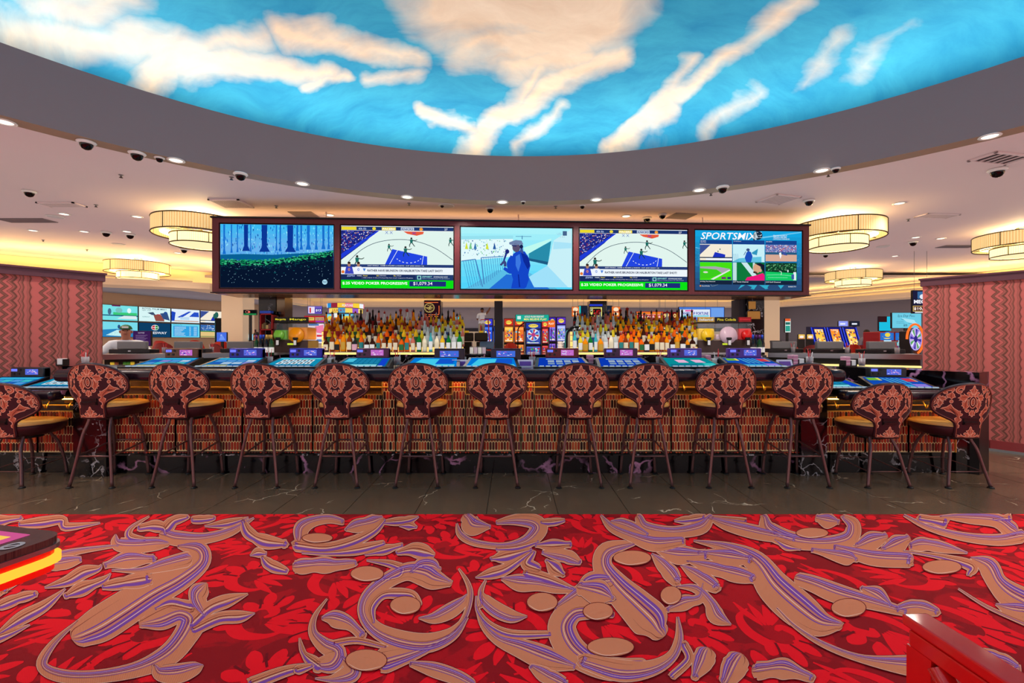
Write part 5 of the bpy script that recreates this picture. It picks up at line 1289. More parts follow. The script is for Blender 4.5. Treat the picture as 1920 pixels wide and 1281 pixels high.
# tall decorative bottles standing out above
for px, lq, lb, nm, side, s_ in ((751, 'brown', 'gold', 'brown', 'left', 1.0), (763, 'brown', 'gold', 'brown', 'left', .99), (774, 'red', 'red', 'red', 'left', .97), (789, 'blue', 'blue', 'dark blue', 'left', .97), (1142, 'blue', 'blue', 'dark blue', 'right', .97), (1163, 'brown', 'gold', 'brown', 'right', .99), (1176, 'brown', 'gold', 'brown', 'right', 1.06), (1187, 'rose', 'pink', 'rose', 'right', .85), (1198, 'black', 'cream', 'black', 'right', .85), (1208, 'rose', 'pink', 'rose', 'right', .83)):
    sh = 'tower'
    bottle(sh, lq, lb, 0, (X(px, 8.47), 8.47, 1.5005), 'tall waisted %s bottle behind the top tier of the %s display, %s' % (nm, side, {751: 'outer', 763: 'inner', 1163: 'shorter', 1176: 'taller', 1187: 'left', 1208: 'right'}.get(px, 'single')), 'tall decorative bottles', s_)
for pa, pb in ((735, 805), (1130, 1216)):
    MB().box(X(pa, 8.47), X(pb, 8.47), 8.416, 8.54, 1.091, 1.5).build('shelf_riser', M_SHELF, isl)
# wine bottles beside the drink machines
M_WINE = [mat('wine_green', (24, 60, 30), .12), mat('wine_black', (20, 16, 24), .12)]
wine_b = MB().lathe([(.034, 0), (.037, .008), (.037, .18), (.03, .21), (.015, .24), (.0145, .31)], 14)
wine_me = [wine_b.build('glass_body', m_, mesh_only=True) for m_ in M_WINE]
foil_me = [MB().lathe([(.0165, .25), (.0165, .315)], 10).build('foil', mat(n_, c_, .3, .4), mesh_only=True) for n_, c_ in (('blue_foil', (40, 80, 200)), ('gold_foil', (200, 160, 80)), ('plum_foil', (90, 40, 110)))]
wl_me = MB().lathe([(.0378, .04), (.0378, .12)], 14, cap=False).build('paper_label', mat('label_white', LABC['white'], .6), mesh_only=True)
for i, (px, Y, f, c) in enumerate(((481, 7.45, 2, 0), (489, 7.4, 0, 1), (494, 7.45, 0, 1), (500, 7.38, 1, 1), (505, 7.45, 1, 1), (509, 7.36, 1, 0), (1412, 7.42, 0, 1), (1418, 7.46, 2, 1), (1424, 7.42, 2, 0), (1429, 7.46, 0, 1))):
    w_ = thing('wine_bottle', 'dark wine bottle with %s foil at the %s drink machine, %s of the row' % (('blue', 'gold', 'plum')[f], 'left' if px < 900 else 'right', ('leftmost', 'second', 'third', 'fourth', 'fifth', 'last')[i if i < 6 else (0, 1, 2, 5)[i - 6]]), 'bottle', (X(px, Y), Y, 1.0905), 0, 'wine bottles by the drink machines')
    w_.scale = (1.05,) * 3
    obj('glass_body', wine_me[c], w_); obj('foil', foil_me[f], w_); obj('paper_label', wl_me, w_)
MB().box(X(474, 7.3), X(514, 7.3), 7.28, 7.669, 1.06, 1.09).box(X(474, 7.3), X(514, 7.3), 7.32, 7.669, 0, 1.06).build('side_counter', M_MARBLE, isl)
MB().box(X(1404, 7.3), X(1436, 7.3), 7.28, 7.669, 1.06, 1.09).box(X(1404, 7.3), X(1436, 7.3), 7.32, 7.669, 0, 1.06).build('side_counter', M_MARBLE, isl)
# ---- frozen drink machines
def drink_machine(label, px0, px1, tanks, Y):
    d_ = thing('frozen_drink_machine', label, 'drink machine', (X((px0 + px1) / 2, Y), Y, 1.0905)); w = X(px1, Y) - X(px0, Y)
    M_DB = mat('drink_machine_brown', (64, 44, 40), .3)
    MB().rbox(-w / 2, w / 2, 0, .45, 0, .24, .012).build('base', M_DB, d_)
    MB().box(-w / 2 + .03, w / 2 - .03, -.06, .02, .0, .03).build('drip_tray', M_CHROME, d_)
    MB().box(-.05, .05, -.008, 0, .16, .19).build('control_display', emi((210, 230, 60), .9), d_)
    x = -w / 2
    for fr_, c, fill, sign, sc_, tx in tanks:
        tw = w * fr_; cxx = x + tw / 2
        tk = MB().rbox(x + .006, x + tw - .006, .0, .4, .24, .54, .02).build('tank', mat('tank_glass', (205, 232, 240), .06, 0, alpha=.14), d_)
        if fill: MB().rbox(x + .014, x + tw - .014, .01, .39, .25, .25 + .27 * fill, .02).build('frozen_drink', mat('slush_%d_%d_%d' % c, c, .35, emit=c, es=.12), tk)  # drink given a faint glow of its own to look lit
        MB().lathe([(.012, -.0), (tw * .36, .01), (tw * .36, .05), (.0, .055)], 20, M=Matrix.Translation((cxx, -.0, .33)) @ Matrix.Rotation(PI / 2, 4, 'X')).build('drum', mat('slushd_%d_%d_%d' % c, tuple(int(q * .88) for q in c), .3, emit=c, es=.08), tk)  # drum glows slightly too, lit look added to its colour
        MB().rbox(x + .004, x + tw - .004, -.005, .41, .54, .555, .006).build('lid', M_BLACK, d_)
        tap = MB().rbox(cxx - .04, cxx + .04, -.09, -.0, .25, .29, .008).rbox(cxx - .026, cxx + .026, -.085, -.06, .14, .25, .006).build('tap', M_BLACK, d_)
        MB().box(cxx - .022, cxx + .022, -.0905, -.086, .16, .24).build('tap_card', M_PAPER, tap)
        sg = MB().box(x + .01, x + tw - .01, .02, .06, .556, .64).build('sign_box', mat('sign_%d_%d_%d' % sc_, sc_, .5), d_)
        pc = Pic(plane_fn(0, 0, 100, 40, tw - .02, .084, .556, yoff=.0195), lambda q: emi(q, .8)); pc.fn = (lambda f: (lambda a, b, l: (f(a, b, l)[0] + cxx, f(a, b, l)[1], f(a, b, l)[2])))(pc.fn)
        pc.text(tx, sign, 50, 30, 20, 84, .02, align='c'); pc.build('sign_text', sg)
        x += tw
drink_machine('frozen drink machine with green and orange tanks at the left column', 512, 577, [(.4, (120, 190, 60), .62, 'Margarita', (20, 18, 20), (240, 225, 60)), (.6, (250, 150, 10), .8, 'Mango', (20, 18, 20), (240, 225, 60))], 7.82)
drink_machine('frozen drink machine with yellow, clear and red tanks at the right column', 1309, 1411, [(.32, (250, 200, 20), .72, 'Island', (190, 150, 60), (230, 240, 250)), (.43, (226, 190, 205), .35, 'Pina Colada', (20, 18, 20), (240, 215, 60)), (.25, (225, 10, 10), .72, 'Strawberry', (150, 16, 24), (240, 60, 70))], 7.82)
# ---------------------------------------------------------------- columns that carry the screen cabinet
def pillar(px0, px1, Y, m, label, z1=2.09, mirror=None, depth=.3):
    c_ = thing('pillar', label, 'pillar', (X((px0 + px1) / 2, Y), Y, 0)); w = X(px1, Y) - X(px0, Y)
    MB().box(-w / 2, w / 2, 0, depth, 1.0905, z1).build('shaft', m, c_)
    if mirror: MB().box(w / 2 + .001, w / 2 + (X(mirror, Y) - X(px1, Y)), .02, depth, 1.0905, z1).build('mirror_side', M_MIRROR, c_)
    return c_
pl1 = pillar(485, 517, 7.95, M_MARBLE2, 'black marble pillar with mirrored side left of the drink machine', mirror=533)
pl2 = pillar(795, 826, 8.75, M_MARBLE2, 'dark marble pillar carrying the round emblem sign')
pl3 = pillar(927, 942, 8.75, M_DGREY, 'narrow charcoal pillar at mid island')
pl4 = pillar(1106, 1137, 8.75, M_MARBLE2, 'dark marble pillar carrying the red number sign', mirror=1138)
pl5 = pillar(1403, 1433, 8.3, M_MARBLE2, 'black marble pillar with gold plates right of the drink machine')
MB().box(-.02 - X(1418, 8.3) + X(1403, 8.3), .06, -.02, -.001, 1.72, 1.86).box(-.15, -.02, -.02, -.001, 1.9, 2.04).build('gold_plate', M_GOLD, pl5)
pillar(1386, 1402, 8.4, M_DGREY, 'charcoal pillar beside the gold plated marble pillar')
def framed_sign(name, label, px0, py0, px1, py1, Y, draw, body=M_BLACK, depth=.06, rz=0, cat='sign', glow=1.0, extra=None, stand=None, hang=False):
    """flat lit or printed panel given by its outline in the picture at distance Y; draw() works in those picture units"""
    a = at(px0, py0, Y); b = at(px1, py1, Y); w = b.x - a.x; h = a.z - b.z
    s_ = thing(name, label, cat, ((a.x + b.x) / 2, Y, b.z), rz)
    MB().rbox(-w / 2, w / 2, 0, depth, 0, h, min(.01, h * .08)).build('case', body, s_)
    pc = Pic(plane_fn(px0, py0, px1, py1, w * .97, h * .95, h * .025, yoff=-.002), lambda c: emi(c, glow), .0006); draw(pc); pc.build('face', s_)
    if stand is None and hang: stand = 0
    if stand is None:
        if b.z > 1.75 and Y > 9:
            top_ = 3.42 if Y > 15.2 else CEIL
            for sx in (-.35, .35): MB().tube([(sx * w, depth / 2, h - .002), (sx * w, depth / 2, top_ - b.z)], .005, 6).build('hanger_rod', M_GREYP, s_)
        elif Y > 9: stand = min(.05, w * .2)
    if stand: MB().box(-stand, stand, depth * .2, depth * .8, -b.z, 0).build('post', M_BLACK, s_)
    return s_
def em(p):
    p.rect((40, 14, 24), 795, 563, 826, 602); p.up()
    for r_ in (9.5, 8.2): p.ring((200, 180, 110) if r_ > 9 else (150, 120, 60), 805, 577, r_, r_ * .95, .9)
    rr_ = random.Random(1)
    for _ in range(40): a = rr_.uniform(0, 6.28); q = rr_.uniform(0, 7); p.ell((190, 165, 95), 805 + q * math.cos(a), 577 + q * math.sin(a), .8, .8, 6)
    p.stroke((255, 120, 60), [(796, 566.5, 1.2), (822, 566.5, 1.2)], 1); p.stroke((255, 120, 60), [(823.5, 573, 1.2), (823.5, 588, 1.2), (820, 590.5, 1.2), (796, 590.5, 1.2)], 2); p.stroke((255, 120, 60), [(796, 594, 1.2), (822, 594, 1.2)], 1)
framed_sign('neon_emblem_sign', 'dark sign with round gold emblem and orange neon lines on the left pillar', 795, 563, 826, 602, 8.69, em)
def rs(p):
    p.rect((26, 22, 20), 1105, 573, 1130, 596); p.rect((40, 60, 200), 1105, 570, 1130, 573.5); p.up(); p.rect((235, 225, 120), 1106, 576, 1129, 594.5); p.up(); p.rect((30, 22, 18), 1111.5, 578.5, 1127, 592); p.rect((40, 60, 40), 1106.6, 577, 1110.6, 594); p.up()
    p.text((255, 30, 40), '2817', 1113, 589.5, 8, 13, .02); p.ell((240, 225, 130), 1108.6, 588, 1.6, 3, 8); p.text((240, 235, 220), '2', 1107.2, 583, 5, 2.8, .02)
    for k in range(10): p.rect((26, 22, 20), 1111.5 + 1.6 * k, 576.3, 1112.3 + 1.6 * k, 578); p.rect((26, 22, 20), 1111.5 + 1.6 * k, 592.6, 1112.3 + 1.6 * k, 594.2)
framed_sign('number_sign', 'small yellow framed sign with red lit digits on the right pillar', 1105, 570, 1130, 596.5, 8.69, rs)
# ---------------------------------------------------------------- side counters of the racetrack bar, seen from inside
def side_counter(label, px0, px1, Y0, Y1, pyt):
    s_ = thing('service_counter', label, 'counter'); a = Vector((X(px0, Y0), Y0)); b = Vector((X(px1, Y1), Y1)); d = (b - a).normalized(); n_ = Vector((-d.y, d.x))
    P = lambda o, k: (a + n_ * o) if k == 0 else (b + n_ * o)
    def bar_(o0, o1, z0, z1, nm, m): MB().prism([tuple(P(o0, 0)), tuple(P(o0, 1)), tuple(P(o1, 1)), tuple(P(o1, 0))], z0, z1).build(nm, m, s_)
    bar_(0, .6, 1.075, 1.11, 'steel_top', M_CHROME); bar_(-.02, .0, 1.03, 1.11, 'steel_edge', M_CHROME); bar_(.12, .6, 0, 1.075, 'back_panel', M_BLACK); bar_(0, .12, .9, .93, 'under_shelf', mat('lit_under_shelf', (240, 225, 160), .4, emit=(255, 225, 130), es=.7)); bar_(.0, .1199, 0, .6, 'ice_well', M_CHROME)
    return s_, a, b, d, n_
sL = side_counter('steel topped service counter at the left end of the bar, before the seated man', 193, 470, 7.0, 8.1, 0)
sR = side_counter('steel topped service counter at the right end of the bar, before the zigzag wall', 1440, 1728, 8.1, 7.0, 0)
def rear_terminal(px, Y, rz, lb):
    t_ = thing('game_terminal', lb, 'game machine', (X(px, Y), Y, 1.111), rz, 'terminals seen from behind')
    MB().rbox(-.3, .3, -.05, .25, 0, .07, .012).build('terminal_base', M_BLACK, t_); MB().rbox(-.21, .21, .0, .1, .07, .2, .012).build('topper_back', M_GREYP, t_)
    MB().rbox(-.02, .02, -.052, -.05, .03, .05, .0005).build('lock', M_CHROME, t_)
for px, Y, rz, lb in ((246, 7.5, R(12), 'game terminal back panel in front of the man in the green cap'), (351, 7.9, R(12), 'game terminal back panel right of the seated man'), (448, 8.15, R(8), 'game terminal back panel below the cream column'), (1471, 8.15, R(-8), 'game terminal back panel below the right cream column'), (1557, 7.85, R(-12), 'game terminal back panel before the three curved slots'), (1656, 7.5, R(-12), 'game terminal back panel before the red slots')):
    rear_terminal(px, Y + .12, rz, lb)
for i, (px, Y) in enumerate(((291, 7.6), (383, 8.2), (1500, 8.0), (1605, 7.6), (1702, 7.25))):
    put(GP, (X(px, Y), Y + .2, 1.1105), 'straw filled tumbler on the %s service counter, %s' % (('left', 'left', 'right', 'right', 'right')[i], ('beside the first terminal', 'beside the second terminal', 'at its inner end', 'between the terminals', 'beside the zigzag wall')[i]), 'tumblers of straws on the bar', i)
# small condiment jars on the lit shelf left
jar = MB().lathe([(.03, 0), (.033, .05), (.028, .06)], 12)
for i, (px, c, nm) in enumerate(((207, (230, 200, 60), 'yellow'), (214, (120, 60, 40), 'brown'), (231, (60, 120, 40), 'green'), (237, (70, 130, 50), 'green'), (244, (235, 215, 90), 'yellow'), (262, (225, 220, 200), 'cream'))):
    Y = 7.02 + (px - 193) / 277 * 1.1
    o = MB().lathe([(.028, 0), (.032, .05), (.026, .058)], 12).build('condiment_jar', mat('jar_' + nm, c, .3), None, (X(px, Y), Y + .04, .9305)); tag(o, 'small %s condiment jar below the left service counter, %s from the left' % (nm, ORD[i]), 'jar', 'condiment jars')
# ---------------------------------------------------------------- wall of screens at the left
def tvdraw(kind):
    r = random.Random(kind)
    def d(p):
        W, H = 100, 56
        if kind == 0: p.rect((120, 225, 230), 0, 0, W, H); p.up(); p.rect((110, 30, 90), 26, 0, 50, 4); p.rect((30, 80, 120), 0, 36, W, 40); p.rect((60, 200, 120), 30, 26, 98, 36); p.ell((70, 110, 140), 20, 24, 5, 12, 10); p.ell((230, 250, 250), 75, 18, 6, 10, 10); p.ell((120, 190, 190), 46, 18, 10, 10, 10); p.poly((220, 235, 240), [(40, 50), (60, 38), (96, 38), (98, 50)])
        elif kind == 1: p.rect((215, 245, 245), 0, 0, W, H); p.up(); p.text((40, 90, 110), 'ROYAL PALM MEET', 10, 9, 6, 78, .01); p.text((40, 90, 110), 'NOV - MAR', 10, 15, 4, 26); p.poly((150, 80, 70), [(45, 30), (60, 26), (78, 34), (80, 54), (52, 54)]); p.poly((60, 80, 110), [(26, 22), (44, 18), (52, 30), (40, 30)]); p.poly((50, 80, 130), [(66, 22), (90, 18), (98, 50), (76, 44)]); p.ell((40, 80, 150), 84, 20, 6, 6, 10); p.rect((180, 60, 70), 56, 26, 68, 30); p.text((60, 140, 150), 'SUNDAY', 11, 40, 4, 22)
        elif kind == 2: p.rect((225, 240, 250), 0, 0, W, H); p.up(); p.poly((30, 70, 190), [(0, 10), (14, 14), (10, 50), (0, 50)]); p.poly((40, 80, 200), [(20, 34), (60, 8), (70, 8), (34, 36)]); p.poly((40, 80, 200), [(62, 30), (80, 10), (96, 10), (98, 30)]); p.rect((190, 220, 240), 30, 32, 62, 44); p.rect((190, 120, 60), 10, 48, 96, 51)
        elif kind == 3: mini_game(p, 0, 0, W, H)
        elif kind == 4: p.rect((120, 220, 235), 0, 0, W, H); p.up(); p.poly((40, 130, 190), [(0, 30), (40, 26), (100, 32), (100, 56), (0, 56)]); p.poly((200, 245, 245), [(10, 50), (40, 30), (80, 34), (60, 54)]); p.ell((40, 80, 130), 46, 18, 4, 8, 8)
        elif kind == 5:
            p.rect((14, 62, 100), 0, 0, W, H); p.up(); p.ell((235, 240, 240), 50, 18, 12, 11, 20); p.up(); p.poly((200, 40, 60), [(49, 17), (49, 9), (44, 10), (40, 14), (39, 17)]); p.poly((30, 140, 60), [(51, 17), (51, 9), (56, 10), (60, 14), (61, 17)]); p.poly((200, 40, 60), [(49, 19), (39, 19), (41, 24), (49, 27)]); p.poly((30, 140, 60), [(51, 19), (61, 19), (59, 24), (51, 27)]); p.text((240, 245, 250), 'GAINESWAY', 10, 44, 10, 78, .01)
        elif kind == 6:
            p.rect((110, 215, 240), 0, 0, W, H); p.up(); p.rect((50, 160, 225), 6, 8, 94, 52); p.up()
            for j in range(8): p.rect((210, 240, 250), 10, 12 + j * 5, 10 + r.uniform(24, 44), 13.6 + j * 5); p.rect((210, 240, 250), 62, 12 + j * 5, 68, 13.6 + j * 5); p.rect((210, 240, 250), 78, 12 + j * 5, 90, 13.6 + j * 5)
            p.text((30, 90, 140), 'RESULTS', 6, 6, 4, 30)
        else:
            p.rect((60, 110, 180), 0, 0, W, H); p.up()
            for _ in range(130): p.ell(r.choice([(230, 240, 250), (40, 60, 130), (120, 160, 210), (30, 110, 170)]), r.uniform(2, 98), r.uniform(2, 26), 2, 1.6, 6)
            p.rect((60, 130, 80), 0, 26, W, 31); p.rect((225, 195, 130), 0, 31, W, 56); p.up(); p.ell((240, 240, 245), 70, 30, 3, 9, 8); p.rect((90, 120, 70), 0, 50, W, 53)
    return d
ta = Vector((X(190, 19.3), 19.3)); tb = Vector((X(424, 24.3), 24.3)); td = (tb - ta).normalized(); trz = math.atan2(td.y, td.x); ts = (tb - ta).length / 4
desc = [('baseball replay', 'upper'), ('racehorse advert', 'upper'), ('blue and white court', 'upper'), ('court with yellow score bar', 'upper'), ('beach railing', 'lower'), ('round red and green logo', 'lower'), ('blue results table', 'lower'), ('crowd above a sandy field', 'lower')]
for row in range(2):
    for i in range(4):
        p0 = ta + td * (ts * (i + .5)); z0 = (2.22, 1.5)[row] - .02 * 0
        tv = thing('wall_screen', '%s row wall screen on the left wall showing a %s' % (desc[row * 4 + i][1], desc[row * 4 + i][0]), 'television', (p0.x, p0.y, z0), trz, 'screens on the left wall')
        MB().box(-ts / 2 + .01, ts / 2 - .01, 0, .06, 0, .68).build('bezel', M_BLACK, tv)
        pc = Pic(plane_fn(0, 0, 100, 56, ts - .05, .65, .015, yoff=-.002), lambda c: emi(c, 1.0), .001); tvdraw(row * 4 + i)(pc); pc.build('screen_picture', tv)
# ---------------------------------------------------------------- slot machines
def slot(label, px0, px1, pyt, Y, pal, seed, topper=True, curved=False, rz=0, h_screen=None, group='slot machines', pyb=None):
    a = at(px0, pyt, Y); b = at(px1, pyt, Y); w = b.x - a.x; H = a.z; r = random.Random(seed)
    s_ = thing('slot_machine', label, 'slot machine', ((a.x + b.x) / 2, Y, 0), rz, group); c0, c1, c2 = pal
    M_B = mat('slot_body_%d_%d_%d' % c0, c0, .3)
    def syms(p, x0, y0, x1, y1, n=26):
        p.rect(c1, x0, y0, x1, y1); p.up(); p.rect(tuple(min(255, int(q * 1.15 + 30)) for q in c1), x0 + 4, y0 + (y1 - y0) * .06, x1 - 4, y0 + (y1 - y0) * .2); p.up()
        for _ in range(n):
            x = r.uniform(x0 + 10, x1 - 10); y = r.uniform(y0 + (y1 - y0) * .22, y1 - 10); s2 = r.uniform(4, 11)
            p.ell(r.choice([c2, (250, 240, 220), (250, 210, 60), (40, 60, 180), (220, 40, 60), (90, 200, 230), (60, 30, 120), (40, 170, 90)]), x, y, s2, s2 * r.uniform(.6, 1.1), 8, r.uniform(0, 3))
        p.rect((245, 240, 225), x0 + 10, y1 - (y1 - y0) * .1, x1 - 10, y1 - (y1 - y0) * .05); p.lv -= 2
    if curved:
        prof_ = [(0, 0), (.62, 0), (.62, H), (.4, H), (.33, H * .8), (.2, H * .62), (.0, H * .5)]
        vs = [(-w / 2, y, z) for y, z in prof_] + [(w / 2, y, z) for y, z in prof_]; n = len(prof_)
        MB().add(vs, [tuple(range(n)), tuple(range(n, 2 * n))[::-1]] + [(i, i + n, (i + 1) % n + n, (i + 1) % n) for i in range(n)]).build('cabinet', M_B, s_)
        def fn(x, y, l):
            u = x / 100 - .5; v = 1 - y / 140; z = H * (.52 + .46 * v); yy = .0 + .4 * (v ** .75); return (u * w * .92, yy - .012 - l * .7, z + .012 + l * .7)
        edge = Pic(fn, lambda c: emi(c, 1.0), .002)
        edge.poly((70, 90, 240), [(0, 140), (100, 140), (100, 0), (0, 0)]) if False else None
        nv = 12
        for j in range(nv):
            edge.c((60, 80, 235)); y0, y1 = 140 * j / nv, 140 * (j + 1) / nv; edge._put([(0, y1), (100, y1), (100, y0), (0, y0)], [(0, 1, 2, 3)])
        edge.up()
        for j in range(nv): edge.c((20, 24, 120)); y0, y1 = 140 * j / nv, 140 * (j + 1) / nv; edge._put([(7, y1), (93, y1), (93, y0), (7, y0)], [(0, 1, 2, 3)])
        edge.up()
        for j in range(1, nv): t_ = j / nv; edge.c((255, int(130 + 110 * t_), int(40 + 150 * t_ * t_)) if seed % 2 else (255, int(190 + 50 * t_), int(60 + 150 * t_ * t_))); y0, y1 = 140 * j / nv, 140 * (j + 1) / nv; edge._put([(20, y1), (80, y1), (80, y0), (20, y0)], [(0, 1, 2, 3)])
        edge.up()
        for _ in range(34):
            x = r.uniform(24, 76); y = r.uniform(18, 120); edge.ell(r.choice([(90, 40, 160), (250, 240, 200), (60, 60, 120), (250, 150, 40), (200, 60, 60)]), x, y, r.uniform(3, 8), r.uniform(3, 7), 7)
        edge.text((255, 245, 220), 'CASH', 50, 22, 9, 46, .02, align='c'); edge.build('curved_screen', s_)
        MB().rbox(-w / 2, w / 2, -.22, .02, H * .44, H * .49, .01).build('button_deck', M_BLACK, s_)
    else:
        MB().rbox(-w / 2, w / 2, 0, .6, 0, H, .02).build('cabinet', M_B, s_)
        z0, z1 = H * .5, H * .8
        pc = Pic(plane_fn(0, 0, 100, 130, w * .86, H * .32, H * .5, yoff=-.004), lambda c: emi(c, 1.0), .001); syms(pc, 0, 0, 100, 130); pc.build('game_screen', s_)
        pc = Pic(plane_fn(0, 0, 100, 50, w * .9, H * .13, H * .85, yoff=-.004), lambda c: emi(c, 1.0), .001); pc.rect(c2, 0, 0, 100, 50); pc.up(); pc.ell((255, 225, 90), 50, 26, 34, 16, 14); pc.up(); pc.text(c0 if sum(c0) < 300 else (120, 20, 30), 'JACKPOT', 50, 32, 14, 60, .02, align='c'); pc.build('top_sign', s_)
        pc = Pic(plane_fn(0, 0, 100, 50, w * .86, H * .14, H * .3, yoff=-.004), lambda c: emi(c, .9), .001); syms(pc, 0, 0, 100, 50, 10); pc.build('belly_glass', s_)
        MB().rbox(-w / 2, w / 2, -.2, .01, H * .44, H * .48, .01).build('button_deck', M_BLACK, s_)
    return s_
BL, RD, OR, PU = ((24, 30, 110), (40, 90, 225), (60, 60, 215)), ((120, 16, 24), (240, 120, 50), (215, 60, 40)), ((150, 60, 20), (245, 160, 60), (200, 50, 40)), ((60, 24, 110), (120, 90, 215), (60, 40, 180))
for px0, px1, pyt, Y, pal, sd, lb in ((905, 924, 597, 25, BL, 1, 'blue slot machine behind the red ladder'), (925.5, 943, 598, 25, ((20, 30, 120), (20, 110, 245), (230, 200, 60)), 2, 'bright blue slot machine below the charcoal pillar'), (945, 963, 597, 25, OR, 3, 'orange slot machine right of the charcoal pillar'), (964.5, 983, 597, 25, RD, 4, 'red and orange slot machine under the green sign'), (1016, 1028, 601, 24.8, ((110, 25, 30), (200, 60, 60), (230, 60, 60)), 5, 'narrow red slot machine beside the wheel machine'), (1029.5, 1042, 594, 25.4, PU, 6, 'violet slot machine second from the right of the mid group'), (1043.5, 1061, 594, 25.4, ((50, 26, 120), (140, 150, 230), (90, 50, 190)), 7, 'violet slot machine at the right of the mid group')):
    slot(lb, px0, px1, pyt, Y, pal, sd)
wm = slot('tall navy slot machine with a bonus wheel', 985, 1015, 604, 24.6, ((22, 30, 80), (60, 80, 170), (40, 60, 160)), 8)
def whl(p):
    for k in range(16): a0, a1 = 2 * PI * k / 16, 2 * PI * (k + 1) / 16; p.poly(((210, 50, 60), (240, 235, 230), (50, 70, 190), (120, 180, 230))[k % 4], [(50, 50), (50 + 42 * math.cos(a0), 50 + 42 * math.sin(a0)), (50 + 42 * math.cos(a1), 50 + 42 * math.sin(a1))])
    p.up(); p.ell((180, 60, 130), 50, 50, 16, 16, 14); p.ring((200, 215, 240), 50, 50, 45, 45, 5)
wH = at(0, 604, 24.6).z; pc = Pic(plane_fn(0, 0, 100, 100, .7, .7, wH * .56, yoff=-.012), lambda c: emi(c, 1.0), .001); whl(pc); pc.build('bonus_wheel', wm)
for k, (a, b) in enumerate(((1532, 1562), (1562.5, 1592), (1592.5, 1622))): slot('curved screen blue edged slot machine, %s of the three' % ('leftmost', 'middle', 'rightmost')[k], a, b, 612, 16.5, ((30, 30, 60), (250, 180, 60), (60, 80, 235)), 20 + k, curved=True, group='curved screen slot machines')
for px0, px1, c, lb in ((1572, 1590, (150, 160, 250), 'lit violet sign box above the middle curved slot'), (1594, 1612, (30, 34, 50), 'dark sign box above the rightmost curved slot')):
    framed_sign('slot_topper_sign', lb, px0, 602, px1, 612, 16.9, lambda p, c=c, q=px0: (p.rect(c, q, 602, q + 18, 612), p.up(), p.rect((235, 240, 255), q + 3, 606, q + 13, 609)), cat='sign', stand=.05)
# big arch top carousel sign left
def cyl_sign(label):
    Y = 15.0; s_ = thing('carousel_slot', label, 'slot machine', (X(636, Y), Y + .6, 0)); k = Y / F
    zz = lambda py: at(0, py, Y).z
    MB().lathe([(.42, 0), (.42, zz(590)), (.3, zz(590))], 24).build('core', mat('carousel_teal', (20, 60, 90), .3), s_)
    for nm, p0, p1, r_, cs in (('upper_ring', 568, 576.5, .6, [(235, 120, 140), (250, 210, 60), (240, 245, 250), (40, 140, 210), (150, 40, 60), (250, 200, 60)]), ('lower_ring', 577.5, 586, .55, [(250, 215, 90), (60, 170, 220), (250, 215, 90), (150, 90, 200), (250, 220, 110)])):
        mb = MB(); n = 30; mats_ = [emi(c, 1.0) for c in cs]
        for i in range(n):
            a0, a1 = 2 * PI * i / n, 2 * PI * (i + 1) / n; mb.k = (i // 2) % len(cs)
            q = [(r_ * math.cos(a0), r_ * math.sin(a0)), (r_ * math.cos(a1), r_ * math.sin(a1))]
            mb.add([(*q[0], zz(p1)), (*q[1], zz(p1)), (*q[1], zz(p0)), (*q[0], zz(p0))], [(0, 1, 2, 3)])
        mb.build(nm, mats_, s_); MB().lathe([(r_ * .98, zz(p1) - .01), (r_ * 1.02, zz(p1) + .0)], 30).lathe([(r_ * 1.02, zz(p0)), (r_ * .98, zz(p0) + .01)], 30).build('ring_edge', M_CHROME, s_)
    pc = Pic(lambda x, y, l: ((x - 636) * k, -.62 - l, zz(y)), lambda c: emi(c, 1.0), .002)
    pc.text((160, 40, 30), 'LUCKY', 636, 584.5, 5, 24, .02, align='c'); pc.text((235, 240, 250), 'FORTUNE', 652, 575, 4.4, 20, .02, align='c'); pc.build('sign_text', s_)
    for x0, x1 in ((609, 622), (636, 660)):
        pc = Pic(lambda x, y, l: ((x - 636) * k, -.46 - l, zz(y)), lambda c: emi(c, 1.0), .002); pc.rect((30, 120, 180), x0, 588, x1, 640); pc.up(); pc.rect((120, 220, 240), x0 + 1, 589, x1 - 1, 603); pc.rect((80, 190, 225), x0 + 1, 605, x1 - 1, 618); pc.up(); pc.ell((230, 200, 70), (x0 + x1) / 2, 596, (x1 - x0) * .34, 4, 12); pc.rect((200, 230, 240), x0 + 2, 608, x1 - 2, 614); pc.build('game_screen', s_)
    pc = Pic(lambda x, y, l: ((x - 636) * k, -.5 - l, zz(y)), lambda c: emi(c, 1.0), .002); pc.rect((240, 240, 235), 624, 587, 633, 640); pc.up()
    for q in (597, 607, 620): pc.ell((240, 120, 40), 628.5, q, 4, 2.2, 10); pc.ell((250, 200, 60), 628.5, q + 4, 3, 2, 10)
    pc.build('marquee_strip', s_)
    return s_
cyl_sign('round topped carousel of cyan slot machines behind the left bottle display')
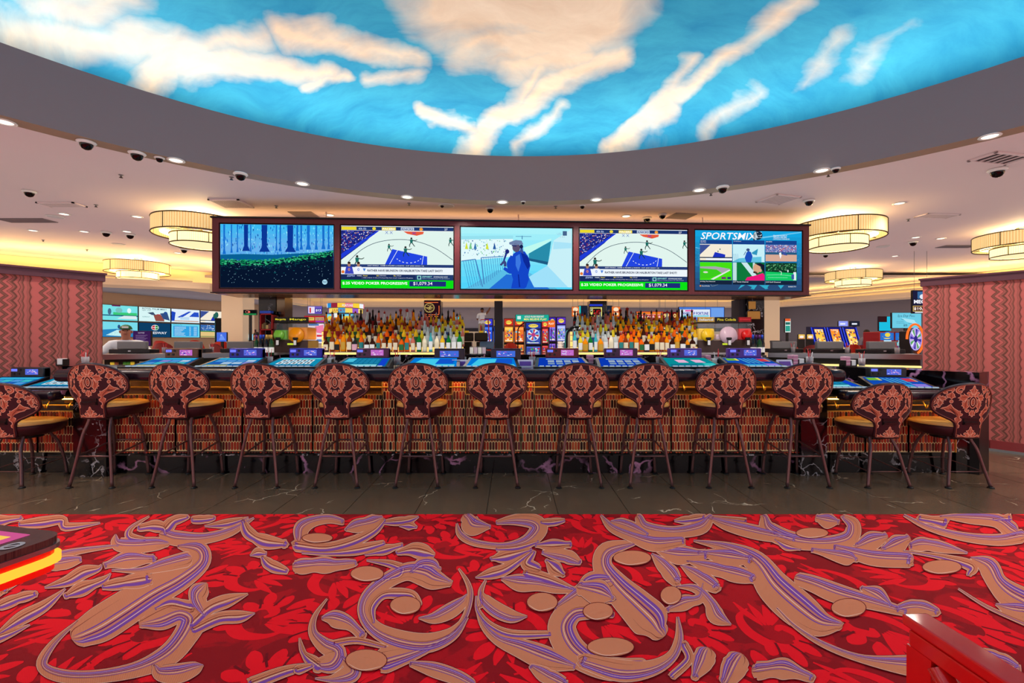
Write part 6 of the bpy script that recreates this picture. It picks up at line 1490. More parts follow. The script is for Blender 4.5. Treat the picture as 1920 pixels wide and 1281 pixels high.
# ---------------------------------------------------------------- signs beyond the bar
def simple(bgc, *ops):
    def d(p):
        p.rect(bgc, *d.box); p.up()
        for op in ops: getattr(p, op[0])(*op[1:]); p.lv += .2
    return d
def sign(name, label, px0, py0, px1, py1, Y, bgc, *ops, **kw):
    d = simple(bgc, *ops); d.box = (px0, py0, px1, py1); return framed_sign(name, label, px0, py0, px1, py1, Y, d, **kw)
sign('jackpot_sign', 'small purple sign with a dollar amount left of the round carousel', 577, 574, 604, 589, 17, (110, 90, 190), ('rect', (235, 225, 245), 578, 575, 590, 588), ('rect', (200, 40, 60), 580, 577, 583, 587), ('rect', (50, 40, 150), 591, 578, 603, 586), ('text', (245, 245, 255), '$13', 592, 585, 5.5, 10, .03))
sign('slot_banner', 'red edged banner with two slot titles behind the left drink machine', 570, 592, 609, 605, 16.5, (180, 40, 50), ('rect', (230, 200, 90), 571, 595, 589, 601), ('rect', (200, 170, 110), 591, 595, 608, 601), ('text', (90, 30, 30), 'JACKPOT', 572, 600, 3.4, 16, .02), ('text', (120, 40, 120), 'FORTUNE', 592, 600, 3.4, 15, .02), ('rect', (150, 60, 190), 592, 602, 608, 604.5))
sign('pink_advert', 'pink and white advert panel behind the left drink machine', 577, 606, 608, 645, 16, (240, 225, 235), ('poly', (240, 130, 170), [(590, 612), (607, 608), (607, 626), (594, 624)]), ('rect', (215, 60, 80), 594, 628, 606, 632), ('rect', (60, 120, 190), 578, 604.5 + 2, 598, 610), ('rect', (90, 130, 200), 594, 637, 604, 642))
sign('green_totem', 'thin upright sign glowing turquoise right of the left bottles', 851, 594, 861, 624, 11, (30, 205, 215), ('rect', (190, 200, 230), 851, 594, 854, 624), stand=.02)
sign('minimum_bet_sign', 'turquoise banner sign above the navy wheel machine', 966, 590, 1030, 603, 24.2, (30, 170, 150), ('rect', (210, 240, 235), 969, 592.5, 976, 599), ('text', (250, 235, 225), 'GOLD RUSH RESORT', 983, 595.5, 3.6, 38, .02), ('text', (255, 240, 130), 'MIN BELIEVE PLAY', 982, 601, 4, 44, .02))
sign('orange_round_sign', 'orange rounded sign with white lettering beside the wheel machine', 1027, 601, 1041, 614, 23, (240, 110, 40), ('text', (255, 245, 230), 'PLAY', 1029, 609, 4, 10, .02), stand=.012)
sign('jackpot_sign', 'red jackpot sign reading $12,665.45', 1192, 584, 1244, 598, 15, (200, 40, 40), ('rect', (240, 130, 40), 1193, 585, 1243, 589), ('rect', (250, 220, 200), 1193, 589.3, 1243, 590), ('text', (255, 245, 235), '$12,665.45', 1197, 597, 5, 42, .02))
sign('jackpot_sign', 'dark red jackpot sign with gold digits 94.10', 1243, 585, 1275, 598, 15.3, (110, 16, 20), ('text', (255, 225, 140), '94.10', 1244, 596, 8, 24, .02), ('rect', (60, 20, 20), 1270, 586, 1274, 597))
sign('slot_banner', 'row of orange slot screens below the red jackpot sign', 1194, 599, 1246, 612, 15.2, (190, 60, 30), *[('rect', ((250, 190, 70), (230, 120, 60))[i % 2], 1196 + i * 8, 600, 1202 + i * 8, 611) for i in range(6)])
sign('wheel_sign', 'long blue and pink sign reading WHEEL OF FORTUNE', 1274, 580, 1332, 595, 15.5, (225, 235, 250), ('rect', (235, 90, 170), 1284, 581, 1300, 584), ('text', (60, 70, 170), 'WHEEL OF FORTUNE', 1277, 591, 6, 52, .03), ('rect', (70, 200, 220), 1276, 592, 1330, 594))
sign('blue_backlit_panel', 'large glowing blue panel behind the WHEEL OF FORTUNE sign', 1272, 575.5, 1359, 601, 16.4, (70, 120, 215), ('rect', (110, 160, 235), 1334, 577, 1358, 600), cat='panel')
for a, b, lb in ((1072, 1086, 'left'), (1147, 1163, 'right')): sign('orange_panel_sign', 'orange and white slot sign at the %s of the right pillar' % lb, a, 575, b, 594, 14, (235, 120, 50), ('ell', (250, 225, 190), (a + b) / 2, 580, 5, 4), ('ell', (250, 225, 190), (a + b) / 2, 589, 5, 3), ('rect', (120, 30, 70), a + 1, 584, b - 1, 585))
sign('cyan_edge_screen', 'dark screen edged in cyan behind the right pillar', 1085, 573, 1148, 602, 14.6, (24, 34, 52), ('rect', (40, 200, 200), 1085, 573, 1088, 602), cat='screen')
sign('sun_day_poster', 'light blue lit poster with script lettering at the right wall', 1672, 586, 1728, 616, 12.5, (110, 205, 230), ('text', (40, 80, 110), 'Spa Day Pass', 1682, 595.5, 6, 34, .0, .3), ('text', (50, 90, 120), 'Relax all day with us', 1690, 600.5, 2.2, 18), ('rect', (70, 130, 160), 1680, 603, 1694, 603.6), ('rect', (70, 130, 160), 1680, 606, 1696, 606.6), ('rect', (70, 130, 160), 1703, 603, 1718, 603.6), ('rect', (70, 130, 160), 1703, 606.5, 1719, 607.1), ('text', (30, 60, 90), '$35', 1694, 613, 4.4, 7, .02), ('poly', (170, 230, 245), [(1690, 596), (1714, 600), (1722, 610), (1700, 604)]), cat='poster')
sign('mega_sign', 'hanging sign lettered ME and $10, cut off by the right zigzag wall', 1711, 544, 1745, 588, 11.5, (30, 30, 60), ('rect', (60, 110, 160), 1720, 546, 1742, 560), ('ell', (230, 235, 245), 1730, 556, 6, 5), ('text', (245, 245, 255), 'MEGA', 1713, 569.5, 7.5, 30, .04), ('rect', (235, 200, 110), 1711, 574, 1745, 585), ('rect', (70, 20, 24), 1712, 575, 1745, 584), ('text', (255, 240, 225), '$10,000', 1712.5, 583, 6.5, 34, .03), ('rect', (235, 240, 245), 1715, 586, 1744, 588))
sign('upright_ad_sign', 'upright orange and green advert on a black post at the right cream column', 1472, 597, 1482.5, 624, 11, (225, 235, 230), ('rect', (235, 100, 50), 1472, 597, 1482, 602), ('rect', (40, 110, 100), 1472.5, 604, 1481.5, 609), ('rect', (50, 160, 140), 1472.5, 611, 1481.5, 622), stand=.025)
sign('craps_sign', 'red lit sign reading CRAPS by the left cream column', 461, 618, 479, 625, 14, (40, 10, 12), ('text', (255, 70, 60), 'CRAPS', 462, 623.6, 4.5, 16, .03), stand=.012)
sign('table_limit_screen', 'small blue lit screen under the CRAPS sign', 463, 626.5, 475, 638, 13.5, (150, 215, 235), ('rect', (235, 245, 250), 464, 628, 473, 634), cat='screen')
sign('suit_sign', 'black and green sign with a red heart on a tall post', 456, 581, 481, 591, 12.6, (16, 16, 18), ('rect', (30, 130, 70), 456, 588, 481, 591), ('ell', (220, 90, 80), 467, 585, 2.4, 2.2), ('ring', (230, 140, 120), 464, 585, 4, 2.4, .6), stand=.035)
sign('dark_door_poster', 'dark framed poster behind the tall sign post', 457, 603, 475, 640, 15, (62, 52, 66), ('text', (200, 195, 205), 'ROSTER', 459, 608, 2.2, 9), cat='poster', glow=.6)
sign('purple_notice', 'purple notice board behind the man in the green cap', 249, 620.5, 283, 649, 12, (70, 34, 96), ('text', (225, 210, 235), 'NOTICE', 259, 625, 2.4, 12, .02), *[('rect', (150, 120, 170), 254, 628 + 2 * i, 277 - (i % 3) * 3, 628.7 + 2 * i) for i in range(8)], cat='notice', glow=.7, stand=.02)
sign('kiosk_screen', 'tilted blue kiosk screen beside the left cream column', 406, 623, 425, 641, 12, (70, 110, 225), ('poly', (110, 150, 240), [(410, 638), (416, 626), (423, 638)]), ('text', (235, 240, 255), 'X', 413, 630, 3, 3), cat='screen', stand=.03)
sign('black_kiosk', 'tall dark cabinet at the right end of the left wall screens', 402.5, 596.5, 414.5, 642, 16, (40, 36, 36), ('rect', (70, 130, 140), 402.5, 600, 403.5, 640), cat='kiosk', glow=.5, stand=.1)
sign('cyan_kiosk', 'cyan lit kiosk with dark cap before the light blue poster', 1648, 593, 1671, 621, 13, (30, 190, 225), ('rect', (50, 26, 30), 1646, 593, 1663, 604), cat='kiosk', stand=.12)
for i, (px, lb) in enumerate(((1503, 'left'), (1519, 'right'))):
    sign('gold_slot_top', 'gold lit slot top with two lamps, %s of the pair by the right column' % lb, px - 6, 627, px + 6, 636, 13, (235, 190, 90), ('ell', (250, 240, 230), px, 632, 4, 2.6), ('rect', (200, 50, 50), px - 5, 634.5, px + 5, 635.6), stand=.1)
# red slots with arch screens and the big wheel at the far right
for i, (a, b) in enumerate(((1649, 1677), (1677.5, 1703))):
    s_ = slot('red slot machine with arched blue sign, %s of the pair at the right wall' % ('left', 'right')[i], a, b, 622, 12.6, ((150, 24, 22), (80, 190, 220), (40, 110, 200)), 40 + i, group='red arch slots'); 
    k = 12.6 / F; pc = Pic(lambda x, y, l: (x * k, -.02 - l, at(0, y, 12.6).z), lambda c: emi(c, 1.0), .003); pc.poly((50, 120, 210), [(-9, 634)] + [(9 * math.cos(PI - q), 632 - 10 * math.sin(q)) for q in [PI * j / 10 for j in range(11)]] + [(9, 634)]); pc.up(); pc.ell((240, 215, 70), 0, 628, 5, 4, 12); pc.rect((190, 230, 245), -7, 638, 7, 645); pc.build('arch_sign', s_)
bw = thing('wheel_machine', 'upright prize wheel with orange lit arch beside the right zigzag wall', 'slot machine', (X(1716, 11), 11, 0), R(24))
wz = at(0, 636, 11).z
MB().rbox(-.1, .32, .02, .3, 0, wz + .2, .04).build('cabinet', M_BLACK, bw)
pc = Pic(lambda x, y, l: ((x - 50) * .0056, -.01 - l, wz + (50 - y) * .0056), lambda c: emi(c, 1.0), .002)
for k in range(20): a0, a1 = 2 * PI * k / 20, 2 * PI * (k + 1) / 20; pc.poly(((60, 50, 160), (150, 120, 220), (230, 225, 250), (90, 170, 90), (200, 180, 230))[k % 5], [(50, 50), (50 + 44 * math.cos(a0), 50 + 44 * math.sin(a0)), (50 + 44 * math.cos(a1), 50 + 44 * math.sin(a1))])
pc.up(); pc.ell((50, 40, 130), 50, 50, 15, 15, 14); pc.ring((190, 180, 250), 50, 50, 47, 47, 5); pc.build('prize_wheel', bw)
MB().tube([(.36 * math.cos(a) , -.0, wz + .36 * math.sin(a)) for a in [-1.2 + (PI + 1.2) * j / 16 for j in range(17)]], .025, 8).build('orange_arch', emi((255, 110, 40), 1.2), bw)
# ---------------------------------------------------------------- seats, terminals and small equipment beyond
M_REDV = mat('red_vinyl', (170, 36, 20), .4); M_REDV2 = mat('dark_red_vinyl', (110, 20, 18), .4)
def casino_chair(px, py, Y, label, m, w=.5):
    p_ = at(px, py, Y); c_ = thing('casino_chair', label, 'chair', (p_.x, Y, 0), random.uniform(-.4, .4), 'red casino chairs'); H = p_.z
    mb = MB(); mb.grid(lambda i, j: ((2 * i - 1) * w / 2 * (1 - .25 * max(0, j - .6) / .4), .1 - .1 * abs(2 * i - 1) ** 2 * -1 + .02, H - .5 + .5 * j * (1 - .18 * abs(2 * i - 1) ** 3)), 10, 8); mb.grid(lambda i, j: ((2 * i - 1) * w / 2 * (1 - .25 * max(0, j - .6) / .4), .18 + .1 * abs(2 * i - 1) ** 2, H - .5 + .5 * j * (1 - .18 * abs(2 * i - 1) ** 3)), 10, 8, flip=True)
    mb.build('backrest', m, c_); MB().rbox(-w / 2, w / 2, .1, .58, H - .52, H - .42, .04).build('seat', m, c_); MB().lathe([(.2, 0), (.2, .03), (.035, .05), (.035, H - .52)], 14, cy=.34).build('pedestal', M_CHROME, c_)
for i, (px, py, Y, lb) in enumerate(((297, 643, 11.5, 'right of the purple notice'), (289, 639, 13, 'half hidden by the purple notice'), (323, 640, 12.6, 'under the round logo screen'), (360, 638, 14, 'under the blue results table'), (388, 645, 11.5, 'below the sandy field screen'), (409, 640, 12.5, 'before the tilted kiosk screen'), (430, 643, 11.5, 'at the foot of the left cream column'), (1490, 648, 10.4, 'left of the first curved slot'), (1536, 647, 11, 'nearest the first curved slot'), (1606, 646, 13.5, 'before the middle curved slot'), (1623, 647, 14.4, 'before the rightmost curved slot'), (958, 643, 14, 'before the orange mid slot'), (877, 646, 13, 'below the black terminal backs'), (921, 646, 13, 'below the charcoal pillar'))):
    casino_chair(px, py, Y, 'red casino chair %s' % lb, M_REDV if i % 2 else M_REDV2)
for px, lb in ((875, 'left'), (902, 'right')):
    q = at(px, 624, 11.5); e_ = thing('black_terminal', 'black slot terminal seen from behind below the man on the ladder, %s of two' % lb, 'terminal', (q.x, 11.5, 0)); MB().rbox(-.17, .17, 0, .12, q.z - .22, q.z, .03).build('screen_back', M_BLACK, e_); MB().rbox(-.12, .12, .0, .3, 0, q.z - .23, .02).build('pedestal', M_BLACKM, e_); MB().box(-.05, .05, .02, .06, q.z, q.z + .05).build('yellow_tag', mat('yellow_tag', (235, 190, 40), .5), e_)
mon = thing('register_monitor', 'black register monitor below the right cream column', 'monitor', (X(1460, 9), 9.0, 1.0)); MB().rbox(-.12, .12, 0, .03, .12, .34, .01, M=Matrix.Rotation(R(-14), 4, 'X')).build('panel', M_BLACK, mon); MB().lathe([(.08, 0), (.08, .012), (.015, .02), (.015, .14)], 12, cy=.02).build('stand', M_BLACK, mon)
MB().box(-.2, .2, -.12, .14, -1.0, -.001).build('register_stand', M_BLACK, mon)
reg = thing('register_monitor', 'dark grey register on the island between the bottle displays', 'monitor', (X(913, 7.75), 7.75, 1.0905)); MB().rbox(-.13, .12, 0, .04, .1, .24, .012, M=Matrix.Rotation(R(-20), 4, 'X')).build('panel', mat('slate_plastic', (50, 62, 80), .4), reg); MB().rbox(-.08, .08, 0, .14, 0, .06, .01).build('stand', M_BLACK, reg)
cd = thing('paper_stand', 'clear stand with paper menus on the island', 'stand', (X(896, 7.7), 7.72, 1.0905)); MB().box(-.15, .15, .05, .06, 0, .14).box(-.15, .15, 0, .1, 0, .01).build('holder', M_GLASSC, cd)
for i in range(4): MB().box(-.14 + i * .07, -.08 + i * .07, .02, .03, .012, .12).build('menu_card', mat('menu_%d' % (i % 2), ((220, 215, 205), (190, 170, 180))[i % 2], .7), cd)
# curved draft arm and thin goose-neck lamps
fa = thing('draft_tower', 'black and teal curved draft pipe left of the right bottle display', 'tap', (X(1064, 7.7), 7.8, 1.0905)); MB().tube(spline([(0, 0, 0), (0, 0, .3), (.03, 0, .4), (.1, 0, .46), (.22, 0, .46)], 5), .022, 10).build('pipe', M_BLACKM, fa); MB().tube(spline([(-.024, 0, 0), (-.024, 0, .3), (.01, 0, .41)], 4), .008, 6).build('teal_edge', mat('teal_enamel', (60, 180, 170), .3), fa); MB().lathe([(.05, 0), (.05, .015)], 14).build('flange', M_BLACKM, fa); MB().lathe([(.025, .4), (.025, .46)], 10, cx=.22).build('spout', M_CHROME, fa)
for i, (px, py, Y, lb) in enumerate(((1057, 630, 7.9, 'left'), (1050, 640, 7.75, 'right'))):
    sh = thing('shaker_stack', 'stack of steel mixing cups beside the draft pipe, %s of two' % lb, 'cups', (X(px, Y), Y, 1.0905))
    for k in range(3): MB().lathe([(.03, .02 + k * .05), (.042, .12 + k * .05)], 14).build('cup', M_CHROME if i == 0 else mat('paper_cup', (225, 205, 190), .6), sh)
    MB().lathe([(.034, 0), (.034, .02)], 14).build('base_ring', M_BLACK, sh)
pl = thing('goose_neck_pole', 'thin black pole with bent top rising behind the mid bar machine', 'pole', (X(971, 7.85), 7.85, 1.0905)); MB().tube([(0, 0, 0), (0, 0, .42), (.02, 0, .47), (.12, 0, .55)], .01, 8).build('pole', M_BLACKM, pl); MB().lathe([(.04, 0), (.04, .012)], 12).build('base', M_BLACKM, pl)
# red crate shelf by the left pillar
rs_ = thing('red_crate_shelf', 'open red shelf of small goods before the left marble pillar', 'shelf', (X(497, 7.75), 7.78, 1.0905))
w = X(510, 7.78) - X(486, 7.78); H = at(0, 588, 7.78).z - 1.0905
for z in (.2, H * .62, H): MB().box(-w / 2, w / 2, 0, .14, z - .02, z).build('shelf_board', mat('red_shelf_paint', (150, 20, 24), .4), rs_)
for x in (-w / 2, w / 2 - .02): MB().box(x, x + .02, 0, .14, 0, H).build('shelf_side', mat('red_shelf_paint', (150, 20, 24), .4), rs_)
for i in range(8): 
    o = MB().rbox(-.025, .025, -.03, .03, 0, .07 + .02 * (i % 3), .008).build('snack_jar', mat('snack_%d' % (i % 4), ((150, 110, 60), (90, 70, 40), (180, 150, 90), (110, 60, 50))[i % 4], .5), None, (X(497, 7.78) - w / 2 + .045 + (i % 4) * (w - .08) / 3.4, 7.84, 1.0908 + (.2 if i < 4 else H * .62))); tag(o, 'small %s packet on the %s board of the red shelf' % (('tan', 'olive', 'straw', 'russet')[i % 4], ('lower', 'middle')[i // 4]), 'packet', 'packets on the red shelf')
o = MB().rbox(-w / 2 + .01, w / 2 - .02, 0, .1, 0, .05, .006).build('blue_box', mat('blue_box', (40, 80, 190), .4), None, (X(497, 7.78), 7.79, 1.0907 + H)); tag(o, 'flat blue box on top of the red shelf', 'box')
# ---------------------------------------------------------------- people
def skin_body(name, J, E, parent, mats, chooser, root=0, loc=(0, 0, 0), sub=2):
    me = bpy.data.meshes.new(name); me.from_pydata([j[:3] for j in J], E, []); ob = bpy.data.objects.new(name, me); col.objects.link(ob)
    md = ob.modifiers.new('s', 'SKIN'); md.use_smooth_shade = True
    for i, j in enumerate(J):
        sv = me.skin_vertices[0].data[i]; r = j[3]; sv.radius = r if isinstance(r, tuple) else (r, r); sv.use_root = (i == root)
    s2 = ob.modifiers.new('u', 'SUBSURF'); s2.levels = sub; s2.render_levels = sub
    dg = bpy.context.evaluated_depsgraph_get(); m2 = bpy.data.meshes.new_from_object(ob.evaluated_get(dg)); m2.name = name
    bpy.data.objects.remove(ob); m2.materials.clear()
    for m in mats: m2.materials.append(m)
    for p in m2.polygons: p.material_index = chooser(p.center); p.use_smooth = True
    return obj(name, m2, parent, loc)
M_SKIN = mat('skin_tan', (186, 120, 96), .5); M_SKIN2 = mat('skin_brown', (110, 68, 50), .5); M_SHIRT = mat('white_shirt', (222, 222, 226), .7); M_PANT = mat('khaki_trousers', (150, 140, 124), .8); M_DKP = mat('dark_trousers', (30, 30, 40), .8); M_HAIR = mat('dark_hair', (24, 18, 16), .6)
def head_parts(parent, c, s, hairm, cap=None, skin=M_SKIN, beard=False):
    """face details on a head centred at c (local), facing -Y"""
    x, y, z = c
    h = MB(); h.lathe([(.012, -.02), (.016, -.01), (.008, .02)], 8, M=Matrix.Translation((x, y - .098 * s, z - .005))).build('nose', skin, parent)
    for sx in (-1, 1):
        MB().lathe([(.001, -.008), (.011, 0), (.001, .008)], 10, M=Matrix.Translation((x + sx * .032 * s, y - .086 * s, z + .02)), cap=False).build('eye', M_BLACK, parent)
        MB().lathe([(.004, -.028), (.014, -.01), (.016, .012), (.004, .028)], 8, M=Matrix.Translation((x + sx * .08 * s, y + .005, z))).build('ear', skin, parent)
    MB().rbox(x - .024, x + .024, y - .094 * s, y - .078 * s, z - .05, z - .042, .003).build('mouth', mat('lip', (150, 84, 76), .5), parent)
    if cap:
        k = MB().grid(lambda i, j: (x + .09 * s * math.cos(2 * PI * i) * math.cos(j * PI / 2), y + .1 * s * math.sin(2 * PI * i) * math.cos(j * PI / 2) + .008, z + .045 + .085 * math.sin(j * PI / 2)), 20, 8).build('cap', cap, parent)
        MB().prism([(x + .075 * s * math.cos(a), y - .085 * s + .085 * math.sin(a)) for a in [PI + PI * i / 10 for i in range(11)]], z + .042, z + .05).build('cap_brim', cap, k)
        MB().rbox(x - .045, x + .045, y - .103 * s, y - .09 * s, z + .06, z + .095, .004).build('cap_badge', M_WHITE, k)
    else:
        MB().grid(lambda i, j: (x + .086 * s * math.cos(2 * PI * i) * math.cos(j * PI / 2), y + .016 + .098 * s * math.sin(2 * PI * i) * math.cos(j * PI / 2), z + .03 + .09 * math.sin(j * PI / 2)), 18, 8).build('hair', hairm, parent)
def fingers(parent, c, d, skin, s=1.0):
    """five separate short fingers from a palm at c, pointing along d"""
    d = Vector(d).normalized(); side = d.cross(Vector((0, 0, 1))).normalized()
    for k, (o, L) in enumerate(((-.033, .055), (-.011, .075), (.011, .08), (.033, .07), (.046, .045))):
        b = Vector(c) + side * o * s + d * (.03 if k < 4 else -.02) * s
        dd = (d + side * (.1 * (k - 1.5) if k < 4 else .9)).normalized()
        MB().tube([b, b + dd * L * .55 * s, b + dd * L * s + Vector((0, 0, -.018 * s))], [.0095 * s, .009 * s, .0065 * s], 8).build('finger', skin, parent)
# man in the green cap, leaning on the far side of the left counter
pm = at(237, 640, 7.98)
m1 = thing('person', 'man in a green cap and white long sleeved shirt leaning over the left counter', 'person', (pm.x - .1, 8.1, 0), R(34))
hz = 1.46
J = [(0, .12, .86, .17), (0, .06, 1.02, (.19, .15)), (0, .0, 1.18, (.2, .14)), (0, -.03, 1.27, (.15, .1)), (0, -.05, 1.335, .06), (0, -.07, 1.41, (.07, .08)), (0, -.075, hz + .02, (.083, .1)), (0, -.07, hz + .085, (.07, .085)),
     (-.2, -.02, 1.25, .085), (-.32, -.08, 1.12, .065), (-.38, -.24, 1.135, .05), (-.36, -.38, 1.155, .036), (.2, -.02, 1.25, .085), (.32, -.08, 1.12, .065), (.36, -.24, 1.135, .05), (.3, -.38, 1.155, .036),
     (-.1, .12, .78, .12), (-.12, .1, .48, .085), (-.12, .14, .08, .06), (-.12, .02, .04, .05), (.1, .12, .78, .12), (.12, .1, .48, .085), (.12, .14, .08, .06), (.12, .02, .04, .05)]
E = [(0, 1), (1, 2), (2, 3), (3, 4), (4, 5), (5, 6), (6, 7), (3, 8), (8, 9), (9, 10), (10, 11), (3, 12), (12, 13), (13, 14), (14, 15), (0, 16), (16, 17), (17, 18), (18, 19), (0, 20), (20, 21), (21, 22), (22, 23)]
skin_body('body', J, E, m1, [M_SHIRT, M_SKIN, M_DKP], lambda c: 1 if c.z > 1.335 or c.y < -.33 else (2 if c.z < .88 else 0))
head_parts(m1, (0, -.075, hz + .02), 1.0, M_HAIR, mat('green_cap', (20, 92, 56), .6))
fingers(m1, (-.355, -.42, 1.15), (.15, -1, -.1), M_SKIN); fingers(m1, (.295, -.42, 1.15), (-.15, -1, -.1), M_SKIN)
# man on the ladder
Yl = 23.6; pf = at(904, 640, Yl); top = at(0, 575, Yl).z
m2_ = thing('person', 'man in white shirt on a red ladder, one arm raised to the ceiling', 'person', (at(903, 640, Yl).x, Yl, 0)); b0 = 1.38
J = [(0, 0, b0 + .84, .13), (0, 0, b0 + 1.05, (.15, .11)), (.01, 0, b0 + 1.27, (.17, .11)), (.02, 0, b0 + 1.36, .08), (.02, 0, b0 + 1.43, .055), (.03, -.01, b0 + 1.54, (.08, .095)), (.03, -.01, b0 + 1.62, (.07, .085)), (.2, 0, b0 + 1.34, .07), (.36, -.02, b0 + 1.52, .05), (.46, -.04, b0 + 1.72, .034), (-.18, 0, b0 + 1.33, .07), (-.22, -.08, b0 + 1.08, .05), (-.1, -.2, b0 + 1.0, .034), (-.09, 0, b0 + .76, .1), (-.1, -.02, b0 + .42, .075), (-.1, .04, b0 + .07, .055), (-.1, -.1, b0 + .04, .045), (.09, 0, b0 + .76, .1), (.1, -.02, b0 + .42, .075), (.1, .04, b0 + .07, .055), (.1, -.1, b0 + .04, .045)]
E = [(0, 1), (1, 2), (2, 3), (3, 4), (4, 5), (5, 6), (3, 7), (7, 8), (8, 9), (3, 10), (10, 11), (11, 12), (0, 13), (13, 14), (14, 15), (15, 16), (0, 17), (17, 18), (18, 19), (19, 20)]
skin_body('body', J, E, m2_, [M_SHIRT, M_SKIN2, M_PANT], lambda c: 1 if c.z > b0 + 1.42 and abs(c.x - .03) < .12 or c.x > .24 or c.x < -.16 and c.z < b0 + 1.12 else (2 if c.z < b0 + .86 else 0))
head_parts(m2_, (.03, -.01, b0 + 1.56), 1.0, M_HAIR, None, M_SKIN2); fingers(m2_, (.47, -.045, b0 + 1.75), (.3, -.1, 1), M_SKIN2); fingers(m2_, (-.08, -.22, b0 + 1.0), (.6, -.6, 0), M_SKIN2)
ld = thing('step_ladder', 'red fibreglass step ladder under the man in white', 'ladder', (at(911, 640, Yl).x, Yl, 0)); ld.scale = (1.1, 1, 1.24); M_LAD = mat('ladder_red', (190, 40, 40), .4)
for sx in (-1, 1):
    MB().tube([(sx * .32 - .05, -.42, 0), (sx * .16 - .05, -.03, 1.95)], .026, 6).build('rail', M_LAD, ld); MB().tube([(sx * .3 - .05, .42, 0), (sx * .16 - .05, .03, 1.95)], .02, 6).build('rear_rail', M_LAD, ld)
for k in range(5): f = (k + 1) / 6.2; MB().box(-.05 - (.32 - .16 * f), -.05 + (.32 - .16 * f), -.46 + .39 * f, -.36 + .39 * f, 1.95 * f - .012, 1.95 * f + .006).build('step', M_CHROME, ld)
MB().rbox(-.25, .15, -.12, .12, 1.95, 1.98, .01).build('top_cap', M_LAD, ld)
def simple_person(label, px, pyh, Y, shirt, hair, scale=1.0):
    p_ = at(px, pyh, Y); q_ = thing('person', label, 'person', (p_.x, Y, 0)); h = p_.z; o = h - 1.68
    J = [(0, 0, .9 + o, .13), (0, 0, 1.12 + o, (.15, .11)), (0, 0, 1.34 + o, (.17, .11)), (0, 0, 1.42 + o, .07), (0, 0, 1.48 + o, .052), (0, -.01, 1.58 + o, (.078, .095)), (0, -.01, 1.65 + o, (.068, .085)), (-.2, 0, 1.38 + o, .07), (-.25, .02, 1.12 + o, .05), (-.2, -.16, .98 + o, .034), (.2, 0, 1.38 + o, .07), (.25, .02, 1.12 + o, .05), (.2, -.16, .98 + o, .034), (-.1, 0, .82 + o, .1), (-.1, -.02, .44 + o / 2, .075), (-.1, .03, .07, .055), (.1, 0, .82 + o, .1), (.1, -.02, .44 + o / 2, .075), (.1, .03, .07, .055), (-.1, -.1, .03, .04), (.1, -.1, .03, .04)]
    E = [(0, 1), (1, 2), (2, 3), (3, 4), (4, 5), (5, 6), (3, 7), (7, 8), (8, 9), (3, 10), (10, 11), (11, 12), (0, 13), (13, 14), (14, 15), (0, 16), (16, 17), (17, 18), (15, 19), (18, 20)]
    skin_body('body', J, E, q_, [shirt, M_SKIN, M_DKP], lambda c: 1 if c.z > 1.46 + o or c.y < -.12 and c.z > .9 + o else (2 if c.z < .9 + o else 0))
    head_parts(q_, (0, -.01, 1.6 + o), 1.0, hair); fingers(q_, (-.2, -.19, .97 + o), (.2, -1, -.3), M_SKIN); fingers(q_, (.2, -.19, .97 + o), (-.2, -1, -.3), M_SKIN)
simple_person('dark haired person in a grey top standing beyond the curved slots', 1625, 620, 15.5, mat('grey_shirt', (120, 116, 124), .8), M_HAIR)
simple_person('dark haired person in black near the CRAPS sign', 481, 625, 13.0, M_DKP, M_HAIR)
# ---------------------------------------------------------------- chandeliers
t = NT('pleated_shade', .6); co = t.coord('Object'); sp = t.n('SeparateXYZ'); t.l(co, sp.inputs[0])
ang = t.math('ARCTAN2', sp.outputs[1], sp.outputs[0]); st = t.math('SINE', t.math('MULTIPLY', ang, 110.0))
cc = t.mix(t.math('ADD', t.math('MULTIPLY', st, .3), .5), (214, 168, 92), (255, 232, 170))
t.color(cc); t.l(cc, t.b.inputs['Emission Color']); t.b.inputs['Emission Strength'].default_value = .55
M_SHADE = t.m
t = NT('woven_shade', .6); co = t.coord('Object'); sp = t.n('SeparateXYZ'); t.l(co, sp.inputs[0])
ang = t.math('ARCTAN2', sp.outputs[1], sp.outputs[0]); st = t.math('SINE', t.math('MULTIPLY', ang, 90.0)); s3 = t.math('SINE', t.math('MULTIPLY', sp.outputs[2], 260.0))
cc = t.mix(t.math('ADD', t.math('MULTIPLY', t.math('ADD', st, s3), .2), .5), (240, 205, 130), (255, 246, 205))
t.color(cc); t.l(cc, t.b.inputs['Emission Color']); t.b.inputs['Emission Strength'].default_value = 1.0
M_SHADE2 = t.m
M_BRONZE = mat('dark_bronze', (74, 62, 40), .35, .8); M_NICKEL = mat('nickel', (196, 180, 150), .3, .9)
M_DIFF = emi((255, 236, 180), 1.1)
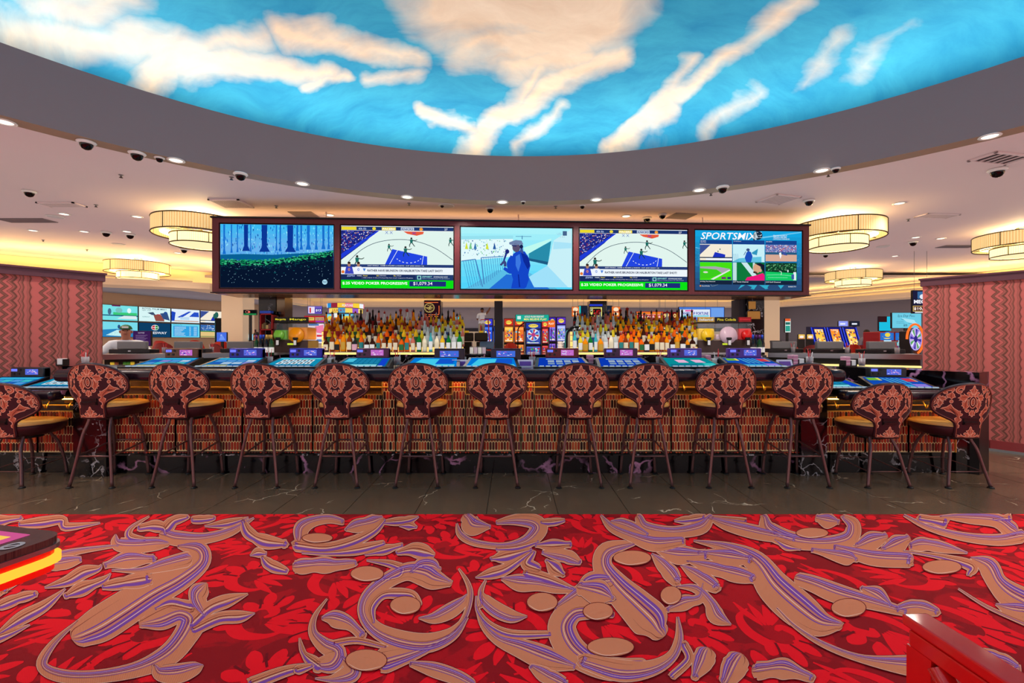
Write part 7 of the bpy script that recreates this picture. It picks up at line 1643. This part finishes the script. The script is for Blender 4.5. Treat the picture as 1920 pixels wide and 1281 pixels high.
def chandelier(label, x, y, first):
    c_ = thing('chandelier', label, 'chandelier', (x, y, 0), 0, 'two tier drum chandeliers')
    def child(nm, mb, m): return mb.build(nm, m, c_)
    if first:
        child('canopy', MB().lathe([(.1, CEIL - .001), (.1, CEIL - .02), (.02, CEIL - .025)], 20), M_NICKEL)
        child('stem', MB().lathe([(.014, 3.3), (.014, CEIL - .02)], 10), M_NICKEL)
        for nm, R_, z0, z1, ms in (('upper_shade', .72, 3.2, 3.46, M_SHADE), ('lower_shade', .46, 3.03, 3.2, M_SHADE2)):
            sh = child(nm, MB().lathe([(R_, z0), (R_, z1)], 64, cap=False), ms)
            for z in (z0, z1): MB().tube([(R_ * 1.004 * math.cos(a), R_ * 1.004 * math.sin(a), z) for a in [2 * PI * i / 64 for i in range(64)]], .011, 6, closed=True).build('rim', M_BRONZE, sh)
            for k in range(6): a = 2 * PI * (k + .3) / 6; MB().tube([(R_ * 1.006 * math.cos(a), R_ * 1.006 * math.sin(a), z0), (R_ * 1.006 * math.cos(a), R_ * 1.006 * math.sin(a), z1)], .007, 5).build('upright', M_BRONZE, sh)
        for k in range(3): a = 2 * PI * k / 3; child('spoke', MB().tube([(0, 0, 3.31), (.71 * math.cos(a), .71 * math.sin(a), 3.23)], .008, 6), M_BRONZE)
        child('inner_shade', MB().lathe([(.6, 3.22), (.6, 3.33)], 48, cap=False), M_SHADE2)
        child('diffuser', MB().lathe([(.44, 3.045), (.44, 3.05), (.0, 3.06)], 40, cap=False), M_DIFF)
    return c_
CHANDS = [(1570, 408, 'large two tier drum chandelier right of the screens'), (377, 402, 'large two tier drum chandelier left of the screens'), (1599, 502, 'distant two tier drum chandelier under the right chandelier'), (259, 485, 'distant two tier drum chandelier under the left chandelier'), (1917, 427, 'two tier drum chandelier cut by the right edge')]
ch0 = None
def chl(o):
    d = bpy.data.lights.new('chandelier_lamp', 'POINT'); d.energy = 75; d.color = (1.0, .72, .36); d.shadow_soft_size = .12
    l_ = bpy.data.objects.new('chandelier_lamp', d); col.objects.link(l_); l_.location = (o.location.x, o.location.y, 3.42)
for i, (px, py, lb) in enumerate(CHANDS):
    p_ = on_z(px, py, CEIL)
    if ch0 is None: ch0 = chandelier(lb, p_.x, p_.y, True); o = ch0
    else: o = copy_tree(ch0, label=lb); o.location = (p_.x, p_.y, 0)
    chl(o)
# ---------------------------------------------------------------- ceiling fittings
M_LENS = emi((255, 240, 215), 3.0)
dl = None
def downlight(px, py, z, label, s=1.0):
    global dl
    p_ = on_z(px, py, z)
    if dl is None:
        dl = thing('downlight', label, 'downlight', p_); MB().lathe([(.09, -.001), (.095, -.008), (.07, -.012), (.066, -.004)], 22, cap=False).build('trim_ring', M_WHITE, dl); MB().lathe([(.068, -.005), (.0, -.005)], 20, cap=False).build('lens', M_LENS, dl); o = dl
    else: o = copy_tree(dl); o.location = p_
    o.scale = (s, s, 1); tag(o, label, 'downlight', 'recessed downlights')
nth = ['first', 'second', 'third', 'fourth', 'fifth', 'sixth', 'seventh', 'eighth', 'ninth']
for i, (px, py) in enumerate(((8, 228), (330, 300), (567, 344), (763, 369), (942, 378.5), (1118, 374), (1311, 356), (1541, 319), (1856, 255))): downlight(px, py, RZ, 'recessed light in the ring beam under the dome, %s from the left' % nth[i])
for px, py, lb in ((120, 401, 'near the left slatted vent'), (257, 406, 'bright one above the left far chandelier'), (158, 434, 'left of the small domes'), (238, 434, 'beside the paired domes at left'), (62, 432, 'at the far left'), (333, 474, 'below the large left chandelier'), (618, 403, 'above the basketball screen at left'), (1174, 405, 'bright one above the basketball screen at right'), (1686, 381, 'above the large right chandelier'), (1717, 445, 'right of the large right chandelier'), (1764, 447, 'left of the cut chandelier'), (1678, 480, 'below the large right chandelier')):
    downlight(px, py, CEIL, 'recessed ceiling light, ' + lb)
    p_ = on_z(px, py, CEIL); spot('ceiling_downlight_lamp', (p_.x, p_.y, CEIL - .03), 60, (1, .86, .7), 130, 1.0)
cm = None
M_DOMEB = mat('smoked_dome', (10, 10, 12), .08)
def camera_dome(px, py, z, label, s=1.0):
    global cm
    p_ = on_z(px, py, z)
    if cm is None:
        cm = thing('security_dome', label, 'security camera', p_); MB().lathe([(.075, -.001), (.08, -.012), (.062, -.03)], 22).build('base', M_WHITE, cm); MB().lathe([(.055, -.028), (.052, -.05), (.036, -.075), (.012, -.086), (.0, -.087)], 20, cap=False).build('dome', M_DOMEB, cm); o = cm
    else: o = copy_tree(cm); o.location = p_
    o.scale = (s, s, s); tag(o, label, 'security camera', 'ceiling security domes')
for px, py, z, lb, s in ((162, 265, RZ, 'in the ring beam at the far left', 1.1), (257, 286, RZ, 'in the ring beam, second from the left', 1.1), (299, 295, RZ, 'small one in the ring beam beside a light', .7), (451, 325, RZ, 'in the ring beam above the left slatted vent', 1.1), (981, 378, RZ, 'tiny one at the middle of the ring beam', .5), (1355, 350, RZ, 'in the ring beam right of the dome centre', 1.1), (1567, 315.5, RZ, 'small one in the ring beam at right', .7), (55, 358, CEIL, 'alone on the far left ceiling', 1.1), (199, 435, CEIL, 'left of a pair on the left ceiling', 1.2), (244, 439, CEIL, 'right of a pair on the left ceiling', 1.2), (345, 467, CEIL, 'below the large left chandelier', 1.2), (829, 384, CEIL, 'tiny one beside the round speaker', .6), (919, 390, CEIL, 'above the reporter screen', 1.0), (1092, 385, CEIL, 'small white one above the reporter screen', .7), (1213, 408, CEIL, 'lower one above the right basketball screen', 1.1), (1242, 402, CEIL, 'beside the flat grey vent at right', 1.0), (1517, 375, CEIL, 'beside the right slatted vent', 1.1), (1870, 317, CEIL, 'below the large return vent', 1.3), (1712, 453, CEIL, 'right of the large right chandelier', 1.2), (1548, 477, CEIL, 'below the large right chandelier', 1.0)):
    camera_dome(px, py, z, 'ceiling security dome, ' + lb, s)
def vent(px, py, w, d, label, slats=12, rz=0, flat=False):
    p_ = on_z(px, py, CEIL); v_ = thing('ceiling_vent', label, 'vent', p_, rz)
    if flat: MB().rbox(-w / 2, w / 2, -d / 2, d / 2, -.012, -.001, .003).build('panel', mat('vent_grey', (138, 124, 124), .6), v_); MB().box(-w / 2 + .02, w / 2 - .02, -d / 2 + .02, d / 2 - .02, -.014, -.0125).build('perforated_face', mat('vent_grey2', (112, 100, 104), .7), v_); return
    f = MB(); f.box(-w / 2, w / 2, -d / 2, -d / 2 + .03, -.02, -.001).box(-w / 2, w / 2, d / 2 - .03, d / 2, -.02, -.001).box(-w / 2, -w / 2 + .03, -d / 2, d / 2, -.02, -.001).box(w / 2 - .03, w / 2, -d / 2, d / 2, -.02, -.001); f.build('frame', M_CEIL, v_)
    MB().box(-w / 2 + .03, w / 2 - .03, -d / 2 + .03, d / 2 - .03, -.006, -.002).build('duct_face', M_BLACK, v_)
    sm = MB().box(-.008, .008, -d / 2 + .03, d / 2 - .03, -.018, -.0065).build('slat', M_CEIL, mesh_only=True)
    for i in range(slats): obj('slat', sm, v_, (-w / 2 + .05 + (w - .1) * i / (slats - 1), 0, 0))
vent(116, 383, .62, .26, 'slatted ceiling vent at the far left', 16); vent(434, 381, .5, .45, 'square slatted ceiling vent left of the screens', 12); vent(1459, 373, .5, .42, 'square slatted ceiling vent right of the screens', 12, .3); vent(1757, 404, .66, .26, 'long slatted ceiling vent right of the large chandelier', 18, .1); vent(1876, 296, .62, .3, 'large return vent at the upper right', 6, .2)
vent(570, 402, .42, .36, 'flat grey ceiling vent above the forest screen', flat=True); vent(1277, 405, .42, .36, 'flat grey ceiling vent above the right basketball screen', flat=True, rz=.2); vent(50, 413, .9, .3, 'flat pale ceiling vent at the far left', flat=True); vent(1795, 462, .8, .3, 'flat pale ceiling vent near the cut chandelier', flat=True)
for px, py, lb in ((104, 406, 'near the far left vent'), (837, 385, 'above the left basketball screen'), (222, 458, 'above the left far chandelier'), (1656, 462, 'right of the large right chandelier')):
    p_ = on_z(px, py, CEIL); s_ = thing('ceiling_speaker', 'round white ceiling speaker ' + lb, 'speaker', p_, 0, 'ceiling speakers'); MB().lathe([(.13, -.001), (.135, -.01), (.12, -.014)], 24).build('rim', M_WHITE, s_); MB().lathe([(.118, -.0145), (.0, -.0165)], 24, cap=False).build('grille', mat('speaker_mesh', (205, 196, 194), .7), s_)
for px, py, z, lb in ((227, 328, CEIL, 'behind the ring beam at left'), (434, 332, CEIL, 'below the fourth ring dome'), (518, 386, CEIL, 'left of the screens'), (180, 384, CEIL, 'right of the far left vent'), (767, 381, CEIL, 'above the left basketball screen'), (1042, 387, CEIL, 'above the reporter screen'), (1333, 362, CEIL, 'behind the ring beam at right'), (1553, 326, CEIL, 'below the eighth ring light'), (1703, 411, CEIL, 'right of the large right chandelier'), (163, 468, CEIL, 'low on the left ceiling'), (81, 450, CEIL, 'lowest at the far left')):
    p_ = on_z(px, py, z); s_ = thing('sprinkler', 'small ceiling sprinkler ' + lb, 'sprinkler', p_, 0, 'ceiling sprinklers'); MB().lathe([(.03, -.001), (.03, -.006), (.012, -.012), (.012, -.035)], 12).build('escutcheon', M_GREYP, s_); MB().lathe([(.022, -.04), (.022, -.036)], 12).build('deflector', M_BLACKM, s_)
# ---------------------------------------------------------------- foreground: slot deck at the left edge, red chair at the lower right
fs_ = thing('slot_deck', 'wood grained slot machine deck with orange lit edge at the left edge of the picture', 'slot machine', (0, 0, 0))
c0 = Vector((-1.285, 1.32)); da = Vector((-.24, .052)).normalized(); db = Vector((-.045, -.15)).normalized()
def deckpoly(o):
    c = c0 - (da + db) * o; r = .035; pts = []
    A_ = c + da * .75; B_ = c + db * .55
    pts = [A_, c + da * r * 2]
    for k in range(1, 6): u = k / 6; pts.append((c + da * r * 2) * (1 - u) ** 2 + c * 2 * u * (1 - u) + (c + db * r * 2) * u * u)
    pts += [c + db * r * 2, B_, B_ + da * .75]
    return [tuple(p) for p in pts]
t = NT('dark_wood_laminate', .25); co = t.coord('Object', (9, 40, 1), (0, 0, .6)); t.color(t.ramp(t.noise(co, 1.2, 3, .5, 2.5), [(.35, (58, 24, 24)), (.5, (92, 46, 42)), (.65, (62, 28, 26))])); M_WOODL = t.m
MB().prism(deckpoly(-.0)[::-1], .735, .755).build('deck_top', M_WOODL, fs_)
MB().prism(deckpoly(.004)[::-1], .722, .7349).build('chrome_edge', M_CHROME, fs_)
MB().prism(deckpoly(-.004)[::-1], .705, .7219).build('red_band', mat('red_band', (170, 10, 10), .3, emit=(255, 20, 0), es=.5), fs_)
MB().prism(deckpoly(.006)[::-1], .682, .7049).build('amber_light_band', emi((255, 170, 50), 1.6), fs_)
MB().prism(deckpoly(-.004)[::-1], .66, .6819).build('red_band', mat('red_band', (170, 10, 10), .3, emit=(255, 20, 0), es=.5), fs_)
MB().prism([tuple(c0 + da * a_ + db * b_) for a_, b_ in ((.15, .12), (.75, .12), (.75, .5), (.15, .5))], 0, .66).build('pedestal', M_BLACK, fs_)
q = lambda a_, b_: tuple(c0 + da * a_ + db * b_)
MB().prism([q(.088, .036), q(.7, .036), q(.7, .5), q(.088, .5)][::-1], .7555, .757).build('screen_border', emi((215, 90, 150), .9), fs_)
MB().prism([q(.116, .062), q(.7, .062), q(.7, .45), q(.116, .45)][::-1], .7575, .7585).build('lit_panel', emi((250, 205, 90), 1.0), fs_)
pc = Pic(lambda x, y, l: (*q(x, y), .7565 + l), lambda c: mat('silver_print', (190, 170, 170), .4)); pc.ring((1, 1, 1), .042, .1, .018, .02, .003); pc.stroke((1, 1, 1), [(.032, .092, .005), (.052, .108, .005)], 1); pc.build('round_badge', fs_)
rc = thing('red_chair', 'red painted wooden chair frame cut off at the lower right corner', 'chair', (0, 0, 0)); M_REDW = mat('red_painted_wood', (206, 16, 14), .25, coat=1.0)
Zr = .75
e0 = on_z(1690, 1150, Zr); e1 = on_z(1890, 1281, Zr)
d_ = (e1 - e0).normalized(); nrm = Vector((-d_.y, d_.x, 0)); nrm = nrm if nrm.x > 0 else -nrm
def rail(s0, s1, o0, o1, z0, z1, nm, dz=0):
    P = [e0 + d_ * s0 + nrm * o0, e0 + d_ * s1 + nrm * o0, e0 + d_ * s1 + nrm * o1, e0 + d_ * s0 + nrm * o1]
    mb = MB(); vs = [(p.x, p.y, z0) for p in P] + [(p.x, p.y, z1) for p in P]
    bm = bmesh.new(); bv = [bm.verts.new(v) for v in vs]
    for f in ((3, 2, 1, 0), (4, 5, 6, 7), (0, 1, 5, 4), (1, 2, 6, 5), (2, 3, 7, 6), (3, 0, 4, 7)): bm.faces.new([bv[i] for i in f])
    bmesh.ops.recalc_face_normals(bm, faces=bm.faces[:]); bmesh.ops.bevel(bm, geom=bm.edges[:], offset=.004, segments=2, profile=.5, affect='EDGES'); bm.verts.index_update()
    mb.add([v.co.copy() for v in bm.verts], [[v.index for v in f.verts] for f in bm.faces], False); bm.free(); return mb.build(nm, M_REDW, rc)
rail(0, .75, 0, .055, Zr - .022, Zr, 'top_rail'); rail(.01, .75, .005, .05, Zr - .06, Zr - .026, 'under_rail')
for s0, o0 in ((.01, .008), (.68, .008), (.01, .44), (.68, .44)):
    a = e0 + d_ * s0 + nrm * (o0 + .02); b = a - d_ * (.05 if s0 < .1 else -.05) * 0
    MB().add([tuple(a + d_ * i * w_ + nrm * j * w_ * .8 + Vector((0, 0, z - Zr)) + d_ * k) for z, w_, k in ((0.0, .016, 0 if s0 < .1 else 0), (Zr - .06, .026, .02)) for i, j in ((-1, -1), (1, -1), (1, 1), (-1, 1))], [(3, 2, 1, 0), (4, 5, 6, 7), (0, 1, 5, 4), (1, 2, 6, 5), (2, 3, 7, 6), (3, 0, 4, 7)]).build('leg', M_REDW, rc)
a = e0 + d_ * .06 + nrm * .02; b = e0 + d_ * .3 + nrm * .02
MB().tube([(a.x, a.y, Zr - .07), (b.x, b.y, .42)], .02, 8).build('brace', M_REDW, rc)
rail(0, .72, .03, .47, .42, .46, 'seat_frame'); rail(.7, .74, 0, .47, .46, .9, 'backrest'); rail(0, .75, .42, .475, Zr - .022, Zr, 'far_rail')
